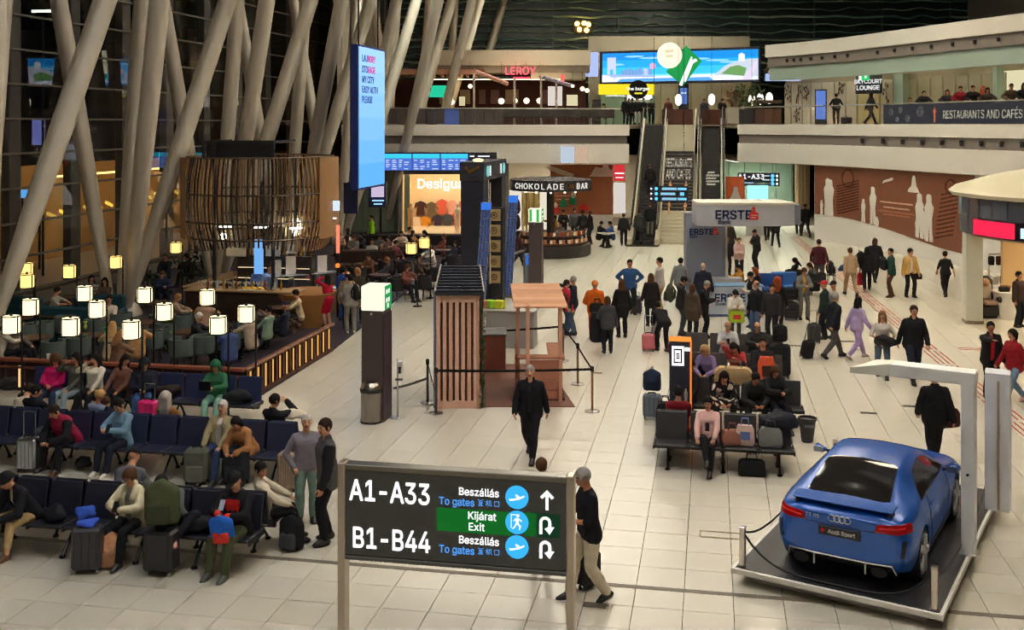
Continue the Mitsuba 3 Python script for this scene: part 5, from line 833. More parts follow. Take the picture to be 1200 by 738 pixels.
part(RS, 'column', mv(box((.50, .50, 2.85), (0, 0, 1.42), .02), at(1140, 378), HALL), (214, 214, 196), 'satin'); part(RS, 'column_foot', mv(box((.54, .54, .10), (0, 0, .05), .01), at(1140, 378), HALL), (150, 140, 122), 'metal'); part(RS, 'rear_wall', box((4.2, .15, 2.8), (18.9, 36.6, 1.4)), (206, 172, 128)); k = part(RS, 'canopy_lamp', mv(lathe([(.1, 2.77), (2.6, 2.77), (2.6, 2.79)], 30), rc_), 0, emit=(7, 5.6, 3.6)); scene[k]['emitter']['sampling_weight'] = .6
k = thing('white_display_drum', 'white round display drum with goods under the domed canopy', 'display'); p = at(1184, 372); part(k, 'drum', mv(lathe([(.52, 0), (.52, .78), (.56, .80), (.56, .86)], 30), p), (232, 228, 220), 'satin', 40)
for i, (x, y, col, lab) in enumerate(((-.25, -.1, (30, 28, 30), 'black'), (.1, -.2, (226, 216, 200), 'cream'), (.3, .1, (60, 54, 50), 'dark grey'), (-.05, .25, (120, 84, 60), 'brown'))): solo('shoe_box', mv(box((.28, .2, .14), (0, 0, .07), .01), p + (x, y, .865), i), col, f'{lab} box lying on the white display drum', 'box')
for px, py, h_, lab in ((1172, 356, 1.6, 'left'), (1192, 352, 1.8, 'right')):
    p = at(px, py - 6); k = thing('goods_rack', f'{lab} rack hung with black and white goods behind the white drum', 'rack'); part(k, 'frame', cat(tube(p + (-.4, 0, 0), p + (-.4, 0, h_), .02), tube(p + (.4, 0, 0), p + (.4, 0, h_), .02), tube(p + (-.4, 0, h_), p + (.4, 0, h_), .02), tube(p + (-.4, 0, h_ * .5), p + (.4, 0, h_ * .5), .02)), (220, 214, 206), 'metal')
    for i in range(6): part(k, 'bag', mv(box((.20, .16, .32), (0, 0, 0), .04), p + (-.34 + .14 * i, -.05, h_ * (.42 if i % 2 else .86))), [(28, 26, 28), (232, 226, 214), (70, 40, 36)][i % 3])
k = thing('massage_chair', 'black padded massage chair showing a pale patterned cover, beside the white drum', 'chair'); p = at(1157, 372); part(k, 'shell', mv(box((.70, .75, .5), (0, .1, .25), .12), p), (22, 22, 24), 'satin'); part(k, 'back_shell', mv(box((.66, .34, .85), (0, .38, .88), .14), p), (40, 42, 46), 'satin'); part(k, 'seat_pad', mv(box((.44, .5, .12), (0, -.08, .50), .05), p), (150, 120, 104)); part(k, 'back_pad', mv(box((.42, .10, .52), (0, .18, .82), .04), p), (186, 172, 156)); part(k, 'head_pad', mv(ball(.14, (0, .16, 1.12)), p), (176, 130, 100))
for s in (-1, 1): part(k, 'armrest', mv(box((.14, .65, .22), (s * .31, .0, .62), .06), p), (26, 26, 28), 'satin')
# ------------------------------------------------------------------ the restaurant at the left: low fence, lanterns, bar under a basket of slats, tables, chairs, sofas
FC = at(287, 472); FE = at(389, 411); fu, fv = uv_(FC); FD = FE - FC; FLn = np.linalg.norm(FD); fa = math.atan2(FD[1], FD[0])
RF = thing('restaurant_fence', 'low dark wooden fence with upright brass-lit bars along the walkway side of the restaurant', 'fence'); FM = frame(FC, fa)
part(RF, 'top_rail', box((FLn + .1, .14, .07), (FLn / 2, 0, .74), .02), (112, 66, 44), 'satin', M=FM); part(RF, 'bottom_rail', box((FLn, .10, .10), (FLn / 2, 0, .05), .01), (70, 44, 34), M=FM); part(RF, 'back_panel', box((FLn, .03, .62), (FLn / 2, .05, .40)), (52, 34, 28), M=FM)
nb_ = 13
for i in range(nb_ * 2): part(RF, 'board', box((.10, .03, .60), (.12 + i * (FLn - .2) / (nb_ * 2), .0, .40), .006), [(92, 58, 42), (80, 50, 38)][i % 2], M=FM)
for i in range(nb_): part(RF, 'lit_bar', box((.045, .03, .54), (.20 + i * (FLn - .3) / (nb_ - .4), -.045, .40), .006), 0, emit=(.95, .52, .13), M=FM)
RF2 = thing('restaurant_fence', 'low dark wooden fence with a reddish top rail behind the rear row of blue seats', 'fence'); L2 = 11.0; FM2 = frame(FC, HALL + math.pi)
part(RF2, 'top_rail', box((L2, .16, .08), (L2 / 2, 0, .74), .02), (124, 66, 48), 'satin', M=FM2); part(RF2, 'lower_rail', box((L2, .06, .05), (L2 / 2, .06, .58)), (104, 58, 44), M=FM2)
for i in range(22): part(RF2, 'board', box((.46, .04, .66), (.25 + i * .5, 0, .36), .006), [(48, 30, 34), (54, 34, 36)][i % 2], M=FM2)
for i in range(8): part(RF2, 'lit_bar', box((.04, .03, .5), (.62 + i * 1.25, .035, .36)), 0, emit=(1.2, .75, .28), M=FM2)
# lanterns on black poles
def lantern(px, py, zc=2.0, s=.36, lab=''):
    p = at(px, py, zc); k = thing('lantern_lamp', f'glowing cream cube lantern on a thin pole, {lab}', 'lantern', 'cube lanterns on black poles'); w = s / 2
    part(k, 'shade', lathe([(w * .92, -w), (w * 1.02, -w * .8), (w * 1.02, w * .8), (w * .92, w)], 16).apply_translation(p), 0, emit=(2.5, 1.95, 1.05) if py > 330 else (2.2, 1.4, .42)); fr_ = [tube(p + (w * 1.05 * math.cos(a), w * 1.05 * math.sin(a), -w * 1.05), p + (w * 1.05 * math.cos(a), w * 1.05 * math.sin(a), w * 1.05), .012, None, 6) for a in (-2.3, -.4, .9, 2.6)]
    part(k, 'frame', cat(fr_, [mv(trimesh.creation.torus(w * 1.04, .012, 16, 5), p + (0, 0, z)) for z in (-w, w)]), (20, 18, 18), 'satin'); b = p + (w * 1.15, .05, 0); part(k, 'pole', tube(b * (1, 1, 0), b + (0, 0, w * .4), .022, None, 8), (16, 15, 16), 'satin'); part(k, 'cap', tube(p + (0, 0, w), p + (0, 0, w + .06), .03), (20, 18, 18)); part(k, 'foot', mv(lathe([(.16, 0), (.16, .02), (.03, .04)], 16), b * (1, 1, 0)), (20, 18, 18), 'satin'); return k
for px, py, lab in ((30.5, 315, 'highest beside the long slanting column'), (31.5, 329, 'half hiding its twin by the long column'), (35.5, 359.5, 'under the foot of the long slanting column'), (81, 318, 'before the dark facade post'), (99, 343.5, 'below the lantern by the facade post'), (113.5, 362, 'third down from the facade post'), (135.5, 307, 'narrow between two column feet'), (165.5, 289, 'half hidden by the slanting columns'), (206, 290, 'small and high left of the slat basket'), (169.5, 345.5, 'right of the white column foot'), (192.5, 365, 'below and right of the column foot'), (243, 348, 'before the bar front at its left'), (255.5, 380.5, 'lowest before the bar'), (288.5, 367.5, 'before the bar front at its right'), (13, 380, 'at the left edge'), (82.5, 382.5, 'above the woman in magenta'), (154, 386, 'above the man in blue jeans'), (482, 291, 'left of two before the clothes shop'), (497.5, 284.5, 'right of two before the clothes shop')):
    lantern(px, py, 2.0, .36, lab)
# bar: curved counter, shelves, bottles, glasses
BC = at(276, 386); BA = thing('bar_counter', 'long dark bar counter with a pale top under the hanging slat basket', 'bar counter'); BM = frame(BC + (0, .5, 0), HALL)
part(BA, 'body', box((3.5, .7, 1.02), (0, .35, .53), .03), (50, 33, 25), 'satin', M=BM); part(BA, 'worktop', box((3.7, .85, .06), (0, .35, 1.08), .02), (150, 120, 84), 'satin', M=BM); part(BA, 'front_band', box((3.5, .03, .40), (0, -.01, .72), .01), (46, 32, 26), 'satin', M=BM); part(BA, 'curved_end', mv(lathe([(.75, 0), (.8, .6), (.95, 1.0), (.95, 1.05)], 30), (1.9, .7, 0)), (140, 96, 52), 'satin', 40, M=BM); part(BA, 'side_wing', box((.7, 3.4, 1.02), (-1.8, 2.3, .53), .03), (50, 33, 25), 'satin', M=BM); part(BA, 'side_top', box((.85, 3.5, .06), (-1.8, 2.3, 1.08), .02), (140, 112, 80), 'satin', M=BM)
part(BA, 'back_shelf', box((2.6, .4, 1.9), (.1, 2.6, .95), .01), (36, 30, 30), 'satin', M=BM)
for z in (1.15, 1.5): part(BA, 'lit_shelf', box((2.5, .05, .03), (.1, 2.36, z)), 0, emit=(.9, .7, .4), M=BM)
rb = np.random.default_rng(21); bd = {}
def bottle(p, i, on):
    h = .26 + .06 * (i % 3); m = lathe([(.001, 0), (.036, .0), (.038, h * .55), (.014, h * .72), (.013, h), (.001, h)], 10)
    c = [(40, 60, 36), (120, 70, 24), (190, 180, 160), (50, 30, 22), (160, 120, 40), (210, 214, 210)][i % 6]; k = thing('bottle', f'{["green", "amber", "clear", "dark", "golden", "white"][i % 6]} bottle standing on the {on}', 'bottle', f'bottles on the {on}')
    if i % 18 not in bd: bd[i % 18] = shape(m, c, 'gloss')
    scene[k] = dict(bd[i % 18]); scene[k]['to_world'] = T(BM @ frame(p))
for i in range(26): bottle((-1.15 + .1 * i, 2.45, 1.92), i, 'top of the back shelf of the bar')
for i in range(16): bottle((-1.2 + .16 * i, .28 + .1 * (i % 2), 1.115), i * 5 + 1, 'bar counter')
gm = shape(lathe([(.03, 0), (.006, .01), (.006, .08), (.035, .12), (.032, .18)], 10), (214, 210, 204), 'gloss')
for i in range(30):
    k = thing('drinking_glass', 'stemmed glass standing on the bar counter', 'glass', 'glasses on the bar counter'); scene[k] = dict(gm); scene[k]['to_world'] = T(BM @ frame((-1.65 + .075 * i + .03 * (i % 3), .52 + .09 * (i % 3), 1.115)))
k = thing('fruit_tray', 'tray of yellow fruit glowing on the bar counter', 'tray'); part(k, 'tray', box((.75, .3, .03), (.35, .1, 1.125), .01), (220, 214, 200), 'satin', M=BM); part(k, 'fruit', cat([ball(.05, (.06 + .1 * i, .1 + .06 * (i % 2), 1.18), 1) for i in range(7)]), (236, 190, 40), 'satin', kind='stuff', M=BM)
for i, (x, z, w, h, col, lab) in enumerate(((-1.2, 1.55, .7, .28, (206, 196, 176), 'cream row of menu cards'), (.1, 1.62, .5, .35, (226, 222, 214), 'white menu card'), (.75, 1.7, .35, .3, (210, 206, 200), 'pale printed card'))): solo('menu_card', box((w, .03, h), (x, 2.3, z + .45), .005), col, f'{lab} on the back shelf of the bar', 'card', M=BM)
solo('tall_blue_screen', box((.30, .06, 1.1), (.05, 1.3, 2.0)), 0, 'narrow upright light blue screen glowing inside the slat basket', 'screen', emit=(.22, .55, 1.1), M=BM)
# pastry case to the right of the bar
p = at(352, 372); k = thing('glass_case', 'long glass-topped display case lit bluish white, right of the bar', 'display case'); cm_ = frame(p + (0, .6, 0), HALL + .75); part(k, 'base', box((2.4, .7, .75), (0, 0, .375), .02), (96, 76, 58), 'satin', M=cm_); part(k, 'light_bed', box((2.3, .6, .05), (0, 0, .78)), 0, emit=(.55, .72, .95), M=cm_); part(k, 'glass_hood', TM([(-1.2, -.35, .8), (1.2, -.35, .8), (1.2, -.1, 1.3), (-1.2, -.1, 1.3)], [[0, 1, 2], [0, 2, 3]]), 0, 'glass', False, M=cm_); part(k, 'top_shelf', box((2.4, .45, .03), (0, .12, 1.31)), (150, 160, 170), 'gloss', M=cm_)
for i in range(4): part(k, 'divider', box((.02, .45, .48), (-1.2 + .8 * i, .1, 1.04)), (190, 196, 200), 'metal', M=cm_)
for i in range(8): solo('pastry', mv(ball(.08, (0, 0, 0), 1, (1.3, 1, .6)), (-1.0 + .28 * i, -.08, .855)), [(180, 120, 60), (214, 170, 110)][i % 2], 'small pastry in the lit glass case', 'pastry', group='pastries in the lit glass case', M=cm_)
for i, (x, h, col) in enumerate(((-.9, .5, (220, 216, 210)), (-.4, .6, (232, 228, 222)), (.2, .45, (206, 170, 140)), (.7, .55, (226, 222, 216)))): solo('price_board', box((.34, .03, h), (x, .15, 1.33 + h / 2), .005), col, f'{["first", "second", "third", "fourth"][i]} upright board from the left on the glass case', 'board', M=cm_)
# the basket of slats
BK = thing('slat_basket', 'big rounded basket of wooden slats over the bar under a black top frame', 'canopy'); kc = np.array([dep(306, 0, 36.2)[0], 36.2, 0]); zt_, zb_ = 5.18, 2.22
for i in range(96):
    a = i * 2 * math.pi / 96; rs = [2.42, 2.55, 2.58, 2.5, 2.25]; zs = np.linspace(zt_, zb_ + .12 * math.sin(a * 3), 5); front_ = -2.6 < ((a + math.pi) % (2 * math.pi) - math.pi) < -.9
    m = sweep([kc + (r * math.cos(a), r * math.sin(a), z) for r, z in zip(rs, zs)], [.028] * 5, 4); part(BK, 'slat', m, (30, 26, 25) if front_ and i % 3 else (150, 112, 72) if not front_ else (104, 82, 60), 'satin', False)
for z, r in ((zt_, 2.43), (4.0, 2.58), (3.1, 2.55), (2.55, 2.38)): part(BK, 'hoop', mv(trimesh.creation.torus(r, .03, 64, 6), kc + (0, 0, z)), (60, 46, 36) if z < 5 else (96, 74, 56), 'satin')
for i in range(30):
    if 7 < i < 22: continue
    a = i * math.pi / 29; a0, a1 = a + .01, a + .095; part(BK, 'veneer_panel', TM([kc + (2.38 * math.cos(q), 2.38 * math.sin(q), z) for q in (a0, a1) for z in (zb_ + .2, 3.7, zt_ - .05)], [[0, 3, 4], [0, 4, 1], [1, 4, 5], [1, 5, 2]]), [(150, 112, 72), (140, 104, 66)][i % 2], 'satin', False)
for s in (-1, 1): a = -.25 if s > 0 else math.pi + .35; part(BK, 'end_panel', TM([kc + (2.62 * math.cos(q), 2.62 * math.sin(q), z) for q in np.linspace(a - .3, a + .3, 6) for z in (zb_ + .3, 3.8, zt_)], [f for i in range(5) for j in range(2) for f in ([i * 3 + j, i * 3 + 3 + j, i * 3 + 4 + j], [i * 3 + j, i * 3 + 4 + j, i * 3 + 1 + j])]), (158, 120, 80), 'satin', False)
fx0, fx1 = dep(238.5, 0, 34.2)[0], dep(320, 0, 34.2)[0]; z1, z0 = dep(0, 166, 34.2)[2], dep(0, 185, 34.2)[2]
for m in (box((fx1 - fx0, .08, .08), ((fx0 + fx1) / 2, 34.2, z1)), box((fx1 - fx0, .08, .08), ((fx0 + fx1) / 2, 34.2, z0)), box((.08, .08, z1 - z0), (fx0, 34.2, (z0 + z1) / 2)), box((.08, .08, z1 - z0), (fx1, 34.2, (z0 + z1) / 2)), box((.10, .10, z1 - 1.1), (fx1, 34.2, (z1 + 1.1) / 2)), box((.10, .10, z1 - 1.1), (fx0 + .35, 34.2, (z1 + 1.1) / 2)), box((fx1 - fx0, .03, z1 - z0), ((fx0 + fx1) / 2, 34.5, (z0 + z1) / 2)), box((.06, 3.4, .06), (fx1, 35.9, z1)), box((.06, 3.4, .06), (fx0, 35.9, z1))): part(BK, 'top_frame', m, (20, 19, 22), 'satin')
for px, py, yy, r, lab in ((347, 261, 35.4, .46, 'at the right'), (346, 272, 35.2, .40, 'lower at the right'), (262, 277, 35.4, .34, 'at the left')):
    p = dep(px, py, yy); k = thing('glass_chandelier', f'round glass-rod chandelier glowing inside the slat basket, {lab}', 'chandelier'); part(k, 'bulb', ball(r * .33, p, 2), 0, emit=(34, 26, 15)); part(k, 'rod', cat([tube(p + (r * math.cos(a), r * math.sin(a), -.16), p + (r * math.cos(a), r * math.sin(a), .2), .02, None, 5) for a in np.linspace(0, 6.28, 20)[:-1]]), (206, 190, 160), 'gloss', kind='stuff'); part(k, 'cord', vline(p + (0, 0, .1), 5.2, .01), (30, 28, 26))
k = thing('white_wall_screen', 'small white lit screen on the right flank of the slat basket', 'screen'); q = dep(390, 241, 35.6); part(k, 'screen', box((.46, .05, .34), q), 0, emit=(.9, 1.05, 1.25)); part(k, 'arm', tube(q, kc + (2.3, -.2, q[2]), .02), (40, 38, 38)); part(k, 'strip', box((.3, .05, .05), q + (-.03, 0, -.42)), 0, emit=(1.4, 1.4, 1.4))
k = thing('red_light_tube', 'upright red and white glowing light tube right of the slat basket', 'lamp'); q = dep(396, 297, 34.5); part(k, 'tube', tube(q * (1, 1, 0) + (0, 0, 2.1), q * (1, 1, 0) + (0, 0, 3.0), .06), 0, emit=(1.6, .35, .2)); part(k, 'holder', tube(q * (1, 1, 0), q * (1, 1, 0) + (0, 0, 2.1), .05), (30, 20, 20)); part(k, 'lower_light', ball(.08, q * (1, 1, 0) + (0, -.06, 1.7)), 0, emit=(1.4, .35, .05))
for i, u in enumerate((-1.1, .1, 1.3)): q = BC + U * u + V * 1.6 + (0, 0, 2.95); k = thing('bar_downlight', f'{["left", "middle", "right"][i]} small round downlight under the slat basket', 'lamp'); part(k, 'lens', mv(lathe([(.02, 0), (.2, 0), (.2, .03)], 16), q), 0, emit=(40, 32, 20)); scene[k + '__lens']['emitter']['sampling_weight'] = .3; part(k, 'cord', vline(q, 5.2, .012), (20, 20, 20))  # downlights added to put a glow on the bar
# tables, tub chairs, sofas
def table(p, r=.38, h=.74, lab='', grp='restaurant tables', col=(70, 48, 36)):
    k = thing('restaurant_table', lab, 'table', grp); part(k, 'table_top', mv(lathe([(r, h - .03), (r, h)], 24), p), col, 'satin'); part(k, 'stem', tube(p + (0, 0, .02), p + (0, 0, h - .03), .035), (26, 24, 24), 'satin'); part(k, 'foot', mv(lathe([(.24, 0), (.24, .02), (.04, .05)], 18), p), (26, 24, 24), 'satin'); return k
def tub(p, rz, col=(82, 92, 90), lab=''):
    k = thing('tub_chair', lab, 'chair', 'grey-green tub chairs of the restaurant'); M = frame(p, rz)
    a = np.linspace(.4, 2 * math.pi - .4, 14); ring = prism([(.31 * math.cos(t), .31 * math.sin(t)) for t in a] + [(.25 * math.cos(t), .25 * math.sin(t)) for t in a[::-1]], .42, .40)
    part(k, 'shell', ring, col, 'matte', 40, M=M); part(k, 'seat', mv(lathe([(.27, .36), (.28, .44), (.24, .47)], 18), (0, 0, 0)), tuple(x * .85 for x in col), M=M)
    for sx, sy in ((1, 1), (1, -1), (-1, 1), (-1, -1)): part(k, 'leg', tube((.16 * sx, .16 * sy, .37), (.22 * sx, .22 * sy, .0), .018, .012, 6), (30, 24, 20), M=M)
    return k
def sofa(p, rz, w, col, lab):
    k = thing('sofa', lab, 'sofa'); M = frame(p, rz); part(k, 'base', box((w, .7, .3), (0, 0, .22), .05), col, M=M); part(k, 'backrest', box((w, .18, .65), (0, .30, .68), .06), col, M=M); n = max(2, int(w / .6))
    for i in range(n): part(k, 'seat_cushion', box((w / n - .02, .55, .14), (-w / 2 + (i + .5) * w / n, -.06, .42), .05), tuple(min(255, x * 1.15) for x in col), M=M)
    for s in (-1, 1): part(k, 'armrest', box((.14, .7, .34), (s * (w / 2), 0, .45), .05), col, M=M)
TP = [(40, 428), (105, 425), (165, 408), (222, 420), (254, 416), (60, 398), (128, 396), (200, 395), (22, 402), (80, 375), (185, 382), (30, 378), (300, 397), (330, 388), (430, 330), (462, 318), (500, 330), (420, 312), (445, 345), (480, 345), (520, 312)]
for i, (px, py) in enumerate(TP): table(at(px, py), .40, .74, 'small round dark wooden table in the restaurant')
for i, (px, py, rz) in enumerate(((62, 437, 1.9), (92, 432, .8), (132, 436, 2.2), (178, 424, .2), (192, 412, 3.0), (212, 434, 1.4), (238, 430, .2), (150, 420, 1.6), (50, 412, .3), (76, 404, 3.3), (112, 408, 1.0), (142, 400, 2.6), (188, 402, .5), (214, 402, 2.2), (268, 426, 2.4), (30, 415, .9), (280, 415, 3.0), (306, 405, 1.7), (420, 338, .3), (452, 328, 2.0), (474, 330, 3.4), (436, 318, 1.2), (510, 340, 2.6), (532, 322, 3.3), (465, 352, .9), (496, 350, 2.4))):
    tub(at(px, py), rz, (78, 90, 86) if px < 300 else (44, 42, 46), 'grey-green upholstered tub chair at a restaurant table' if px < 300 else 'dark upholstered tub chair in the rear part of the restaurant')
    if px > 300: labels[[k for k in labels if k.startswith('tub_chair')][-1]]['group'] = 'dark tub chairs at the rear'
for px, py, w, rz, col, lab in ((58, 402, 2.4, HALL, (26, 62, 72), 'teal sofa below the long slanting column'), (112, 385, 1.6, HALL + .2, (24, 56, 66), 'teal sofa beside the white column foot'), (16, 388, 1.5, HALL, (28, 66, 76), 'teal sofa at the left edge of the restaurant'), (455, 300, 3.0, HALL, (34, 30, 32), 'long dark sofa at the rear, below the hanging screen'), (520, 300, 2.2, HALL, (32, 30, 34), 'long dark sofa before the lit clothes shop'), (430, 322, 2.4, HALL + .3, (50, 34, 28), 'brown leather sofa in the rear lounge')):
    sofa(at(px, py), rz, w, col, lab)
bush(at(194, 412), .24, 1.0, 120, (92, 110, 66), 31, 'leafy green plant in the restaurant between the tables', leaf=.2); bush(at(172, 360), .8, 1.2, 160, (40, 54, 38), 32, 'dark bushy plant right of the white column foot', leaf=.25); bush(at(326, 402) + (0, 0, .2), .65, .7, 200, (84, 66, 54), 33, 'dry brownish planting before the bar at the walkway fence', leaf=.18); bush(at(224, 330), .7, 1.2, 120, (40, 50, 36), 34, 'dark plant below the left flank of the slat basket', leaf=.25)
for px, py, col, lab in ((100, 392, (206, 220, 90), 'small yellow-green flower vase on a restaurant table'), (124, 400, (60, 170, 80), 'green glass jar on a restaurant table behind the fence')): q = at(px, py + 26) * (1, 1, 0) + (0, 0, .75); solo('table_vase', mv(lathe([(.03, 0), (.05, .06), (.03, .14), (.07, .2)], 14), q), col, lab, 'vase', 'gloss')
for px, py, lab, rz in ((257, 404, 'open laptop with a bluish screen before the man in black', .6), (280, 402, 'open laptop with a pale screen beside the brown-haired woman', 2.2)):
    q = at(px, py + 16) * (1, 1, 0) + (0, 0, .75); k = thing('laptop', lab, 'laptop'); part(k, 'base', mv(box((.32, .22, .015), (0, 0, .008)), q, rz), (150, 150, 154), 'metal'); part(k, 'lid', mv(box((.32, .012, .21), (0, .11, .11)), q, rz), (60, 60, 64), 'satin'); part(k, 'screen', mv(box((.29, .006, .18), (0, .102, .11)), q, rz), 0, emit=(.35, .6, .95))
k = thing('paper_cup', 'white paper cup on the reddish fence rail', 'cup'); q = at(43, 428) ; part(k, 'cup', lathe([(.03, 0), (.042, .12)], 14).apply_translation(FC - U * 4.9 + (0, 0, .785)), (232, 228, 222), 'satin')
# ------------------------------------------------------------------ the show car on its platform
CYAW = .551; CP = np.array([4.286, 13.954, .22]); CZ = math.pi / 2 - CYAW; CM = frame(CP, CZ)
from scipy.interpolate import PchipInterpolator
ST = np.array([  # x, zb, wb, wm, zm, wbelt, zbelt, wr, zr, zt
    (0, .40, .50, .66, .56, .58, .80, .40, .875, .89), (.05, .31, .66, .79, .58, .71, .86, .50, .935, .95), (.2, .24, .74, .875, .62, .80, .905, .58, .995, 1.01), (.5, .18, .80, .91, .65, .84, .93, .585, 1.07, 1.095), (.8, .16, .82, .917, .66, .85, .935, .565, 1.155, 1.19),
    (1.3, .15, .82, .905, .64, .83, .92, .535, 1.27, 1.31), (1.9, .15, .82, .90, .62, .82, .91, .53, 1.295, 1.343), (2.35, .15, .82, .90, .62, .82, .905, .54, 1.25, 1.30), (2.7, .15, .82, .905, .63, .82, .90, .58, 1.11, 1.165), (3.05, .16, .82, .912, .65, .80, .90, .62, .97, 1.0),
    (3.4, .17, .81, .917, .66, .77, .885, .50, .92, .945), (3.8, .20, .76, .88, .62, .71, .81, .45, .845, .865), (4.05, .22, .66, .80, .56, .61, .69, .38, .745, .765), (4.19, .32, .40, .55, .50, .42, .60, .25, .635, .645)])
PI = [PchipInterpolator(ST[:, 0], ST[:, j]) for j in range(1, 10)]
def loft(off=0.0):
    xs = np.r_[0, .02, .05, .1, .16, np.linspace(.25, 3.95, 54), 4.03, 4.1, 4.15, 4.18, 4.19]; prof = []
    for x in xs:
        zb, wb, wm, zm, wt, zt_, wr, zr, zc = [float(f(x)) for f in PI]
        key = np.array([(0, zb), (wb * .6, zb), (wb, zb + .02), ((wb + wm) / 2 + .03, (zb * 1.4 + zm) / 2.4), (wm - .005, zm - .12), (wm, zm), (wm - .035, zm + (zt_ - zm) * .5), (wt, zt_), (wt - (wt - wr) * .12, zt_ + (zr - zt_) * .22), (wr + (wt - wr) * .25, zr - (zr - zt_) * .22), (wr, zr), (wr * .75, zr + (zc - zr) * .55), (wr * .4, zr + (zc - zr) * .88), (0, zc)])
        t = np.r_[0, np.cumsum(np.linalg.norm(np.diff(key, axis=0), axis=1))]; f = PchipInterpolator(t, key); s = np.linspace(0, t[-1], 34); half = f(s)
        full = np.vstack([half, (half * (-1, 1))[-2:0:-1]]); prof.append(np.c_[np.full(len(full), x), full])
    v = np.array(prof); k, n = v.shape[:2]; f = []
    for i in range(k - 1):
        for j in range(n):
            q = (j + 1) % n; a, b, c, d = i * n + j, i * n + q, (i + 1) * n + q, (i + 1) * n + j; f += [[a, b, c], [a, c, d]]
    v = v.reshape(-1, 3); e0, e1 = len(v), len(v) + 1; v = np.vstack([v, [0, 0, .65], [4.19, 0, .52]])
    for j in range(n): q = (j + 1) % n; f += [[e0, q, j], [e1, (k - 1) * n + j, (k - 1) * n + q]]
    t = TM(v, f); t.fix_normals()
    if off: t = TM(t.vertices + t.vertex_normals * off, t.faces)
    return tri2man(t)
BODY = loft(); OUT = loft(.005) - BODY; OUT2 = loft(.012) - BODY
def wheel_cut(x): return m3.Manifold.cylinder(.5, .372, .372, 40).rotate((90, 0, 0)).translate((x, 1.2, .335)) + m3.Manifold.cylinder(.5, .372, .372, 40).rotate((90, 0, 0)).translate((x, -.70, .335))
CAR = thing('car', 'glossy blue two-door sports coupe seen from behind on the dark display platform', 'car')
CARB = (0, 76, 162)
part(CAR, 'body', BODY - wheel_cut(.81) - wheel_cut(3.315), CARB, 'paint', 32, M=CM)
def xy(p, z0=.5): return m3.CrossSection([np.array(p, float)], m3.FillRule.NonZero).extrude(1.5).translate((0, 0, z0))
def xz(p, y0, y1): return m3.CrossSection([np.array(p, float)], m3.FillRule.NonZero).extrude(abs(y1 - y0)).rotate((90, 0, 0)).translate((0, max(y0, y1), 0))
def yz(p, x0, x1): return m3.CrossSection([np.array(p, float)], m3.FillRule.NonZero).extrude(x1 - x0).rotate((90, 0, 0)).rotate((0, 0, 90)).translate((x0, 0, 0))
GLS = (10, 12, 17)
part(CAR, 'rear_window', OUT ^ xy([(.44, -.545), (.38, -.44), (.36, 0), (.38, .44), (.44, .545), (1.25, .475), (1.31, .40), (1.34, 0), (1.31, -.40), (1.25, -.475)], .9), GLS, 'gloss', 30, M=CM); part(CAR, 'windscreen', OUT ^ xy([(2.40, -.50), (2.37, 0), (2.40, .50), (2.98, .66), (3.06, 0), (2.98, -.66)], .9), GLS, 'gloss', 30, M=CM)
for s in (-1, 1): part(CAR, 'side_window', OUT ^ xz([(1.02, .965), (1.12, 1.06), (1.5, 1.20), (1.95, 1.245), (2.3, 1.20), (2.72, 1.01), (2.80, .955), (2.2, .945), (1.4, .95)], .35 * s, 1.0 * s), (30, 28, 28), 'gloss', 30, M=CM)
for s in (-1, 1):
    k = part(CAR, 'tail_light', OUT2 ^ yz(sorted([(s * .44, .795), (s * .47, .885), (s * .80, .905), (s * .90, .86), (s * .90, .80), (s * .70, .79)], key=lambda q: math.atan2(q[1] - .845, q[0] - s * .66)), -.1, .30), (150, 14, 18), 'gloss', 30, M=CM, label='red wraparound tail light'); part(k, 'light_bar', ((loft(.016) - loft(.011)) ^ yz(sorted([(s * .50, .835), (s * .50, .855), (s * .80, .875), (s * .80, .855)], key=lambda q: math.atan2(q[1] - .855, q[0] - s * .65)), -.1, .2)), (224, 60, 60), 'gloss', 30, M=CM)
    part(CAR, 'bumper_vent', OUT2 ^ yz(sorted([(s * .76, .50), (s * .80, .50), (s * .83, .70), (s * .79, .72)], key=lambda q: math.atan2(q[1] - .6, q[0] - s * .795)), -.1, .35), (18, 20, 30), 'satin', M=CM); part(CAR, 'exhaust_pipe', mv(sweep([(0, 0, 0), (.22, 0, 0)], [.085, .085], 20), (-.02, s * .50, .29), s=(1, 1.25, .8)), (36, 36, 40), 'metal', 40, M=CM)
    k = part(CAR, 'mirror', man2tri(hullof([(2.58, s * 1.00, .985, .055), (2.66, s * 1.02, .985, .05), (2.60, s * .90, .97, .035)], 12)), CARB, 'paint', 40, M=CM); part(k, 'mirror_glass', mv(box((.012, .15, .09), (2.518, s * .975, .985), .004), (0, 0, 0)), (120, 130, 146), 'chrome', M=CM); part(k, 'mirror_arm', tube((2.62, s * .82, .945), (2.62, s * .93, .965), .022), (20, 20, 22), M=CM)
    part(CAR, 'door_handle', mv(box((.20, .02, .035), (1.52, s * .885, .80), .008), (0, 0, 0)), CARB, 'paint', M=CM)
    seam = [(1.38, .93), (1.34, .75), (1.36, .45), (1.45, .28), (2.55, .26), (2.66, .45), (2.72, .75), (2.70, .93)]
    part(CAR, 'door_seam', cat([man2tri(OUT ^ m3.Manifold.hull_points(np.array([(x + dx, s * yy, z + dz) for x, z in (a, b) for dx, dz in ((-.004, 0), (.004, 0), (0, .004), (0, -.004)) for yy in (.6, 1.1)]))) for a, b in zip(seam[:-1], seam[1:])]), (6, 20, 50), 'satin', False, M=CM)
    part(CAR, 'side_sill', mv(box((2.0, .05, .06), (2.05, s * .845, .20), .015), (0, 0, 0)), (26, 34, 52), 'satin', M=CM)
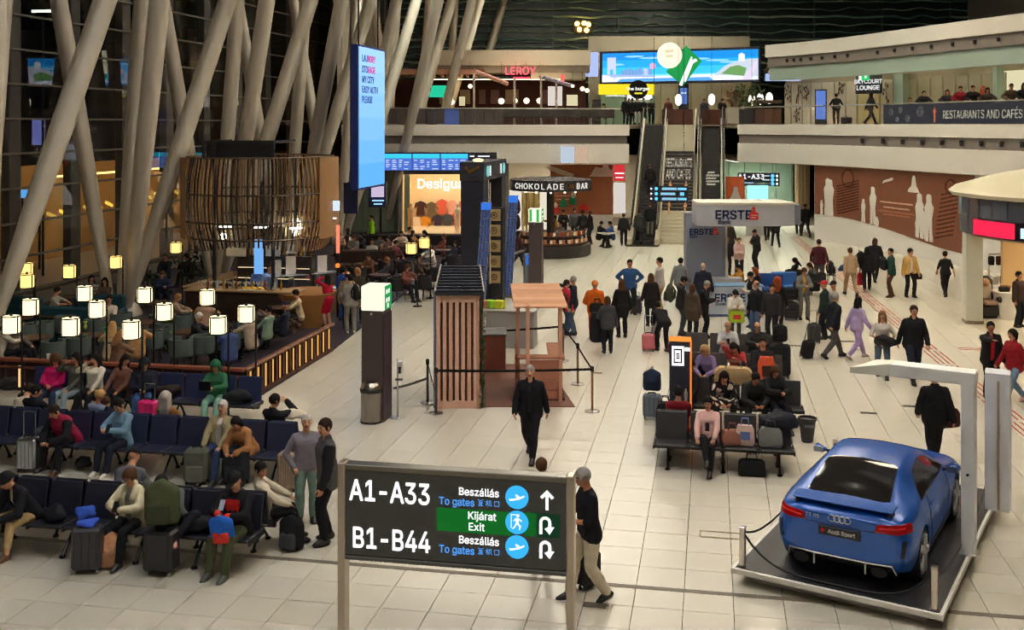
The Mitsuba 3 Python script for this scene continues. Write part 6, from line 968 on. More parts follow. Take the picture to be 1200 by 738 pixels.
part(CAR, 'rear_spoiler', man2tri(hullof([(.10, .64, 1.035, .012), (.30, .66, 1.065, .014), (.10, -.64, 1.035, .012), (.30, -.66, 1.065, .014), (.06, 0, 1.045, .012), (.32, 0, 1.085, .014)], 10)), CARB, 'paint', 30, M=CM)
for s in (-1, 1): part(CAR, 'spoiler_foot', man2tri(hullof([(.16, s * .58, 1.03, .02), (.24, s * .58, 1.03, .02), (.14, s * .60, .97, .03), (.28, s * .60, .98, .03)], 10)), (20, 26, 44), 'satin', M=CM)
part(CAR, 'diffuser', OUT2 ^ yz([(-.68, .20), (.68, .20), (.66, .37), (.40, .36), (-.40, .36), (-.66, .37)], -.1, .5), (20, 21, 26), 'satin', M=CM); part(CAR, 'diffuser_trim', sweep([(.06, -.70, .27), (.005, -.66, .385), (-.012, -.36, .375), (-.012, .36, .375), (.005, .66, .385), (.06, .70, .27)], .012, 8), (206, 204, 200), 'metal', True, M=CM)
for s in (-1, 1): part(CAR, 'diffuser_fin', box((.04, .02, .14), (-.005, s * .33, .30)), (190, 188, 186), 'metal', M=CM)
k = part(CAR, 'number_plate', box((.02, .54, .12), (-.022, 0, .70), .006), (16, 17, 22), 'satin', M=CM, label='black plate with white lettering')
part(k, 'lettering', mv(upright(text('Audi Sport', .052, .004, True), (0, 0, 0), math.pi), (-.034, -.03, .70)), (232, 232, 232), smooth=False, M=CM); part(k, 'red_mark', mv(box((.004, .05, .05), (0, 0, 0), 0), (-.034, .215, .70), rx=.5), (206, 30, 40), M=CM)
part(CAR, 'ring_emblem', cat([mv(trimesh.creation.torus(.042, .008, 24, 8), (-.01 + 0, y, .868), ry=math.pi / 2) for y in (-.10, -.034, .034, .10)]), (214, 216, 220), 'chrome', True, M=CM); part(CAR, 'badge_lettering', mv(upright(text('TT RS', .05, .006), (0, 0, 0), math.pi), (.004, .36, .86)), (200, 204, 212), 'metal', False, M=CM)
part(CAR, 'tailgate_seam', cat([sweep([(-.004, -.45, .78), (-.008, 0, .785), (-.004, .45, .78)], .004, 5)]), (8, 30, 76), 'satin', M=CM); part(CAR, 'rear_reflector', mv(box((.012, .16, .025), (.012, -.58, .46)), (0, 0, 0)), (170, 30, 30), 'gloss', M=CM); part(CAR, 'aerial', sweep([(1.32, .0, 1.30), (1.22, 0, 1.36)], [.014, .006], 8), CARB, 'paint', M=CM)
for i, (x, s) in enumerate(((.81, -1), (.81, 1), (3.315, -1), (3.315, 1))):
    w = part(CAR, 'wheel', mv(lathe([(.235, -.115), (.30, -.12), (.325, -.10), (.337, -.06), (.337, .06), (.325, .10), (.30, .11), (.255, .09)], 40), (x, s * .795, .337), rx=math.pi / 2), (20, 20, 22), 'matte', 40, M=CM)
    part(w, 'rim', mv(lathe([(.255, -.10), (.262, .10), (.245, .10), (.235, -.06)], 36), (x, s * .80, .337), rx=math.pi / 2), (190, 192, 198), 'satin', 40, M=CM)
    part(w, 'spokes', cat([mv(cat(box((.030, .03, .20), (-.022, 0, .15)), box((.030, .03, .20), (.022, 0, .15))), (x, s * .905, .337), 0, 1, 0, a * 2 * math.pi / 5 + .3) for a in range(5)] + [mv(lathe([(.06, -.02), (.05, .02)], 20), (x, s * .905, .337), rx=math.pi / 2)]), (214, 214, 218), 'satin', M=CM); part(w, 'brake_disc', mv(lathe([(.17, -.01), (.17, .01)], 28), (x, s * .84, .337), rx=math.pi / 2), (70, 70, 74), 'metal', M=CM)
# platform with chrome posts and rope, and the white arch
PF = thing('car_platform', 'low dark-topped display platform with a white edge under the blue car', 'platform'); pc = at(1105, 721, .22); ax = np.array([math.sin(CYAW), math.cos(CYAW), 0]); bx_ = np.array([-ax[1], ax[0], 0]); PFW, PFL = 2.72, 5.25
PM = frame(pc * (1, 1, 0), CZ)
part(PF, 'deck', box((PFL - .10, PFW - .10, .03), (PFL / 2, PFW / 2, .205)), (40, 41, 46), 'satin', M=PM)
for c, s in (((PFL / 2, .025, .18), (PFL, .05, .075)), ((PFL / 2, PFW - .025, .18), (PFL, .05, .075)), ((.025, PFW / 2, .18), (.05, PFW, .075)), ((PFL - .025, PFW / 2, .18), (.05, PFW, .075))): part(PF, 'edge', box(s, c, .006), (226, 222, 214), 'satin', M=PM)
part(PF, 'plinth', box((PFL - .4, PFW - .45, .15), (PFL / 2, PFW / 2, .075), .01), (214, 210, 202), 'satin', M=PM)
tops = []
for i, (x, y) in enumerate(((.12, .12), (.14, PFW - .12), (PFL - .3, .12), (PFL - .3, PFW - .12))):
    k = thing('chrome_post', ['square chrome rope post on the near right corner of the car platform', 'square chrome rope post on the near left corner of the car platform', 'chrome rope post on the far right corner of the car platform', 'chrome rope post behind the car on the far left corner of its platform'][i], 'rope post')
    part(k, 'post', box((.075, .075, .52), (x, y, .48), .008), (214, 204, 196), 'chrome', M=PM); part(k, 'cap', box((.085, .085, .02), (x, y, .75), .005), (226, 220, 214), 'chrome', M=PM); part(k, 'foot', box((.10, .10, .012), (x, y, .227)), (160, 156, 150), 'metal', M=PM); tops.append((PM @ np.array([x, y, .69, 1]))[:3])
def rope(a, b, low, lab):
    t = np.linspace(0, 1, 22); p = np.outer(1 - t, a) + np.outer(t, b); m = min(a[2], b[2]); p[:, 2] = np.maximum(m - (m - low) * (1 - (2 * t - 1) ** 4 * 1.0) * 1.0, low); p[0], p[-1] = a, b; solo('barrier_rope', sweep(p, .014, 7), (20, 19, 20), lab, 'rope', 'satin', True)
rope(tops[0], tops[1], .245, 'black rope lying slack across the platform behind the car'); rope(tops[1], tops[3], .42, 'black rope along the left side of the blue car'); rope(tops[0], tops[2], .35, 'black rope along the right side of the car platform, past the white arch')
AR = thing('white_arch', 'white display arch with a tapered arm over the front of the car', 'display arch'); q = at(1134, 651, .22); AM = frame((q[0], q[1], 0), CZ)
part(AR, 'upright', box((.22, .18, 2.56), (.11, 0, 1.50), .01), (240, 240, 238), 'satin', M=AM); part(AR, 'arm', box((.30, 1.15, .18), (.15, .475, 2.69), .01), (242, 241, 236), 'satin', M=AM)
part(AR, 'arm_tip', man2tri(m3.Manifold.hull_points(np.array([(x, 1.05, z) for x in (.0, .30) for z in (2.60, 2.78)] + [(.30, 1.30, 2.58), (.30, 1.30, 2.76), (.0, 1.62, 2.58), (.0, 1.62, 2.66)]))), (238, 234, 216), 'satin', M=AM); part(AR, 'foot', box((.26, .22, .02), (.11, 0, .23)), (200, 198, 194), 'satin', M=AM); part(AR, 'cable_hole', mv(lathe([(.02, 0), (.02, .01)], 10), (0 - .005, .0, 1.35), ry=-math.pi / 2), (30, 30, 32), M=AM)
k = thing('white_display_slab', 'tall white slab panel with a slanted top behind the arch upright', 'display panel'); q = at(1155, 594, .22); WM_ = frame((q[0], q[1], 0), CZ); part(k, 'slab', prism([(-.10, .22), (.10, .22), (.10, 2.30), (0, 2.42), (-.10, 2.36)], .36), (236, 237, 240), 'satin', M=WM_ @ trimesh.transformations.rotation_matrix(math.pi / 2, (1, 0, 0)) @ trimesh.transformations.rotation_matrix(0, (0, 1, 0))); part(k, 'side_rail', box((.03, .03, 2.0), (-.13, -.2, 1.25)), (196, 180, 160), 'metal', M=WM_); part(k, 'cup', mv(lathe([(.05, .22), (.05, .30)], 14), (-.05, .32, 0)), (206, 60, 50), M=WM_)
# ------------------------------------------------------------------ people: a jointed skeleton posed by hand and foot targets, hulls of spheres joined and smoothed
import scipy.sparse as sp
def relax(t, it=6, lam=0.5, mu=-0.52):
    v = np.array(t.vertices); e = t.edges_unique; n = len(v)
    W = sp.coo_matrix((np.ones(2 * len(e)), (np.r_[e[:, 0], e[:, 1]], np.r_[e[:, 1], e[:, 0]])), shape=(n, n)).tocsr()
    W = sp.diags(1 / np.maximum(np.asarray(W.sum(1)).ravel(), 1)) @ W
    for _ in range(it):
        v = v + lam * (W @ v - v); v = v + mu * (W @ v - v)
    return TM(v, t.faces)
def R_(axis, a): return trimesh.transformations.rotation_matrix(a, axis)[:3, :3]
def ik(a, b, l1, l2, pole):
    """The middle joint of a two-bone limb from a to b, bent towards pole; b is pulled in if out of reach."""
    d = b - a; L = np.linalg.norm(d); m = (l1 + l2) * 0.998
    if L > m: b = a + d * m / L; d = b - a; L = m
    d = d / L; x = (l1 * l1 - l2 * l2 + L * L) / (2 * L); h = math.sqrt(max(l1 * l1 - x * x, 0))
    p = pole - d * (pole @ d); p = p / (np.linalg.norm(p) + 1e-9)
    return a + d * x + p * h, b
def make_hand(kind, fine):
    """A left hand: wrist at the origin, fingers along +x, palm facing -z, thumb on the -y side."""
    k = []; curl = {'relaxed': (25, 25, 15), 'hold': (55, 60, 35), 'flat': (5, 8, 5)}[kind]
    k.append(hullof([(0, 0.014, 0, .016), (0, -0.014, 0, .016), (.075, .03, 0, .012), (.08, -.03, 0, .012), (.045, 0, -.006, .015)], 8))
    for y, L, r in ((-.030, .072, .0088), (-.010, .082, .009), (.011, .076, .0087), (.031, .058, .008)):
        p = np.array([.078, y, 0.0]); a = 0
        for j, (f, c) in enumerate(zip((.45, .31, .24), curl)):
            a += math.radians(c); q = p + L * f * np.array([math.cos(a), y * 1.2 * (j == 0), -math.sin(a)])
            rr = r * (1 - .1 * j); k.append(hullof([(*p, rr), (*q, rr * .93)], 7 if fine else 4)); p = q
    p = np.array([.022, -.026, -.004]); a = math.radians(38 if kind != 'flat' else 48)
    for j, L in enumerate((.036, .030, .025)):
        q = p + L * np.array([math.cos(a), -math.sin(a), -.28 if kind != 'flat' else -.05]); k.append(hullof([(*p, .012 - .0012 * j), (*q, .0108 - .0012 * j)], 7 if fine else 4)); p = q; a *= .55
    m = m3.Manifold.batch_boolean(k, m3.OpType.Add)
    return tri2man(relax(man2tri(m.refine_to_length(0.016)), 3)) if fine else m
HANDS = {(k, q): make_hand(k, q) for k in ('relaxed', 'hold', 'flat') for q in (0, 1)}
def make_head(fem, fine):
    N = (lambda a: a) if fine else (lambda a: max(6, a // 2))
    """A head: the chin-to-crown middle at the origin, looking along +x, 0.225 m tall."""
    k = [m3.Manifold.sphere(1.0, N(26)).scale((.096, .077, .098)).translate((-.012, 0, .022)),
         hullof([(.045, .0, -.092, .020), (.052, .018, -.085, .016), (.052, -.018, -.085, .016), (.0, .048, -.055, .022), (.0, -.048, -.055, .022), (.052, .034, .0, .034), (.052, -.034, .0, .034), (.02, .0, .05, .06)], N(12)),
         hullof([(.078, 0, .022, .010), (.104, 0, -.018, .0105), (.088, .012, -.026, .009), (.088, -.012, -.026, .009)], N(8)),
         hullof([(.079, .028, .037, .010), (.079, -.028, .037, .010), (.087, 0, .034, .010)], N(8)),
         hullof([(.086, .016, -.050, .0065), (.086, -.016, -.050, .0065), (.0925, 0, -.049, .0075)], N(8)),
         hullof([(.082, .014, -.061, .007), (.082, -.014, -.061, .007), (.088, 0, -.061, .008)], N(8))]
    for s in (-1, 1):
        k.append(m3.Manifold.sphere(1, N(12)).scale((.020, .009, .032)).rotate((0, 0, -18 * s)).translate((-.010, .080 * s, -.004)))
        k.append(m3.Manifold.sphere(.0125, N(10)).translate((.076, .032 * s, .014)))
    m = m3.Manifold.batch_boolean(k, m3.OpType.Add)
    t = relax(man2tri(m.refine_to_length(.014 if fine else .028)), 3 if fine else 1)
    return tri2man(TM(t.vertices * ([.95, .93, .96] if fem else [1, 1, 1]), t.faces))
HEADS = {(f, q): make_head(f, q) for f in (0, 1) for q in (0, 1)}
def make_hair(kind):
    e = lambda a, b, c, x, z: m3.Manifold.sphere(1.0, 22).scale((a, b, c)).translate((x, 0, z))
    skull = e(.108, .090, .108, -.016, .026)
    face = hullof([(.12, .07, .046, .03), (.12, -.07, .046, .03), (.12, .07, -.12, .04), (.12, -.07, -.12, .04), (.075, .048, .030, .026), (.075, -.048, .030, .026), (.030, .075, -.09, .03), (.030, -.075, -.09, .03)], 8)
    low = m3.Manifold.cube((.3, .3, .2), True).translate((0, 0, -.152)); ear = [m3.Manifold.cube((.05, .04, .09), True).translate((-.004, s * .098, -.012)) for s in (-1, 1)]
    if kind == 'short': m = skull - face - low - ear[0] - ear[1]
    elif kind == 'buzz': m = e(.101, .082, .102, -.014, .024) - face - low - ear[0] - ear[1]
    elif kind == 'balding': m = e(.103, .087, .098, -.016, .018) - face - low - ear[0] - ear[1] - m3.Manifold.cube((.3, .3, .2), True).translate((0.03, 0, .152))
    elif kind in ('long', 'bob', 'tail', 'bun', 'curly'):
        m = (e(.114, .098, .113, -.016, .028) if kind != 'curly' else e(.135, .125, .13, -.025, .03)) - face
        if kind in ('long', 'curly'):
            b = .03 if kind == 'curly' else 0
            m = m + hullof([(-.055, .06, .0, .05 + b), (-.055, -.06, .0, .05 + b), (-.085, .065, -.20, .035 + b), (-.085, -.065, -.20, .035 + b), (-.09, .05, -.30, .02 + b), (-.09, -.05, -.30, .02 + b)], 9)
            for s in (-1, 1): m = m + hullof([(-.01, .088 * s, .0, .022 + b / 2), (-.005, .092 * s, -.14, .024 + b / 2), (.02, .085 * s, -.24, .016)], 8)
        if kind == 'bob':
            m = m + hullof([(-.05, .062, -.0, .045), (-.05, -.062, .0, .045), (-.06, .068, -.11, .030), (-.06, -.068, -.11, .03)], 9)
        if kind == 'tail': m = m - low + hullof([(-.11, 0, .05, .03), (-.15, 0, .0, .032), (-.13, 0, -.16, .018)], 9)
        if kind == 'bun': m = m - low + m3.Manifold.sphere(.045, 12).translate((-.10, 0, .085))
    elif kind == 'beanie': m = e(.116, .101, .118, -.016, .032) - m3.Manifold.cube((.4, .4, .3), True).translate((0, 0, -.118)) + hullof([(.085, .05, .042, .018), (.085, -.05, .042, .018), (-.12, .05, .03, .018), (-.12, -.05, .03, .018), (0, .095, .036, .018), (0, -.095, .036, .018)], 8).__sub__(e(.092, .074, .2, -.014, .02))
    elif kind == 'cap': m = e(.112, .096, .106, -.016, .036) - m3.Manifold.cube((.4, .4, .3), True).translate((0, 0, -.105)) + hullof([(.08, .05, .048, .006), (.08, -.05, .048, .006), (.165, .03, .038, .005), (.165, -.03, .038, .005)], 8)
    elif kind == 'hood': m = e(.135, .118, .138, -.025, .015) + hullof([(-.06, .06, -.10, .06), (-.06, -.06, -.10, .06), (-.10, 0, -.16, .06)], 9) - hullof([(.14, .055, .05, .03), (.14, -.055, .05, .03), (.14, .05, -.10, .03), (.14, -.05, -.10, .03), (.05, .055, .05, .03), (.05, -.055, .05, .03), (.05, .04, -.10, .03), (.05, -.04, -.10, .03)], 8)
    m = m.refine_to_length(0.03)
    return man2tri(m) if kind == 'cap' else relax(man2tri(m), 2)
HAIR = {}
def pose(**k):
    """A pose in body coordinates (x forward, y left, z up, metres, for a height of 1.75): pelvis, lean, hands, feet."""
    d = dict(pel=(0, 0, .93), lean=2, side=0, twist=0, head=(0, 0), hl=(.10, .30, .80), hr=(.10, -.30, .80), fl=(0, .10, 0), fr=(0, -.10, 0), el=(-1, .5, -.2), er=(-1, -.5, -.2), kl=(1, .15, 0), kr=(1, -.15, 0),
             hk='relaxed', tl=0, tr=0, palm=None, arms=1)
    d.update(k); return d
SIT = dict(pel=(-.06, 0, .53), lean=-8, fl=(.46, .12, 0), fr=(.46, -.12, 0), kl=(1, .1, .9), kr=(1, -.1, .9), hl=(.30, .15, .62), hr=(.30, -.15, .62), el=(-.6, 1, -.4), er=(-.6, -1, -.4))
POSES = {
    'stand': pose(), 'stand2': pose(fl=(.07, .12, 0), fr=(-.05, -.11, 0), hl=(.16, .27, .82), hr=(.02, -.29, .79), head=(4, 25)),
    'walk': pose(pel=(0, 0, .90), lean=5, fl=(.34, .08, 0), fr=(-.34, -.08, .05), tr=35, hl=(-.12, .28, .82), hr=(.26, -.25, .86)),
    'walk2': pose(pel=(0, 0, .91), lean=5, fl=(-.30, .08, .05), fr=(.30, -.08, 0), tl=35, hl=(.24, .25, .88), hr=(-.14, -.29, .82)),
    'phone': pose(lean=4, head=(28, 0), hl=(.30, .07, 1.12), hr=(.32, -.05, 1.14), hk='hold', el=(-.4, 1, -1), er=(-.4, -1, -1), fl=(.05, .12, 0)),
    'walkphone': pose(pel=(0, 0, .90), lean=6, head=(24, 0), fl=(-.34, .09, .05), tl=38, fr=(.36, -.09, 0), hl=(.30, .08, 1.08), hr=(.34, -.02, 1.10), hk='hold', el=(-.4, 1, -1), er=(-.5, -1, -.8)),
    'strollphone': pose(pel=(0, 0, .92), lean=3, head=(22, 0), fl=(-.20, .09, .03), tl=20, fr=(.24, -.09, 0), hl=(.30, .06, 1.06), hr=(.33, -.03, 1.08), hk='hold', el=(-.4, 1, -1), er=(-.6, -1, -.6)),
    'akimbo': pose(hl=(.06, .20, 1.02), hr=(.06, -.20, 1.02), el=(-.3, 1, 0), er=(-.3, -1, 0), fl=(0, .15, 0), fr=(0, -.15, 0)),
    'point': pose(hl=(.10, .30, .80), hr=(.60, -.25, 1.42), er=(0, -1, -.5), head=(0, -20), hk='flat'),
    'carry': pose(lean=2, hl=(.22, .12, 1.0), hr=(.08, -.31, .78), hk='hold', el=(-.5, 1, -.6)),
    'crossed': pose(hl=(.22, -.08, 1.10), hr=(.20, .08, 1.06), el=(-.2, 1, -.6), er=(-.2, -1, -.6), hk='hold'),
    'rail': pose(lean=14, hl=(.42, .22, 1.08), hr=(.42, -.22, 1.08), el=(-.2, 1, -.3), er=(-.2, -1, -.3)),
    'pull': pose(pel=(0, 0, .90), lean=6, fl=(.32, .08, 0), fr=(-.32, -.08, .05), tr=35, hl=(.20, .28, .86), hr=(-.28, -.30, .84), hk='hold'),
    'pockets': pose(hl=(.12, .20, .92), hr=(.12, -.20, .92), el=(-.6, 1, 0), er=(-.6, -1, 0)),
    'handhead': pose(hl=(.10, .10, 1.62), hr=(.10, -.30, .80), el=(.6, 1, -.3), hk='flat'),
    'coatarm': pose(hl=(.24, .16, 1.0), hr=(.26, -.12, 1.02), hk='hold', el=(-.4, 1, -.8), er=(-.4, -1, -.8), pel=(0, 0, .91), fl=(.2, .09, 0), fr=(-.2, -.09, .03), tr=20),
    'sit': pose(**SIT), 'sitphone': pose(**{**SIT, 'head': (30, 0), 'hl': (.34, .06, .80), 'hr': (.36, -.05, .82), 'hk': 'hold', 'lean': 2}),
    'sitlean': pose(**{**SIT, 'lean': 34, 'head': (22, 0), 'hl': (.50, .10, .58), 'hr': (.50, -.08, .58), 'fl': (.46, .20, 0), 'fr': (.40, -.20, 0), 'hk': 'hold'}),
    'sitslump': pose(**{**SIT, 'pel': (.06, 0, .52), 'lean': -20, 'head': (38, 15), 'fl': (.58, .14, 0), 'fr': (.52, -.12, 0), 'hl': (.28, .05, .66), 'hr': (.28, -.05, .68)}),
    'sitcross': pose(**{**SIT, 'fl': (.52, .10, 0), 'fr': (.62, .06, .22), 'kr': (1, .0, 1), 'head': (18, 0)}),
    'sithead': pose(**{**SIT, 'hr': (.16, -.06, 1.13), 'er': (.3, -1, -.6), 'head': (14, -18), 'hk': 'flat'}),
    'sitface': pose(**{**SIT, 'lean': 22, 'hl': (.34, .05, 1.08), 'hr': (.34, -.05, 1.08), 'el': (.4, 1, -1), 'er': (.4, -1, -1), 'head': (20, 0), 'hk': 'flat'}),
    'sittable': pose(**{**SIT, 'lean': 10, 'head': (16, 0), 'hl': (.40, .14, .80), 'hr': (.40, -.14, .80), 'el': (-.4, 1, -.2), 'er': (-.4, -1, -.2)}),
    'sitside': pose(**{**SIT, 'head': (10, 55), 'side': 6}), 'sitside2': pose(**{**SIT, 'head': (10, -55), 'side': -6, 'hl': (.34, .1, .68)}),
    'curled': pose(**{**SIT, 'lean': 12, 'side': -14, 'head': (30, -12), 'fl': (.42, .0, .38), 'fr': (.36, -.16, .36), 'kl': (1, .6, .6), 'kr': (1, .3, .8), 'hl': (.26, -.12, .90), 'hr': (.14, -.16, 1.05)}),
    'recline': pose(pel=(0, 0, .53), lean=-35, fl=(.84, .10, .36), fr=(.80, -.12, .34), kl=(0, 0, 1), kr=(0, 0, 1), hl=(.2, .2, .6), hr=(.2, -.2, .6), tl=-70, tr=-70),
    'bend': pose(pel=(-.12, 0, .88), lean=62, head=(-15, 0), hl=(.48, .12, .66), hr=(.50, -.12, .64), fl=(.08, .12, 0), fr=(-.08, -.12, 0)),
}
def skel(P, fem):
    J = {}; pel = np.array(P['pel'], float)
    R = R_((0, 0, 1), math.radians(P['twist'])) @ R_((1, 0, 0), math.radians(-P['side'])) @ R_((0, 1, 0), math.radians(P['lean']))
    sh, hp = (.155, .092) if fem else (.178, .090)
    up = lambda x, y, z: pel + R @ np.array([x, y, z])
    J.update(pel=pel, waist=up(.005, 0, .17), chest=up(.012, 0, .33), neck=up(-.005, 0, .50), R=R)
    bl = .55 if P['lean'] > 40 else 1.0
    RH = R @ R_((0, 1, 0), math.radians(-P['lean'] * (.75 * bl))) @ R_((0, 0, 1), math.radians(P['head'][1])) @ R_((0, 1, 0), math.radians(P['head'][0]))
    J['RH'] = RH; J['head'] = J['neck'] + R @ np.array([.012, 0, .055]) + RH @ np.array([.015, 0, .115])
    for s, q in ((1, 'l'), (-1, 'r')):
        a = up(0, s * sh, .432); e, w = ik(a, np.array(P['h' + q], float), .29, .255, R_((0, 0, 1), 0) @ np.array(P['e' + q], float))
        J['sh' + q], J['el' + q], J['wr' + q] = a, e, w
        hip = pel + R_((0, 0, 1), math.radians(P['twist'])) @ np.array([0, s * hp, -.02]); ank = np.array(P['f' + q], float) + (0, 0, .085)
        k, ank = ik(hip, ank, .435, .42, np.array(P['k' + q], float)); J['hp' + q], J['kn' + q], J['an' + q] = hip, k, ank
        t = math.radians(P['t' + q]); d = J['kn' + q] - hip; yaw = math.atan2(d[1], d[0]) * .4 if abs(d[0]) > .12 else s * .12
        J['FR' + q] = R_((0, 0, 1), yaw) @ R_((0, 1, 0), t); J['ft' + q] = ank
    return J
def bone(a, b, ra, rb, n=10): return hullof([(*a, ra), (*b, rb)], n)
def torso(J, g, w, extra=0.0, fem=0, hem=None):
    R = J['R']; o = lambda c, x, y, z, r: (*(c + R @ np.array([x, y, z])), r)
    pel, wa, ch, ne = J['pel'], J['waist'], J['chest'], J['neck']; e = extra; b = .0 if not fem else .01
    hipw = .105 + .01 * fem
    k = [hullof([o(pel, .0, hipw * w, -.02, .085 * g + e), o(pel, 0, -hipw * w, -.02, .085 * g + e), o(wa, .01, .072 * w, 0, .086 * g + e), o(wa, .01, -.072 * w, 0, .086 * g + e)]),
         hullof([o(wa, .01 + .02 * (g - 1), .072 * w, 0, .086 * g + e), o(wa, .01 + .02 * (g - 1), -.072 * w, 0, .086 * g + e), o(ch, .01, .10 * w, .02, .082 * g + e), o(ch, .01, -.10 * w, .02, .082 * g + e)]),
         hullof([o(ch, .01 + b, .095 * w, .01, .085 * g + e), o(ch, .01 + b, -.095 * w, .01, .085 * g + e), o(ch, -.02, .10 * w, .085, .066 + e), o(ch, -.02, -.10 * w, .085, .066 + e), (*J['shl'], .046 + e * .7), (*J['shr'], .046 + e * .7), o(ne, -.012, .0, -.03, .056 + e * .4)])]
    if fem: k.append(hullof([o(ch, .052, .062, .0, .052 + e), o(ch, .052, -.062, .0, .052 + e), o(ch, .0, .062, .06, .055 + e), o(ch, .0, -.062, .06, .055 + e)]))
    return k
def arms(J, g, extra=0.0, upto=1.0, sides='lr', cuff=0.0):
    k = []
    for q in sides:
        a, e, w = J['sh' + q], J['el' + q], J['wr' + q]
        k.append(bone(a, e, .050 * g + extra, .042 * g + extra))
        if upto > .5: k.append(bone(e, e + (w - e) * (2 * upto - 1), .042 * g + extra, .030 * g + extra + cuff))
    return k
def legs(J, g, extra=0.0, upto=1.0, flare=0.0):
    k = []
    for q in 'lr':
        a, e, w = J['hp' + q], J['kn' + q], J['an' + q]
        k.append(hullof([(*a, .088 * g + extra), (*(a + (e - a) * .35), .078 * g + extra), (*e, .055 * g + extra)]))
        end = e + (w - e) * (2 * upto - 1)
        if upto > .5: k.append(hullof([(*e, .055 * g + extra), (*(e + (end - e) * .35), .055 * g + extra + flare * .5), (*end, .040 + extra + flare)]))
    return k
def shoe(J, q, high=0.0):
    F = J['FR' + q]; a = J['ft' + q]; o = lambda x, y, z, r: (*(a + F @ np.array([x, y, z])), r)
    k = hullof([o(-.045, .0, -.045, .038), o(.05, 0, -.048, .042), o(.13, .008, -.057, .030), o(.155, -.01, -.060, .026), o(0, 0, .0, .042)], 10)
    if high: k = k + hullof([o(0, 0, 0, .047), (*(a + (J['kn' + q] - a) * high), .055)], 10)
    s = hullof([o(-.050, .028, -.080, .008), o(-.050, -.028, -.080, .008), o(.10, .045, -.080, .008), o(.10, -.045, -.080, .008), o(.165, .0, -.080, .008), o(.15, .03, -.08, .008), o(.15, -.03, -.08, .008)], 6)
    return k, s
CACHE = {}
def finish(ks, ln, it, amp=0.0, seed=0):
    m = m3.Manifold.batch_boolean(ks, m3.OpType.Add) if isinstance(ks, list) else ks
    t = relax(man2tri(m.refine_to_length(ln)), it)
    if amp:
        n = t.vertex_normals; v = np.array(t.vertices)
        t = TM(v + n * ((meshkit.fbm(v * [9, 9, 16], 3, seed) - .5) * amp)[:, None], t.faces)
    return t
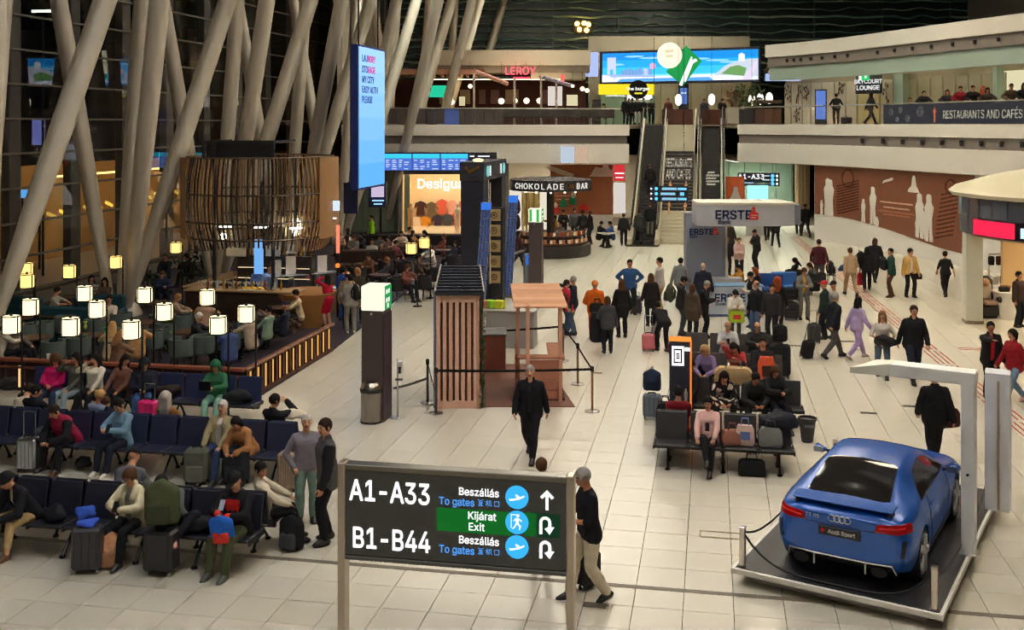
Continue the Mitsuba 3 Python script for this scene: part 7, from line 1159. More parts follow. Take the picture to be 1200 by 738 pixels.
def build(pk, fem, g, top, bot, fine):
    """The meshes of one body in one pose and cut of clothes, in body coordinates: {part: mesh}, shared by all who wear and stand alike."""
    ck = (pk, fem, g, top, bot, fine)
    if ck in CACHE: return CACHE[ck]
    P = POSES[pk]; J = skel(P, fem); w = .93 if fem else 1.0; ln = .030 if fine else .052; out = {'J': J}
    body = torso(J, g * .97, w, 0, fem) + arms(J, .92) + legs(J, g * .95) + [bone(J['neck'] - J['R'] @ np.array([0, 0, .05]), J['head'] + J['RH'] @ np.array([-.02, 0, -.05]), .056 if not fem else .048, .050 if not fem else .044)]
    for q in 'lr':
        F = J['FR' + q]; a = J['ft' + q]; body.append(hullof([(*a, .036), (*(a + F @ np.array([-.03, 0, -.045])), .028), (*(a + F @ np.array([.12, 0, -.06])), .02)], 8))
    bm = tri2man(finish(body, .075 if not fine else .045, 5)); M = np.eye(4); M[:3, :3] = J['RH']; M[:3, 3] = J['head']
    bm = bm + HEADS[fem, int(fine > 0)].transform(M[:3])
    for q, s in (('l', 1), ('r', -1)):
        x = J['wr' + q] - J['el' + q]; x /= np.linalg.norm(x); z = np.array([0, -s, 0]) if abs(x[2]) > .75 else np.array([0, 0, 1.0])
        if abs(x[2]) > .75: z = np.array([-.25, s * 1.0, 0])
        z = z - x * (z @ x); z /= np.linalg.norm(z); y = np.cross(z, x); B = np.stack([x, y, z], 1)
        H = np.eye(4); H[:3, :3] = B @ np.diag([1, s, 1]) * (.92 if fem else 1); H[:3, 3] = J['wr' + q] - x * .012
        bm = bm + HANDS[P['hk'], int(fine > 0)].transform(H[:3])
    out['body'] = man2tri(bm)
    R = J['R']; o = lambda c, x, y, z, r: (*(c + R @ np.array([x, y, z])), r); amp = .012 if fine else .008
    kind, sleeve, bulk = top
    ex = {'shirt': .012, 'sweater': .020, 'jacket': .030, 'open': .030, 'coat': .034, 'dress': .014, 'puffer': .045}[kind]; ex *= bulk
    ks = torso(J, g, w, ex, fem) + arms(J, 1, ex * .8, {'long': .985, 'short': .42, 'half': .6}[sleeve])
    if kind in ('jacket', 'open', 'coat', 'puffer'):
        ks.append(hullof([o(J['neck'], -.012, .03, .02, .042 + ex * .4), o(J['neck'], -.012, -.03, .02, .042 + ex * .4), o(J['neck'], -.01, 0, -.06, .075)]))
        ks.append(hullof([o(J['pel'], 0, .10 * w, -.08, .092 * g + ex), o(J['pel'], 0, -.10 * w, -.08, .092 * g + ex), o(J['waist'], 0, .08, 0, .09 * g + ex), o(J['waist'], 0, -.08, 0, .09 * g + ex)]))
    if kind in ('shirt', 'sweater'):
        ks.append(hullof([o(J['pel'], 0, .112 * w, -.05, .096 * g + ex), o(J['pel'], 0, -.112 * w, -.05, .096 * g + ex), o(J['waist'], .01, .076 * w, -.03, .088 * g + ex), o(J['waist'], .01, -.076 * w, -.03, .088 * g + ex)]))
    if kind in ('coat', 'dress'):
        f = .55 if kind == 'coat' else .95
        tips = [(*(J['hp' + q] + (J['kn' + q] - J['hp' + q]) * f), .085 * g + ex) for q in 'lr']; tips += [(*(J['hp' + q] + np.array([-.03, 0, .0])), .10 * g + ex) for q in 'lr']
        ks.append(hullof(tips))
    m = m3.Manifold.batch_boolean(ks, m3.OpType.Add)
    if kind == 'open':
        c = [J['neck'] + R @ np.array([.2, y, .06]) for y in (-.05, .05)] + [J['chest'] + R @ np.array([.3, y, 0]) for y in (-.055, .055)] + [J['pel'] + R @ np.array([.3, y, -.25]) for y in (-.07, .07)]
        c += [J['neck'] + R @ np.array([.0, y, .06]) for y in (-.03, .03)] + [J['chest'] + R @ np.array([.06, y, 0]) for y in (-.04, .04)] + [J['pel'] + R @ np.array([.05, y, -.25]) for y in (-.05, .05)]
        out['shirt'] = finish(torso(J, g, w, .010, fem), ln, 4)
        m = m - m3.Manifold.hull_points(np.array(c))
    out['top'] = finish(m, ln, 4, amp, 3)
    if bot[0] != 'none':
        ks = legs(J, g, .014 * bot[2], bot[1], .012 * (bot[2] - .6)) + [hullof([o(J['pel'], 0, .098 * w, -.02, .088 * g + .006), o(J['pel'], 0, -.098 * w, -.02, .088 * g + .006), (*J['hpl'], .092 * g), (*J['hpr'], .092 * g)])]
        out['bottom'] = finish(ks, ln, 4, amp, 5)
    out['shoes'] = []
    for q in 'lr':
        a, b = shoe(J, q, .45 if bot[0] == 'boots' else 0); out['shoes'].append((relax(man2tri(a.refine_to_length(.06)), 3), man2tri(b)))
    CACHE[ck] = out; return out
SKIN = {'pale': (226, 176, 148), 'fair': (205, 152, 122), 'tan': (178, 122, 92), 'brown': (122, 80, 58)}
HAIRC = {'black': (22, 19, 18), 'dark': (42, 30, 24), 'brown': (78, 52, 34), 'light': (140, 100, 62), 'blond': (190, 150, 96), 'grey': (150, 146, 140), 'white': (205, 200, 192), 'red': (142, 66, 34)}
def shade(mesh, col, amp=.10, seed=0, fn=None):
    v = np.asarray(mesh.vertices); c = np.tile(lin(col), (len(v), 1))
    return fn(v, c) if fn else c
def person(pos, face, pk, label, h=1.75, fem=0, g=1.0, top=('jacket', 'long', 1.0), tc=(30, 30, 34), bot=('trousers', .97, 1.0), bc=(28, 30, 38), hair='short', hc='dark', skin='fair', shoes=(32, 30, 30), sole=None, shirt=(200, 200, 200),
           fine=0, group=None, tfn=None, hat=None, sc=None, z=0.0):
    """pos: where the feet stand, or, for who sits, the point on the floor under the pelvis; face: direction in degrees (-90 = to the camera, 0 = to the right)."""
    B = build(pk, fem, g, top, bot, fine); J = B['J']; s = h / 1.75
    M = frame((pos[0], pos[1], z + (pos[2] if len(pos) > 2 else 0)), math.radians(face), s)
    if POSES[pk]['pel'][2] < .6: M[2, 3] += .47 * (1 - s)          # the seat keeps its height whatever the sitter's size
    if POSES[pk]['pel'][2] < .6 and s > 1: M[2, 3] += .0
    k = thing('person', label, 'person', group)
    b = B['body']; v = np.asarray(b.vertices); c = np.tile(lin(SKIN[skin]), (len(v), 1))
    q = (v - J['head']) @ J['RH']
    if fem: q = q / [.95, .93, .96]
    for sy in (-1, 1):
        d = np.linalg.norm((q - [.088, .032 * sy, .014]) * [.6, 1, 1.2], axis=1); c[d < .0115] = lin((190, 170, 156)); c[d < .0095] = lin((48, 34, 28))
        d = np.abs(q - [.082, .033 * sy, .042]); c[(d[:, 0] < .03) & (d[:, 1] < .018) & (d[:, 2] < .005)] *= .35
    lip = (np.abs(q[:, 1]) < .023) & (np.abs(q[:, 2] + .0545) < .010) & (q[:, 0] > .07); c[lip] = lin((170, 92, 84))
    part(k, 'body', b, c, 'cloth', True, M=M)
    if hair:
        if hair not in HAIR: HAIR[hair] = make_hair(hair)
        H = np.eye(4); H[:3, :3] = J['RH'] * (.96 if fem else 1); H[:3, 3] = J['head']
        hm = HAIR[hair].copy(); hm.apply_transform(H); isH = hair in ('beanie', 'cap', 'hood')
        part(k, hair if isH else 'hair', hm, shade(hm, HAIRC[hc] if isinstance(hc, str) else hc, .5, 2), 'cloth', True, M=M)
        if hat:
            if hat[0] not in HAIR: HAIR[hat[0]] = make_hair(hat[0])
            hm = HAIR[hat[0]].copy(); H2 = H.copy(); H2[:3, :3] *= 1.04; hm.apply_transform(H2); part(k, hat[0], hm, shade(hm, hat[1], .1), 'cloth', True, M=M)
    nm = {'shirt': 'shirt', 'sweater': 'sweater', 'jacket': 'jacket', 'open': 'jacket', 'coat': 'coat', 'dress': 'dress', 'puffer': 'puffer_jacket'}[top[0]]
    tcol = shade(B['top'], tc, .16, 1, tfn)
    if sc is not None:
        tv = np.asarray(B['top'].vertices); far = np.full(len(tv), 9.0)
        for q in 'lr':
            for a_, b_ in ((J['sh' + q], J['el' + q]), (J['el' + q], J['wr' + q])):
                d_ = b_ - a_; t_ = np.clip(((tv - a_) @ d_) / (d_ @ d_), .12, 1); far = np.minimum(far, np.linalg.norm(tv - a_ - t_[:, None] * d_, axis=1))
        tcol[far < .085] = lin(sc)
    part(k, nm, B['top'], tcol, 'cloth', True, M=M)
    if 'shirt' in B: part(k, 'shirt', B['shirt'], shade(B['shirt'], shirt), 'cloth', True, M=M)
    if 'bottom' in B: part(k, 'trousers', B['bottom'], shade(B['bottom'], bc, .16, 4), 'cloth', True, M=M)
    for a, bb in B['shoes']:
        w = part(k, 'shoe', a, shoes, 'satin', True, M=M); part(w, 'sole', bb, sole or tuple(x * .55 for x in shoes), 'cloth', M=M)
    return k, M, J
# ------------------------------------------------------------------ luggage
def suitcase(p, rz, w, d, h, col, lab, handle=.0, fin='satin', ribs=0, soft=0, z=0.0, tilt=0.0, wheel=(30, 30, 32)):
    k = thing('suitcase', lab, 'suitcase'); M = frame((p[0], p[1], z), rz) @ trimesh.transformations.rotation_matrix(tilt, (1, 0, 0))
    part(k, 'body', box((w, d, h), (0, 0, h / 2 + .05), .05 if soft else .035), col, 'cloth' if soft else fin, M=M)
    for i in range(ribs): part(k, 'rib', box((.018, .012, h * .84), (-w * .38 + w * .76 * i / max(ribs - 1, 1), -d / 2 - .002, h / 2 + .05), .004), tuple(x * .8 for x in col), fin, M=M)
    if soft: part(k, 'pocket', box((w * .74, .05, h * .5), (0, -d / 2 - .012, h * .36), .02), tuple(min(255, x * 1.12) for x in col), 'cloth', M=M)
    part(k, 'grip', sweep([(-.08, 0, h + .045), (-.07, 0, h + .085), (.07, 0, h + .085), (.08, 0, h + .045)], .014, 6), (30, 30, 34), M=M)
    for sx in (-1, 1):
        for sy in (-1, 1): part(k, 'wheel', mv(lathe([(.028, -.012), (.028, .012)], 12), (sx * w * .38, sy * d * .32, .028), ry=math.pi / 2), wheel, M=M)
    if handle: part(k, 'pull_handle', sweep([(-.11, d * .25, h), (-.11, d * .25, h + handle), (.11, d * .25, h + handle), (.11, d * .25, h)], .012, 6), (150, 150, 154) if sum(col) > 250 else (70, 70, 74), 'metal', M=M)
    return k
def backpack(p, rz, col, lab, s=1.0, z=0.0, c2=None, tilt=0.0, cat_='backpack'):
    k = thing('backpack', lab, cat_); M = frame((p[0], p[1], z), rz, s) @ trimesh.transformations.rotation_matrix(tilt, (1, 0, 0)); c2 = c2 or tuple(x * .75 for x in col)
    part(k, 'body', man2tri(hullof([(-.13, .02, .07, .07), (.13, .02, .07, .07), (-.12, .02, .36, .08), (.12, .02, .36, .08), (0, .02, .43, .07), (0, -.04, .2, .10)], 12)), col, 'cloth', 50, M=M); part(k, 'front_pocket', man2tri(hullof([(-.09, -.10, .08, .05), (.09, -.10, .08, .05), (-.08, -.09, .22, .05), (.08, -.09, .22, .05)], 10)), c2, 'cloth', 50, M=M)
    for sx in (-1, 1): part(k, 'strap', sweep([(sx * .08, .09, .42), (sx * .11, .16, .30), (sx * .11, .14, .12), (sx * .10, .09, .06)], .018, 6), c2, M=M)
    part(k, 'loop', sweep([(-.03, .08, .49), (0, .08, .53), (.03, .08, .49)], .010, 6), c2, M=M); return k
def bag(p, rz, w, d, h, col, lab, z=0.0, nm='bag', c2=None, handle=.12):
    k = thing(nm, lab, 'bag'); M = frame((p[0], p[1], z), rz); part(k, 'body', man2tri(m3.Manifold.hull_points(np.array([(x * w / 2 * q, y * d / 2 * q, zz) for x in (-1, 1) for y in (-1, 1) for zz, q in ((.0, .86), (h * .15, 1), (h * .75, .96), (h, .72))]))), col, 'cloth', 40, M=M)
    if handle:
        for s in (-1, 1): part(k, 'handle', sweep([(-w * .22, s * d * .2, h * .9), (-w * .16, s * d * .15, h + handle), (w * .16, s * d * .15, h + handle), (w * .22, s * d * .2, h * .9)], .011, 6), c2 or tuple(x * .6 for x in col), M=M)
    if c2: part(k, 'print', box((w * .5, .01, h * .4), (0, -d / 2 * .98, h * .5)), c2, M=M)
    return k
def onrow(c, px, back=.0):
    """The point of a seat row's line that stands in the pixel column px."""
    c = np.array(c, float); t = ((px - 600) / FOC * c[1] - c[0]) / (U[0] - (px - 600) / FOC * U[1]); return c + U * t + V * back
FAC = -90 + FA
R1, R2, R3, R4, R5, R6, R7, R8, R9 = LA, rowpt(LB, -.36), rowpt(LB, .42), rowpt(LC_, -.36), rowpt(LC_, .42), rowpt(RD, -.36), rowpt(RD, .42), np.array([4.75, 22.1, 0]), np.array([5.0, 24.6, 0]); R10 = np.array([5.6, 26.9, 0])
JK, OP, SW, SH_, CO, PU, DR = [('jacket', 'long', 1.0), ('open', 'long', 1.0), ('sweater', 'long', 1.0), ('shirt', 'short', 1.0), ('coat', 'long', 1.0), ('puffer', 'long', 1.0), ('dress', 'long', 1.0)]
JEAN, BLK, KHK, GRN, GRYT = (46, 66, 104), (24, 25, 30), (178, 156, 118), (70, 76, 58), (92, 92, 92)
def sit(row, px, pk, label, **k): return person(onrow(row, px), k.pop('f'), pk, label, **k)
F_, B__ = FAC, FAC + 180
def st(px, py, face, pk, label, **k): return person(at(px, py), face, pk, label, **k)
def polka(v, c):
    c = c.copy(); q = (np.floor(v * 11) @ np.array([7, 13, 5])) % 4; r = np.linalg.norm((v * 11) % 1 - .5, axis=1); c[(q == 0) & (r < .6)] = lin((226, 222, 212)); return c
def plaid(v, c):
    c = c.copy(); c[((v[:, 1] * 9) % 1 < .45)] *= .8; c[((v[:, 2] * 8) % 1 < .4)] *= .75; return c
def chest(col, z0=1.12, z1=1.36):
    def f(v, c):
        c = c.copy(); c[(v[:, 0] > .07) & (v[:, 2] > z0) & (v[:, 2] < z1) & (np.abs(v[:, 1]) < .10)] = lin(col); return c
    return f
# ------------------------------------------------------------------ the waiting rows at the left
sit(R2, 79, 'sitlean', 'man in a burgundy vest bending his head down, on the middle row of seats', f=F_ - 10, tc=(138, 34, 62), sc=(24, 24, 30), bc=BLK, hc='dark', fine=1, sole=(220, 218, 214), top=PU)
sit(R2, 141, 'sitphone', 'man in a light blue hoodie looking at his phone, on the middle row of seats', f=F_ - 14, tc=(112, 146, 170), top=SW, bc=(30, 34, 50), hc='black', shoes=(222, 216, 204), sole=(236, 232, 224), fine=1)
_, M_, J_ = sit(R2, 257, 'sit', 'white-haired man in an open olive jacket sitting behind a grey suitcase', f=F_, tc=(150, 138, 104), top=OP, shirt=(206, 200, 196), bc=(44, 58, 92), hc='white', skin='pale', fine=1, g=1.06)
sit(R2, 288, 'sitlean', 'dark-haired woman in a camel brown coat leaning over a dark suitcase', f=F_ - 8, fem=1, tc=(158, 110, 70), top=CO, bc=BLK, hair='bob', hc='black', fine=1, h=1.66)
sit(R3, 22, 'sitlean', 'man in a cream shirt bending forward, turned away at the far left', f=B__, tc=(226, 212, 188), top=('shirt', 'half', 1.0), bc=BLK, hc='dark', h=1.7)
sit(R3, 42, 'sitside2', 'dark-haired man in black beside the man in the cream shirt', f=B__, tc=(26, 26, 32), hc='black', h=1.68)
sit(R3, 116, 'sitside2', 'blond woman in a light blue top, seen from behind on the turned-away row', f=B__, fem=1, tc=(168, 192, 226), top=('shirt', 'half', 1.0), hair='bun', hc='blond', bc=JEAN, h=1.62)
sit(R3, 132, 'sitside', 'small brown-haired child in dark clothes beside the blond woman', f=B__, tc=(30, 34, 48), hc='brown', h=1.35)
sit(R3, 198, 'sit', 'grey-haired woman in a brown top, seen from behind left of the pink suitcase', f=B__, fem=1, tc=(150, 104, 62), top=SW, hair='curly', hc=(176, 168, 158), h=1.66)
sit(R3, 326, 'sithead', 'man in black raising a hand to his head at the right end of the row', f=B__ - 20, tc=(24, 25, 30), hc='black', h=1.78)
sit(R1, 63, 'sitslump', 'curly-haired woman in a magenta sweater, slumped on the rear row of blue seats', f=F_ + 15, fem=1, tc=(196, 34, 104), top=SW, bc=(40, 52, 78), hair='curly', hc='brown')
sit(R1, 86, 'sithead', 'dark-haired woman in an olive top and pale blue jeans resting her head on her hand', f=F_ - 12, fem=1, tc=(84, 86, 80), top=SW, bc=(142, 164, 176), hair='long', hc='black')
sit(R1, 109, 'sithead', 'woman in a white top hiding her face with a hand, rear row', f=F_, fem=1, tc=(222, 214, 198), top=SW, bc=BLK, hair='long', hc='black')
sit(R1, 139, 'sitside', 'woman with long black hair in a brown sweater, on the rear row of blue seats', f=F_, fem=1, tc=(110, 74, 62), top=SW, bc=BLK, hair='long', hc='black')
sit(R1, 168, 'sitslump', 'person in navy and blue jeans leaning back above the pink suitcase', f=F_ + 25, tc=(28, 32, 46), bc=(50, 78, 124), hair='hood', hc=(26, 30, 42), skin='pale')
sit(R1, 253, 'sitphone', 'person with a green headscarf holding a dark tablet, rear row', f=F_ + 10, fem=1, tc=(44, 96, 66), top=JK, bc=(140, 186, 168), hair='hood', hc=(34, 92, 62))
k = thing('tablet', 'dark tablet held by the person with the green headscarf', 'tablet'); q = onrow(R1, 252) - V * .46; part(k, 'body', mv(box((.26, .02, .19), (0, 0, .87), .006), q, HALL), (20, 20, 24), 'gloss'); part(k, 'screen_frame', mv(box((.24, .006, .17), (0, .012, .87)), q, HALL), (40, 44, 52), 'gloss')
sit(R5, -6, 'recline', 'person in blue jeans and brown shoes with legs stretched out, at the left edge', f=B__ - 35, tc=(36, 50, 84), bc=(40, 62, 106), shoes=(96, 58, 40), hc='dark')
sit(R5, 146, 'sitlean', 'person in a grey top and dark cap bending behind the front row', f=B__ + 5, tc=(92, 94, 102), top=SW, hair='cap', hc=(24, 24, 28), g=1.08)
sit(R5, 314, 'sitside2', 'dark-haired person in cream turned away, right of the man with the blue backpack', f=B__ - 60, tc=(214, 204, 182), top=OP, shirt=(28, 28, 32), bc=BLK, hc='black', h=1.68)
sit(R4, 32, 'sitlean', 'man with a black cap and beige trousers bending down on the front row', f=F_ - 22, tc=(24, 25, 32), top=OP, shirt=(214, 208, 200), bc=(188, 162, 116), bot=('trousers', .86, .9), hair='beanie', hc=(20, 20, 24), shoes=(92, 60, 44), sole=(200, 190, 176), fine=1)
sit(R4, 153, 'sitphone', 'woman in an open cream jacket looking at her phone, front row', f=F_ - 4, fem=1, tc=(220, 210, 178), top=OP, shirt=(112, 112, 104), bc=BLK, hair='tail', hc='brown', fine=1, h=1.72, sole=(210, 206, 200))
sit(R4, 205, 'curled', 'person with a dark cap curled up on the seats behind the olive backpack', f=F_ + 25, tc=(88, 94, 88), top=SW, bc=(26, 28, 36), hair='beanie', hc=(22, 24, 30), shoes=(206, 150, 138))
_, M_, J_ = sit(R4, 276, 'sitphone', 'man in a black hoodie holding a phone over a blue backpack', f=F_ - 6, tc=(22, 22, 26), top=('sweater', 'long', 1.2), bc=(66, 72, 50), hair='cap', hc=(22, 22, 26), fine=1, g=1.06, h=1.82, tfn=chest((196, 50, 48), .80, .97), shoes=(60, 66, 60), sole=(222, 220, 214))
backpack((M_ @ np.array([.34, .02, 0, 1]))[:3], HALL + .2, (36, 92, 186), 'bright blue, red and white backpack on the lap of the man in the black hoodie', .85, .50, (206, 60, 56), .5)
for pts, cl in (((R4, 276, .43, .03, 1.0, (.02, -.0)), (190, 200, 220)), ((R2, 141, .40, 0, .86, 0), (40, 42, 48)), ((R4, 153, .40, 0, .86, 0), (30, 30, 34)), ((R6, 829, .40, 0, .86, 0), (30, 30, 34)), ((R10, 853, .40, 0, .86, 0), (24, 24, 28))):
    q = onrow(pts[0], pts[1]) - V * pts[2]; nm_ = {276: 'man in the black hoodie', 141: 'man in the light blue hoodie', 153: 'woman in the cream jacket', 829: 'woman in the pink sweater', 853: 'man in the pale grey shirt'}[pts[1]]
    k = thing('mobile_phone', f'mobile phone held by the seated {nm_}', 'phone'); part(k, 'case', mv(box((.075, .010, .15), (0, 0, 0), .004), q + (0, 0, pts[4]), HALL, 1, -.6), cl, 'gloss'); part(k, 'screen', mv(box((.066, .004, .136), (0, .008, 0)), q + (0, 0, pts[4]), HALL, 1, -.6), 0, emit=(.3, .36, .45))
# their luggage
suitcase(at(33, 552), HALL + .15, .36, .24, .56, (176, 182, 190), 'silver ribbed suitcase with its handle drawn out, left of the man in the burgundy vest', .5, 'metal', 5)
suitcase(at(174, 500), HALL, .40, .24, .50, (208, 34, 112), 'bright pink suitcase with its handle drawn out, among the rear seats', .38, 'satin', 3)
suitcase(at(231, 566), HALL + .1, .42, .27, .56, (82, 84, 76), 'grey soft suitcase in front of the white-haired man', .0, soft=1); suitcase(at(277, 567), HALL - .05, .42, .27, .58, (34, 36, 42), 'black soft suitcase under the hands of the woman in the camel coat', .0, soft=1)
suitcase(at(338, 574), HALL, .34, .24, .60, (150, 128, 108), 'beige ribbed suitcase at the end of the row, behind the man in the grey sweater', .0, 'satin', 7)
suitcase(at(103, 669), HALL + .25, .40, .26, .58, (46, 47, 54), 'charcoal ribbed suitcase with a blue cloth on top, in front of the front row', .0, 'satin', 4, wheel=(190, 190, 190)); suitcase(at(189, 671), HALL, .44, .28, .56, (30, 31, 36), 'black suitcase under the olive backpack, in front of the front row', .0, 'satin', 2, wheel=(200, 200, 196))
solo('blue_cloth', mv(man2tri(hullof([(-.12, 0, 0, .04), (.12, .04, .02, .03), (.05, -.08, -.03, .03)], 8)), at(103, 669) + (0, 0, .68), .3), (52, 84, 190), 'crumpled blue cloth on the charcoal suitcase', 'cloth', smooth=True)
backpack(at(189, 671), HALL + .1, (70, 76, 52), 'big olive green backpack standing on a black suitcase', 1.25, .68, (56, 62, 44)); backpack(at(128, 664), HALL + .3, (204, 150, 112), 'peach coloured backpack on the floor beside the woman in the cream jacket', 1.0); backpack(at(341, 643), HALL - .2, (24, 25, 28), 'black backpack with pale piping on the floor right of the front row', 1.0, 0, (60, 62, 66))
def heap(p, col, lab, s=1.0, z=.46, nm='coat'):
    r = np.random.default_rng(int(p[0] * 100) & 0xffff); m = hullof([(r.uniform(-.2, .2) * s, r.uniform(-.14, .14) * s, .05 + r.uniform(0, .12) * s, .07 * s) for _ in range(7)], 10).refine_to_length(.05); t = man2tri(m); v = np.array(t.vertices); t = TM(v + t.vertex_normals * ((meshkit.fbm(v * 9, 3) - .5) * .07)[:, None], t.faces); solo(nm, mv(t, p + (0, 0, z)), col, lab, 'coat' if nm == 'coat' else nm.split('_')[-1], smooth=True)
heap(onrow(R1, 193), (46, 36, 36), 'heap of dark brown coats on the rear row right of the pink suitcase', 1.3); heap(onrow(R1, 282) + V * -.1, (22, 24, 30), 'black coat heaped at the right end of the rear row', 1.3); heap(onrow(R1, 18), (34, 32, 36), 'dark bags and coats heaped at the left end of the rear row', 1.4); heap(onrow(R4, 62), (24, 26, 34), 'black coat hanging over the seat edge beside the man with beige trousers', 1.1); heap(onrow(R4, 100), (48, 80, 170), 'blue folded jacket on the front row of seats', .8); heap(onrow(R3, 343) + (0, 0, .4), (222, 210, 190), 'cream scarf and black coat over the end seat', .9); heap(onrow(R2, 52), (60, 60, 76), 'grey purple backpack lying on the middle row beside the man in the burgundy vest', 1.1, nm='soft_bag'); heap(onrow(R2, 100) - V * .1 + (0, 0, -.44), (24, 24, 28), 'black bag on the floor under the middle row', .8, nm='soft_bag'); heap(onrow(R4, 236), (28, 28, 34), 'black bag on the seat beside the curled-up person', 1.0, nm='soft_bag')
# ------------------------------------------------------------------ standing near the sign
st(359, 611, -75, 'pockets', 'older man in a grey sweater and sage green trousers, standing behind the gate sign', tc=(124, 118, 128), top=SW, bc=(112, 136, 126), hc='white', hair='buzz', skin='pale', h=1.73, g=1.14, fine=1)
st(384, 634, 205, 'stand2', 'dark-haired man in a grey and black jacket talking to the older man in grey', tc=(74, 72, 74), sc=(30, 30, 34), bc=(20, 21, 26), h=1.88, g=1.08, fine=1)
st(622, 536, -100, 'walk', 'man in a black suit with cropped hair walking before the wooden pergola', tc=(20, 20, 26), top=OP, shirt=(28, 30, 38), bc=(20, 20, 26), hair='buzz', hc='grey', h=1.82, g=1.12, fine=1)
_, M_, J_ = st(691, 703, 195, 'strollphone', 'grey-haired man in a black T-shirt and cream trousers walking behind the sign', tc=(18, 19, 26), top=('shirt', 'short', 1.6), bc=(206, 194, 170), bot=('trousers', .97, 1.3), hc='grey', skin='tan', h=1.80, g=1.15, fine=1, shoes=(26, 26, 30), sole=(226, 224, 220))
k = thing('mobile_phone', 'dark phone in the hands of the man in the black T-shirt', 'phone'); q = (M_ @ np.array([.40, .03, 1.11, 1]))[:3]; part(k, 'case', mv(box((.012, .078, .15), (0, 0, 0), .004), q, math.radians(200), 1, 0, -.7), (26, 28, 36), 'gloss'); part(k, 'screen', mv(box((.003, .068, .136), (-.0075, 0, 0)), q, math.radians(200), 1, 0, -.7), 0, emit=(.2, .25, .35))
st(634, 671, 75, 'stand', 'brown-haired person in dark clothes almost hidden behind the gate sign', tc=(30, 30, 36), bc=BLK, hc='brown', h=1.62)
suitcase(at(687, 686), HALL + .6, .36, .26, .44, (38, 38, 42), 'dark wheeled bag pulled behind the man in cream trousers', .0, soft=1)
bk = thing('black_tub', 'black plastic tub standing on the floor left of the blue car', 'tub'); q = at(946, 517); part(bk, 'body', mv(lathe([(.11, 0), (.165, .42), (.185, .43), (.185, .47), (.15, .47), (.15, .44)], 22), q), (30, 30, 36), 'satin', 40); part(bk, 'label_strip', mv(box((.20, .012, .06), (0, -.165, .34), .003), q), (90, 92, 100))
# ------------------------------------------------------------------ the right-hand waiting group
sit(R6, 829, 'sitcross', 'dark-haired woman in a pale pink sweater with crossed legs, looking at her phone', f=F_ - 6, fem=1, tc=(222, 178, 172), top=('sweater', 'long', 1.2), bc=(22, 22, 26), bot=('boots', .97, .9), hair='tail', hc='black', fine=1, h=1.7)
sit(R7, 795, 'sit', 'man in a dark red top seen from behind, beside the woman in pink', f=B__, tc=(124, 28, 36), top=SW, hc='black')
sit(R8, 803, 'sitside', 'dark-haired person in black looking aside, behind the man in dark red', f=F_ - 10, tc=(24, 24, 28), top=PU, hc='black', hair='bob', fem=1, skin='pale'); sit(R8, 846, 'sitlean', 'woman in a black dress with white dots, bending forward with long dark hair', f=F_ + 8, fem=1, tc=(24, 24, 28), top=DR, tfn=polka, hair='long', hc='black')
sit(R8, 880, 'sitlean', 'person in a dark olive jacket bending over a phone, right of the dotted dress', f=F_ + 15, tc=(36, 38, 36), hc='black', skin='tan'); sit(R8, 908, 'sitphone', 'brown-haired woman in a black fur-collared coat, at the right end of the second block', f=F_ + 20, fem=1, tc=(26, 26, 28), top=PU, hair='bob', hc='brown')
sit(R9, 830, 'sitlean', 'woman in a lavender sweater with a beige hood, leaning forward beside the charging column', f=F_ - 15, fem=1, tc=(134, 116, 158), top=SW, hair='hood', hc=(176, 136, 96), bc=BLK); sit(R9, 868, 'curled', 'woman in a red plaid shirt curled up behind the beige duffel bag', f=F_ + 5, fem=1, tc=(196, 74, 74), top=('shirt', 'long', 1.2), tfn=plaid, hair='long', hc='black'); sit(R9, 894, 'sit', 'stern dark-haired man in black behind an orange bag', f=F_, tc=(28, 28, 32), hc='black', h=1.82)
sit(R10, 853, 'sitphone', 'grey-haired man in a pale grey shirt looking at his phone, in the farthest seats', f=F_, tc=(186, 186, 188), top=('shirt', 'half', 1.2), hc='grey', hair='balding', bc=GRYT, g=1.1); sit(R10, 887, 'sitphone', 'bald man in dark clothes in the farthest seats', f=F_, tc=(44, 42, 44), hair='balding', hc='brown'); sit(R9, 800, 'curled', 'person in a maroon jacket hunched beside the charging column', f=F_ + 30, tc=(92, 40, 50), hair='hood', hc=(60, 34, 40))
bag(onrow(R8, 860) + V * .45, HALL, .80, .34, .34, (178, 150, 110), 'beige canvas duffel bag lying on the second seat block', .78, 'duffel_bag'); bag(onrow(R6, 858), HALL + .2, .36, .2, .26, (160, 106, 88), 'brownish pink handbag on the seat right of the woman in pink', .46, 'handbag'); bag(onrow(R6, 873), HALL, .34, .14, .36, (216, 186, 178), 'white carrier bag with a colourful print on the black seats', .46, 'carrier_bag', (96, 110, 160)); bag(onrow(R6, 903), HALL, .42, .2, .34, (120, 122, 118), 'soft grey bag on the right end seat', .46, 'soft_bag'); bag(at(881, 556), HALL, .48, .28, .26, (22, 22, 24), 'black bag on the floor under the right end seats', 0, 'soft_bag'); bag(onrow(R9, 897) - V * .5, HALL, .40, .2, .62, (214, 92, 60), 'orange red bag hanging before the stern man', .42, 'carrier_bag', (60, 40, 36)); heap(onrow(R6, 912) + V * .25, (30, 32, 42), 'dark coats thrown over the backs of the right end seats', 1.5, .72)
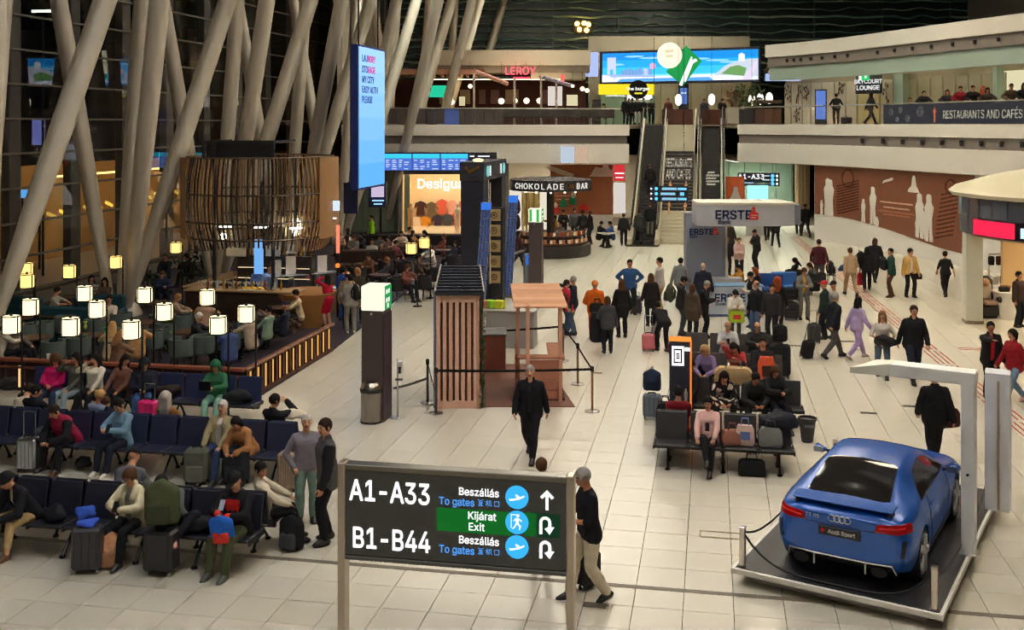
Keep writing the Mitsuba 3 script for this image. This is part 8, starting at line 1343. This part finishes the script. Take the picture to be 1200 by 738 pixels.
suitcase(at(764, 490), HALL, .38, .26, .46, (92, 100, 112), 'grey blue hard suitcase left of the man in dark red', .0, 'satin', 4); backpack(at(764, 490), HALL, (34, 46, 70), 'navy blue backpack on the grey blue hard suitcase', .95, .58); bag(onrow(R7, 778) + V * .6, HALL, .36, .3, .6, (26, 26, 30), 'black bag with a small lit phone on it beside the charging column', .2, 'soft_bag'); solo('water_bottle', mv(lathe([(.03, 0), (.034, .18), (.014, .22), (.014, .25)], 12), onrow(R7, 803) + V * .5 + (0, 0, .86)), (200, 206, 210), 'clear water bottle standing on the bag beside the charging column', 'bottle', 'gloss')
suitcase(at(914, 441), HALL, .50, .34, .74, (28, 28, 32), 'big black soft suitcase right of the waiting group', .0, soft=1); backpack(at(914, 441), HALL, (26, 26, 30), 'black bag on top of the big black suitcase', .9, .86)
# ------------------------------------------------------------------ the walkers in the right half
person(at(1096, 543), 82, 'walk2', 'person in a black jacket and black cap walking away behind the white arch', h=1.74, g=1.18, tc=(18, 18, 22), top=PU, bc=(18, 18, 22), hair='beanie', hc=(16, 16, 18), fine=1); bag(at(1117, 543) + (0, .2, 0), .3, .40, .16, .34, (66, 40, 36), 'brown shopping bag with a red emblem carried by the person in black', .62, 'shopping_bag', (190, 62, 40))
st(1034, 442, -105, 'coatarm', 'woman with long light brown hair carrying a black coat', fem=1, tc=(222, 214, 204), top=('shirt', 'half', 1.0), bc=(88, 106, 124), hair='long', hc='light', h=1.70); q = at(1032, 442); heap(q - V * .32 + (0, 0, 0), (24, 24, 28), 'black coat over the arms of the woman with light brown hair', 1.25, .84)
st(1070, 447, -95, 'walk2', 'tall man in a black jacket walking beside the woman carrying a coat', tc=(24, 25, 30), bc=(30, 34, 50), h=1.92, g=1.15, fine=1)
st(1004, 420, 25, 'walk', 'woman with long black hair in a lavender suit walking to the right', fem=1, tc=(186, 164, 206), top=JK, bc=(180, 154, 202), hair='long', hc='black', h=1.70, shoes=(226, 214, 206))
st(976, 419, 20, 'pull', 'grey-haired man in a navy jacket and grey trousers pulling a small black suitcase', tc=(26, 28, 36), bc=(74, 72, 72), hc='grey', h=1.80, g=1.1); suitcase(at(944, 419), .3, .34, .22, .46, (28, 28, 30), 'small black suitcase tipped over behind the grey-haired man', .55, soft=1, tilt=0.35)
st(967, 397, 150, 'stand', 'person with a red cap beside the grey-haired man', tc=(36, 52, 48), hair='cap', hc=(190, 40, 46), h=1.72); st(978, 396, 190, 'stand2', 'person with a dark cap in a white top behind the grey-haired man', tc=(206, 200, 190), top=SH_, hair='cap', hc=(28, 28, 32), h=1.70); suitcase(at(954, 402), .2, .34, .22, .50, (34, 34, 38), 'upright black suitcase with its handle drawn out, left of the grey-haired man', .42)
st(960, 333, 80, 'pull', 'man in a maroon sweater walking away and pulling a dark bag', tc=(66, 26, 34), top=('sweater', 'long', 1.3), bc=(66, 62, 60), h=1.82, g=1.2); backpack(at(974, 332), 1.2, (34, 32, 36), 'dark wheeled bag pulled by the man in the maroon sweater', 1.1, .35)
k = thing('bag_trolley', 'small wheeled trolley under the dark bag of the man in the maroon sweater', 'trolley'); q = at(974, 332); part(k, 'frame', cat(tube(q + (-.12, .12, 0), q + (-.12, .12, .8), .014, None, 6), tube(q + (.12, .12, 0), q + (.12, .12, .8), .014, None, 6), box((.3, .25, .03), q + (0, 0, .33)), tube(q + (-.12, -.1, 0), q + (-.12, -.1, .33), .014, None, 6), tube(q + (.12, -.1, 0), q + (.12, -.1, .33), .014, None, 6)), (60, 60, 64), 'metal')
st(997, 346, 95, 'walk', 'person in a beige and blue top and khaki trousers walking away', tc=(176, 150, 120), top=('sweater', 'long', 1.3), bc=(160, 134, 102), hc='brown', h=1.80); heap(at(990, 345) + (0, 0, 0), (52, 62, 96), 'blue jacket tied at the hip of the person in khaki trousers', 1.0, .86)
st(1016, 341, 70, 'walk2', 'woman in black with a dark backpack and a red bag walking away', fem=1, tc=(24, 24, 28), bc=(24, 24, 28), hair='long', hc='black', h=1.70, sole=(220, 218, 212)); bag(at(1009, 340), .2, .26, .14, .46, (150, 28, 40), 'red bag hanging beside the woman in black', .2, 'shopping_bag'); backpack(at(1008, 340) + (0, -.12, 0), .8, (22, 22, 26), 'dark backpack on the back of the woman in black with the red bag', 1.0, 1.0)
st(1025, 330, 60, 'walk', 'person in a black coat walking just beyond the woman with the red bag', tc=(28, 28, 32), top=CO, bc=(26, 26, 30), hc='brown', hair='bob', h=1.78)
st(1045, 348, 175, 'stand2', 'young man in a dark green jacket and brown trousers with a black backpack', tc=(34, 62, 54), bc=(74, 48, 38), hc='black', h=1.80, shoes=(70, 46, 34)); backpack(at(1036, 347) + (-.0, 0, 0), 1.6, (26, 30, 36), 'black backpack worn by the young man in the green jacket', 1.0, .95)
st(1066, 348, -80, 'stand2', 'young man in an open yellow jacket and black trousers', tc=(206, 166, 98), top=OP, shirt=(222, 210, 196), bc=(26, 26, 30), hc='black', h=1.80); bag(at(1076, 347), 0, .24, .14, .22, (26, 26, 30), 'small dark bag hanging from the hand of the young man in yellow', .62, 'handbag')
st(1108, 347, 85, 'walk2', 'woman in a black T-shirt and black trousers walking away before the mural', fem=1, tc=(26, 26, 30), top=SH_, bc=(24, 24, 28), hair='bun', hc='dark', h=1.68)
st(936, 274, 80, 'stand', 'person in a black coat before the gold slatted column', tc=(22, 22, 24), top=CO, hc='black', h=1.72); st(944, 277, 100, 'walk', 'taller person in black beside the one in the black coat', tc=(20, 20, 22), bc=BLK, hc='black', h=1.88)
st(1160, 466, -85, 'point', 'young man in a black jacket over a red shirt stretching out an arm', tc=(28, 26, 30), top=OP, shirt=(176, 34, 44), bc=(22, 22, 26), hc='black', skin='tan', h=1.78, fine=1); st(1189, 473, 200, 'walk', 'woman in a red jacket and blue jeans at the right edge', fem=1, tc=(140, 30, 38), top=JK, bc=(104, 130, 156), hair='tail', hc='black', h=1.74, fine=1, shoes=(220, 180, 170)); st(1193, 383, -60, 'stand', 'person in a dark brown jacket beside the white display drum', tc=(62, 48, 44), hc='black', h=1.75)
# ------------------------------------------------------------------ the crowd before the bank kiosk
st(673, 392, 170, 'point', 'man in a navy sweater and jeans stretching an arm to the left, behind the pergola', tc=(34, 36, 48), top=SW, bc=(66, 84, 106), hc='grey', hair='buzz', h=1.78); st(663, 392, 20, 'stand', 'person with a red vest beside the pergola roof', tc=(186, 46, 62), bc=(52, 70, 92), hc='dark', h=1.66)
st(697, 398, 85, 'carry', 'person in an orange jacket seen from behind with a black bag', tc=(206, 98, 32), top=PU, bc=(190, 84, 36), hair='beanie', hc=(206, 120, 60), h=1.74); bag(at(699, 398) + (0, -.25, 0), .2, .42, .24, .28, (30, 28, 28), 'black bag on the back of the person in the orange jacket', .82, 'soft_bag')
st(712, 414, 95, 'carry', 'woman in a dark grey jacket and black leggings with a big black bag', fem=1, tc=(62, 62, 66), top=PU, bc=(26, 28, 36), hair='bob', hc='brown', h=1.58, shoes=(40, 38, 38), sole=(214, 206, 190)); bag(at(702, 412), .3, .46, .26, .80, (28, 28, 34), 'big black coat bag held low by the woman in the dark grey jacket', .28, 'soft_bag')
st(729, 395, 100, 'stand', 'woman with very long brown hair in a long black coat', fem=1, tc=(26, 24, 26), top=CO, bc=(24, 24, 26), hair='long', hc='brown', h=1.72)
st(738, 368, -92, 'akimbo', 'man in a blue sweater with hands on his hips', tc=(44, 76, 122), top=('sweater', 'long', 1.2), bc=(28, 30, 36), hc='black', skin='tan', h=1.84, g=1.1); suitcase(at(745, 368), HALL, .40, .26, .52, (30, 30, 36), 'black suitcase before the man in the blue sweater', .2)
st(774, 366, 195, 'stand', 'bearded man in a pale shirt and khaki trousers looking left', tc=(206, 196, 188), top=('shirt', 'long', 1.2), bc=(170, 142, 100), hc='black', h=1.86); st(763, 382, 90, 'stand', 'woman with long brown hair in a black coat left of the bearded man', fem=1, tc=(32, 28, 30), top=CO, hair='long', hc='brown', h=1.66); st(776, 411, 100, 'bend', 'person in black bending forward beside the pink carry-on case', tc=(24, 24, 28), bc=(24, 24, 28), hc='black', h=1.66)
suitcase(at(760, 411), HALL, .36, .24, .42, (196, 104, 112), 'dusty pink carry-on case with its handle drawn out', .55); bag(at(768, 409), .1, .28, .12, .36, (226, 216, 206), 'white carrier bag beside the dusty pink case', .3, 'carrier_bag')
st(797, 360, 60, 'walk', 'person in a grey striped jacket with a dark backpack, left of the bank wall', tc=(120, 122, 124), top=JK, hc='black', h=1.75); st(797, 392, 0, 'phone', 'dark-haired man with an olive backpack looking right', tc=(44, 42, 42), bc=(60, 62, 66), hc='black', h=1.78); backpack(at(789, 393) + (-.12, 0, 0), -1.6, (66, 68, 56), 'olive backpack worn by the dark-haired man', 1.1, 1.0)
st(824, 372, 80, 'stand', 'bald man in a navy suit seen from behind before the bank wall', tc=(34, 38, 52), bc=(28, 30, 40), hair='balding', hc='grey', h=1.80, skin='pale'); st(824, 396, -10, 'phone', 'grey-haired man in a dark jacket facing right', tc=(26, 26, 30), bc=(22, 22, 26), hair='buzz', hc='grey', h=1.74); st(811, 398, 60, 'stand2', 'brown-haired woman in an olive brown coat beside the grey-haired man', fem=1, tc=(74, 62, 52), top=CO, hair='bob', hc='brown', h=1.64)
st(861, 398, -90, 'phone', 'child in a white jacket and a black helmet-like hat with a colourful bag', tc=(222, 218, 206), top=PU, bc=(60, 60, 60), hair='beanie', hc=(28, 28, 30), h=1.5); bag(at(863, 400), 0, .44, .2, .34, (150, 170, 50), 'colourful green and red bag before the child in white', .55, 'soft_bag', (186, 60, 46))
st(883, 384, 200, 'phone', 'man with a black jacket and a white sleeve at the bank counter', tc=(28, 28, 32), sc=(206, 204, 198), hc='black', h=1.78); st(887, 396, -150, 'stand', 'heavy man in a black jacket and jeans right of the bank counter', tc=(26, 27, 32), bc=(70, 90, 120), hair='balding', hc='brown', h=1.72, g=1.25); st(905, 402, -120, 'stand2', 'man in a dark patterned jacket right of the heavy man', tc=(44, 42, 44), bc=(30, 32, 38), hc='black', h=1.74); st(911, 388, 70, 'stand', 'red-haired person in black seen from behind', tc=(28, 28, 32), hair='curly', hc='red', h=1.66)
person(at(868, 352), 185, 'sittable', 'person in a mustard jacket sitting at the bank counter', tc=(196, 142, 46), hc='black', h=1.7); person(at(888, 356), 160, 'sittable', 'woman with auburn hair in black sitting behind the bank counter', fem=1, tc=(28, 26, 30), hair='long', hc='red', h=1.66); st(852, 322, -90, 'stand', 'person in black behind the bank counter', tc=(28, 26, 30), hc='black', h=1.66); st(866, 326, -95, 'crossed', 'woman in a pale pink jacket behind the bank counter', fem=1, tc=(190, 158, 152), top=PU, hair='bun', hc='brown', h=1.68); st(887, 315, 200, 'phone', 'man in black with a phone under the right end of the bank header', tc=(26, 24, 26), bc=(22, 22, 24), hc='black', h=1.76); st(909, 289, 95, 'walk', 'person in black whose legs show below the bank header', tc=(24, 24, 28), bc=(22, 22, 26), hc='dark', h=1.74)
st(899, 281, 80, 'walk2', 'second person in black walking beyond the bank header', tc=(30, 28, 30), bc=(24, 24, 28), hc='dark', h=1.74)
st(855, 300, -80, 'stand2', 'person with an auburn scarf and dark coat beyond the bank counter', fem=1, tc=(40, 32, 32), top=CO, hair='long', hc='red', h=1.70)
person(at(930, 340), 160, 'sitslump', 'woman with long black hair in a dark armchair beyond the blue benches', fem=1, tc=(26, 26, 30), hair='long', hc='black', h=1.7); tub(at(930, 342), 2.6, (34, 34, 38), 'dark armchair beyond the blue benches'); person(at(958, 345), 190, 'sitlean', 'dark-haired person in grey leaning forward beyond the blue benches', tc=(84, 80, 80), hc='dark', hair='bob', h=1.68); tub(at(958, 346), 2.9, (34, 34, 38), 'second dark armchair beyond the blue benches'); bag(at(945, 352), HALL, .9, .4, .34, (24, 24, 28), 'long black bag lying between the two dark armchairs', .36, 'duffel_bag')
for kk in [k for k in labels if k.startswith('tub_chair')][-2:]: labels[kk].pop('group', None)
st(941, 374, -85, 'phone', 'woman in a grey jacket over a mustard top standing by the dark luggage cart', fem=1, tc=(116, 116, 112), top=OP, shirt=(204, 164, 60), bc=(96, 98, 92), hair='bob', hc='brown', h=1.72); suitcase(at(927, 374), HALL, .46, .34, .50, (44, 42, 44), 'dark suitcase left of the woman in the mustard top', .0, soft=1); suitcase(at(927, 374), HALL, .42, .30, .34, (26, 26, 30), 'black case stacked on the dark suitcase', .0, soft=1, z=.62)
# ------------------------------------------------------------------ escalator, sweets counter, upper floor
eb = lambda s, x: np.array([x, 55.0, 0]) + V * s
E1 = 6.75
person((*eb(1.0, E1 - .25)[:2], .06), 85, 'walk', 'person in a dark coat with white stripes stepping on the left escalator', tc=(48, 50, 50), top=CO, hc='dark', h=1.78); person((*eb(1.5, E1 + .28)[:2], .35), 85, 'stand', 'person in a black jacket and grey trousers on the foot of the left escalator', tc=(26, 28, 34), bc=(120, 116, 112), hc='brown', h=1.82); person((*eb(4.9, E1 + .1)[:2], 2.30), 85, 'stand', 'person in black riding up the middle of the left escalator', tc=(22, 22, 24), hc='brown', h=1.75); person((*eb(.1, E1 - 1.0)[:2], .0), 80, 'stand', 'dark figure waiting left of the left escalator', tc=(30, 30, 34), hc='dark', h=1.7)
for px, py, fc, pk, lab, kw in ((651, 290, 200, 'point', 'woman in a mustard jacket at the sweets counter', dict(fem=1, tc=(214, 150, 52), hair='bob', hc='dark', h=1.68)), (660, 283, -90, 'phone', 'person in a black jacket at the sweets counter', dict(tc=(28, 28, 30), hc='black')), (673, 282, -80, 'stand', 'person in a grey padded jacket at the sweets counter', dict(tc=(80, 80, 82), top=PU, hc='dark')), (683, 284, 120, 'stand2', 'person in a dark coat right of the grey padded jacket', dict(tc=(36, 34, 36), top=CO, hc='black')), (692, 286, 200, 'handhead', 'person with one arm raised right of the sweets counter', dict(tc=(26, 26, 28), hc='black')), (606, 312, 20, 'walk', 'woman in a dark maroon coat walking before the bright shop wall', dict(fem=1, tc=(58, 36, 42), top=CO, hair='bob', hc='black', h=1.62)), (657, 291, -100, 'stand', 'child in grey before the sweets counter', dict(tc=(100, 96, 94), hc='brown', h=1.3))): st(px, py, fc, pk, lab, **kw)
for px, py, lab, tc in ((703, 289, 'man in black sitting at the high table right of the sweets counter', (26, 26, 30)), (717, 289, 'man in a blue jacket sitting at the high table right of the sweets counter', (44, 70, 116))): person(at(px, py), 20 if px < 710 else 170, 'sittable', lab, tc=tc, hc='black')
table(at(711, 290), .5, .76, 'small white-topped table right of the sweets counter', None, (206, 200, 190))
def up(px, y, face, pk, lab, z=6.26, **k): x = dep(px, 0, y)[0]; return person((x, y, z), face, pk, lab, **k)
for px, y, pk, lab, kw in ((733, 67.8, 'stand', 'person in black at the head of the left escalator, leftmost of the group', {}), (741, 68.4, 'walk', 'broad person in a black coat in the group at the head of the left escalator', dict(top=CO, g=1.2)), (746.5, 68.0, 'stand2', 'person in black with a white trouser leg at the head of the left escalator', dict(bc=(206, 206, 214))), (754, 69.2, 'crossed', 'person in a black jacket, rightmost of the group at the head of the left escalator', {}), (737, 70.2, 'stand', 'person half hidden in the group at the head of the left escalator', {})):
    up(px, y, 90 if pk == 'walk' else -80, pk, lab, tc=(20, 20, 24), hc='black', **kw)
up(763, 70.5, -90, 'crossed', 'dark-haired person behind the red brown counter at the stair head', tc=(30, 28, 30), hc='black'); up(783, 70.3, -90, 'stand', 'person with reddish hair behind the red brown counter', tc=(90, 50, 44), hc='red'); up(708, 66.0, 170, 'sitphone', 'person sitting at the end of the upper restaurant before the food counter', tc=(50, 34, 34), hc='dark')
up(825, 71.5, -90, 'stand', 'person beyond the head of the right escalator', tc=(60, 60, 70), hc='dark'); up(846, 70.5, -90, 'phone', 'person in black at the right end of the counter above the right escalator', tc=(22, 22, 26), hc='black')
for px, off, fc, pk, lab, kw in ((980, 2.2, 80, 'pockets', 'man in a black shirt and brown trousers standing on the upper balcony', dict(tc=(22, 22, 26), top=SH_, bc=(60, 44, 36))), (1020, 1.6, 10, 'walk', 'woman in black walking along the upper balcony under the lounge sign', dict(fem=1, tc=(24, 24, 28), hair='long', hc='black', bc=(26, 26, 30))),
    (1067, 1.2, -100, 'sit', 'low seated head behind the banner at its left end', dict(tc=(40, 40, 44))), (1082, .75, -100, 'rail', 'dark-haired person in black leaning on the balcony above the orange arrow', dict(tc=(24, 24, 28), h=1.62)), (1110, .75, -110, 'rail', 'person with a dark bob leaning on the balcony above the banner', dict(tc=(40, 42, 46), hair='bob', hc='black', h=1.62)), (1125, .6, -105, 'rail', 'man in a red jacket leaning on the balcony rail', dict(tc=(120, 26, 34), g=1.15)), (1139, .6, -100, 'rail', 'bearded man in a dark jacket leaning on the balcony rail', dict(tc=(34, 32, 32), g=1.15)), (1152, 1.0, -100, 'crossed', 'person in an orange red coat behind the bearded man', dict(tc=(206, 76, 36), hair='hood', hc=(206, 80, 40), h=1.7)), (1157, .65, -110, 'rail', 'dark-haired person right of the orange coat', dict(tc=(70, 60, 54), hair='bob', h=1.62)), (1184, .65, -100, 'rail', 'dark-haired man in a brown jacket on the balcony before the lit shop panel', dict(tc=(80, 66, 52))), (1199, .65, -100, 'rail', 'person in black at the right edge of the balcony', dict(tc=(26, 26, 30), hair='long', hc='black'))):
    p = edge(s_at(px, off), off); person((*p, 6.26), fc, pk, lab, **{'hc': 'black', **kw})
suitcase(edge(s_at(992, 1.9), 1.9), -1.0, .6, .3, .34, (40, 38, 40), 'dark bag on the upper balcony floor beside the man in black', 0, soft=1, z=6.26)
p = edge(s_at(962, 1.8), 1.8); k = thing('blue_totem', 'dark totem with a blue screen on the upper balcony', 'totem'); part(k, 'body', mv(box((.62, .2, 1.95), (0, 0, .98), .02), (*p, 6.26), -.35), (24, 26, 36), 'satin'); part(k, 'screen', mv(box((.52, .02, 1.6), (0, -.11, 1.08)), (*p, 6.26), -.35), 0, emit=(.14, .26, .75))
p = edge(s_at(1018, 3.6), 3.6); k = thing('lounge_sign', 'black sign with white lettering over the lounge door, with a green exit box', 'sign'); part(k, 'board', mv(box((1.5, .14, 1.0), (0, 0, 8.45)), (*p, 0), -.8), (22, 22, 26), 'satin')
part(k, 'lettering', upright(text('SKYCOURT', .22, .02, True), (p[0] - .06, p[1] - .08, 8.62), -math.pi / 2 - .8), 0, emit=(1.1, 1.1, 1.1)); part(k, 'lettering', upright(text('LOUNGE', .24, .02, True), (p[0] - .06, p[1] - .08, 8.28), -math.pi / 2 - .8), 0, emit=(1.1, 1.1, 1.1))
q = edge(s_at(1009, 2.4), 2.4); k = thing('exit_box', 'hanging green and white exit light box beside the lounge sign', 'exit sign'); part(k, 'green_face', mv(box((.42, .10, .42)), (q[0] + .22, q[1], 8.85), -.2), 0, emit=(.03, .75, .18)); part(k, 'white_face', mv(box((.10, .34, .42)), (q[0] - .05, q[1], 8.85), -.2), 0, emit=(1.3, 1.4, 1.2)); part(k, 'figure', mv(box((.10, .02, .22)), (q[0] + .22, q[1] - .065, 8.85), -.2), 0, emit=(1.2, 1.4, 1.2)); part(k, 'rod', tube((q[0] + .2, q[1], 9.05), (q[0] + .2, q[1], 9.5), .015), (60, 60, 62))
# ------------------------------------------------------------------ the restaurant's guests and staff
GU = [(19, 434, 0, 'sithead', 'bald man in a grey sweater resting his chin on his hand', dict(tc=(104, 98, 92), hair='balding', hc='grey')), (3, 436, 30, 'sittable', 'person in a cream top at the left edge of the restaurant', dict(tc=(214, 206, 190), hc='dark')), (64, 386, 0, 'sittable', 'man in a white shirt reaching across a table before the facade', dict(tc=(170, 166, 158), top=('shirt', 'half', 1), hc='dark')), (108, 370, -60, 'sit', 'woman in a black and white striped top near the white column foot', dict(fem=1, tc=(190, 184, 176), hair='long', hc='black', tfn=lambda v, c: np.where(((v[:, 2] * 9) % 1 < .5)[:, None], c * .1, c))), (121, 374, -90, 'sit', 'dark-haired woman beside the striped top', dict(fem=1, tc=(90, 70, 64), hair='long', hc='black')), (127, 400, -80, 'sit', 'man in a white T-shirt leaning back on the sofa by the column foot', dict(tc=(222, 210, 190), top=SH_, skin='tan', hc='black', g=1.15)),
 (131, 438, 100, 'sittable', 'person with long blond hair in a cream coat, seen from behind', dict(fem=1, tc=(206, 184, 146), hair='long', hc='blond')), (140, 450, 60, 'sitphone', 'long-haired woman behind the fence above the brown sweater', dict(fem=1, tc=(120, 90, 70), hair='long', hc='light')), (160, 434, 95, 'sittable', 'person in a tan coat seen from behind in the middle of the restaurant', dict(tc=(186, 142, 96), top=PU, hc='brown', g=1.15)), (190, 362, -60, 'sitphone', 'man in a navy jacket by the dark bushy plant', dict(tc=(30, 40, 66), hc='brown')), (193, 338, -90, 'sit', 'man in dark blue at the rear of the restaurant', dict(tc=(30, 38, 52), hc='dark')), (222, 336, 200, 'sittable', 'woman in black drinking at the left of the bar', dict(fem=1, tc=(34, 30, 30), hair='bob', hc='dark')),
 (205, 396, 10, 'sittable', 'woman with light brown hair between the lanterns', dict(fem=1, tc=(140, 120, 100), hair='bob', hc='light')), (229, 424, 5, 'sittable', 'older white-haired man in a black jacket working at a laptop', dict(tc=(32, 34, 38), hc='white', hair='short', fine=0)), (240, 402, 90, 'sittable', 'person in a pale beige jacket before the bar', dict(tc=(178, 146, 120), top=PU, hc='brown')), (293, 424, 150, 'sittable', 'woman with chestnut hair in a beige cardigan at a laptop', dict(fem=1, tc=(170, 150, 130), hair='bob', hc='red')), (268, 440, 120, 'sitphone', 'dark-haired woman in a blue top behind the corner of the fence', dict(fem=1, tc=(70, 84, 130), hair='tail', hc='black')), (311, 414, 160, 'sithead', 'man in a pale green shirt resting his head on his hand near the bar', dict(tc=(136, 160, 136), top=SH_, hc='black')), (330, 408, 180, 'sit', 'person in a dark blue cap before the bar end', dict(tc=(36, 40, 56), hair='cap', hc=(30, 36, 54))),
 (350, 390, 190, 'sittable', 'dark-haired man in a cream jumper sitting at the glass case', dict(tc=(206, 186, 148), top=SW, hc='black'))]
for px, py, fc, pk, lab, kw in GU: st(px, py, fc, pk, lab, **kw)
for px, py, fc, pk, lab, kw in ((337, 352, -100, 'crossed', 'staff member with a bun in a white blouse behind the glass case', dict(fem=1, tc=(226, 214, 200), top=SH_, hair='bun', hc='light', h=1.68)), (324, 362, -60, 'phone', 'staff member in a white shirt beside the bar', dict(tc=(222, 216, 208), top=SH_, hc='brown')), (303, 371, 120, 'stand', 'staff member in a blue striped shirt behind the bar', dict(tc=(120, 146, 200), top=SH_, hc='black', skin='brown')), (316, 371, -90, 'stand2', 'dark-haired bartender in light blue behind the bar', dict(tc=(150, 172, 210), top=SH_, hc='black')),
    (384, 383, 150, 'handhead', 'woman in a red dress coat with a hand raised to her hair', dict(fem=1, tc=(172, 24, 48), top=DR, bc=(190, 150, 130), hair='long', hc='black', h=1.66)), (402, 376, 60, 'stand', 'person in blue at the queue by the glass case', dict(tc=(44, 72, 140), bc=(44, 84, 160), hc='black', h=1.76)), (411, 391, 110, 'carry', 'man in a light grey hoodie and grey joggers with a black backpack', dict(tc=(138, 132, 122), top=('sweater', 'long', 1.3), bc=(120, 116, 108), hc='black', shoes=(206, 196, 176), h=1.80)), (419, 378, 100, 'stand2', 'fair-haired person in dark clothes right of the light grey hoodie', dict(tc=(60, 52, 44), hair='bob', hc='light', h=1.76)), (407, 385, 80, 'stand', 'bald man in a tan jacket at the queue', dict(tc=(150, 128, 104), hair='balding', hc='dark', h=1.78)), (436, 292, 200, 'stand', 'person in a neon yellow vest before the green glass wall', dict(tc=(160, 220, 40), top=JK, hc='black', h=1.74))): st(px, py, fc, pk, lab, **kw)
backpack(at(416, 392) + (.0, .16, 0), 1.9, (28, 28, 32), 'black backpack on the man in the light grey hoodie', 1.0, 1.0)
rg = np.random.default_rng(33)
RC = [(471, 303, (206, 190, 170), 'cream top', 'black', 'short'), (478, 298, (200, 180, 160), 'pale beige top', 'black', 'short'), (487, 303, (120, 90, 60), 'tan jacket', 'black', 'long'), (498, 302, (150, 130, 104), 'khaki top', 'black', 'long'), (445, 307, (60, 58, 60), 'charcoal top', 'dark', 'short'), (456, 310, (130, 100, 90), 'dusty brown top', 'dark', 'bob'), (464, 318, (90, 40, 44), 'wine red top', 'black', 'short'), (436, 316, (150, 146, 138), 'light grey hoodie', 'dark', 'short'), (424, 305, (40, 40, 46), 'black jacket', 'black', 'bob'), (414, 308, (90, 84, 80), 'grey jacket', 'brown', 'short'), (505, 322, (222, 214, 200), 'white shirt', 'grey', 'balding'), (530, 318, (44, 46, 60), 'navy jacket', 'black', 'long'), (517, 308, (110, 60, 50), 'rust jacket', 'brown', 'bob'), (432, 336, (90, 60, 46), 'brown leather jacket', 'dark', 'short'), (452, 340, (60, 60, 64), 'dark grey coat', 'light', 'short'), (476, 352, (120, 72, 62), 'brick top', 'brown', 'bob'), (492, 338, (70, 56, 44), 'dark tan coat', 'black', 'short'), (404, 300, (60, 40, 40), 'dark red coat', 'dark', 'long'), (398, 306, (150, 120, 100), 'sand top', 'brown', 'short')]
for i, (px, py, tc, nm, hc, hr) in enumerate(RC): person(at(px, py), float(rg.uniform(-180, 0)), ['sittable', 'sitside', 'sit', 'sitphone', 'sitslump'][i % 5], f'guest in a {nm} seated in the rear lounge of the restaurant', tc=tc, hc=hc, hair=hr, fem=int(hr in ('long', 'bob')))

# what stands nearest names the tables and chairs of the restaurant
import re
def pos_of(k):
    d = next(scene[q] for q in scene if q == k or q.startswith(k + '__')); v = meshkit.WRITTEN[d['filename']][0].mean(0); M = np.array(T(d['to_world']).matrix) if 'to_world' in d else np.eye(4); return (M @ np.r_[v, 1])[:2]
who = [(pos_of(k), re.split(r',| (?:resting|reaching|working|leaning|behind|near|by|at|seen|before|between|seated|sitting|beside|drinking|in the middle|right|left|walking|with a hand)\b', l['label'])[0]) for k, l in labels.items() if l.get('category') == 'person']
seen = {}
for k in [k for k, l in labels.items() if l.get('group') in ('restaurant tables', 'grey-green tub chairs of the restaurant', 'dark tub chairs at the rear', 'tables of the upper restaurant', 'dark chairs of the upper restaurant')]:
    p = pos_of(k); w = min(who, key=lambda q: np.hypot(*(q[0] - p)))[1]; l = labels[k]
    l['label'] = {'table': 'round dark table nearest to the ', 'chair': ('grey-green' if 'green' in l['group'] else 'dark') + ' chair nearest to the '}[l['category']] + w
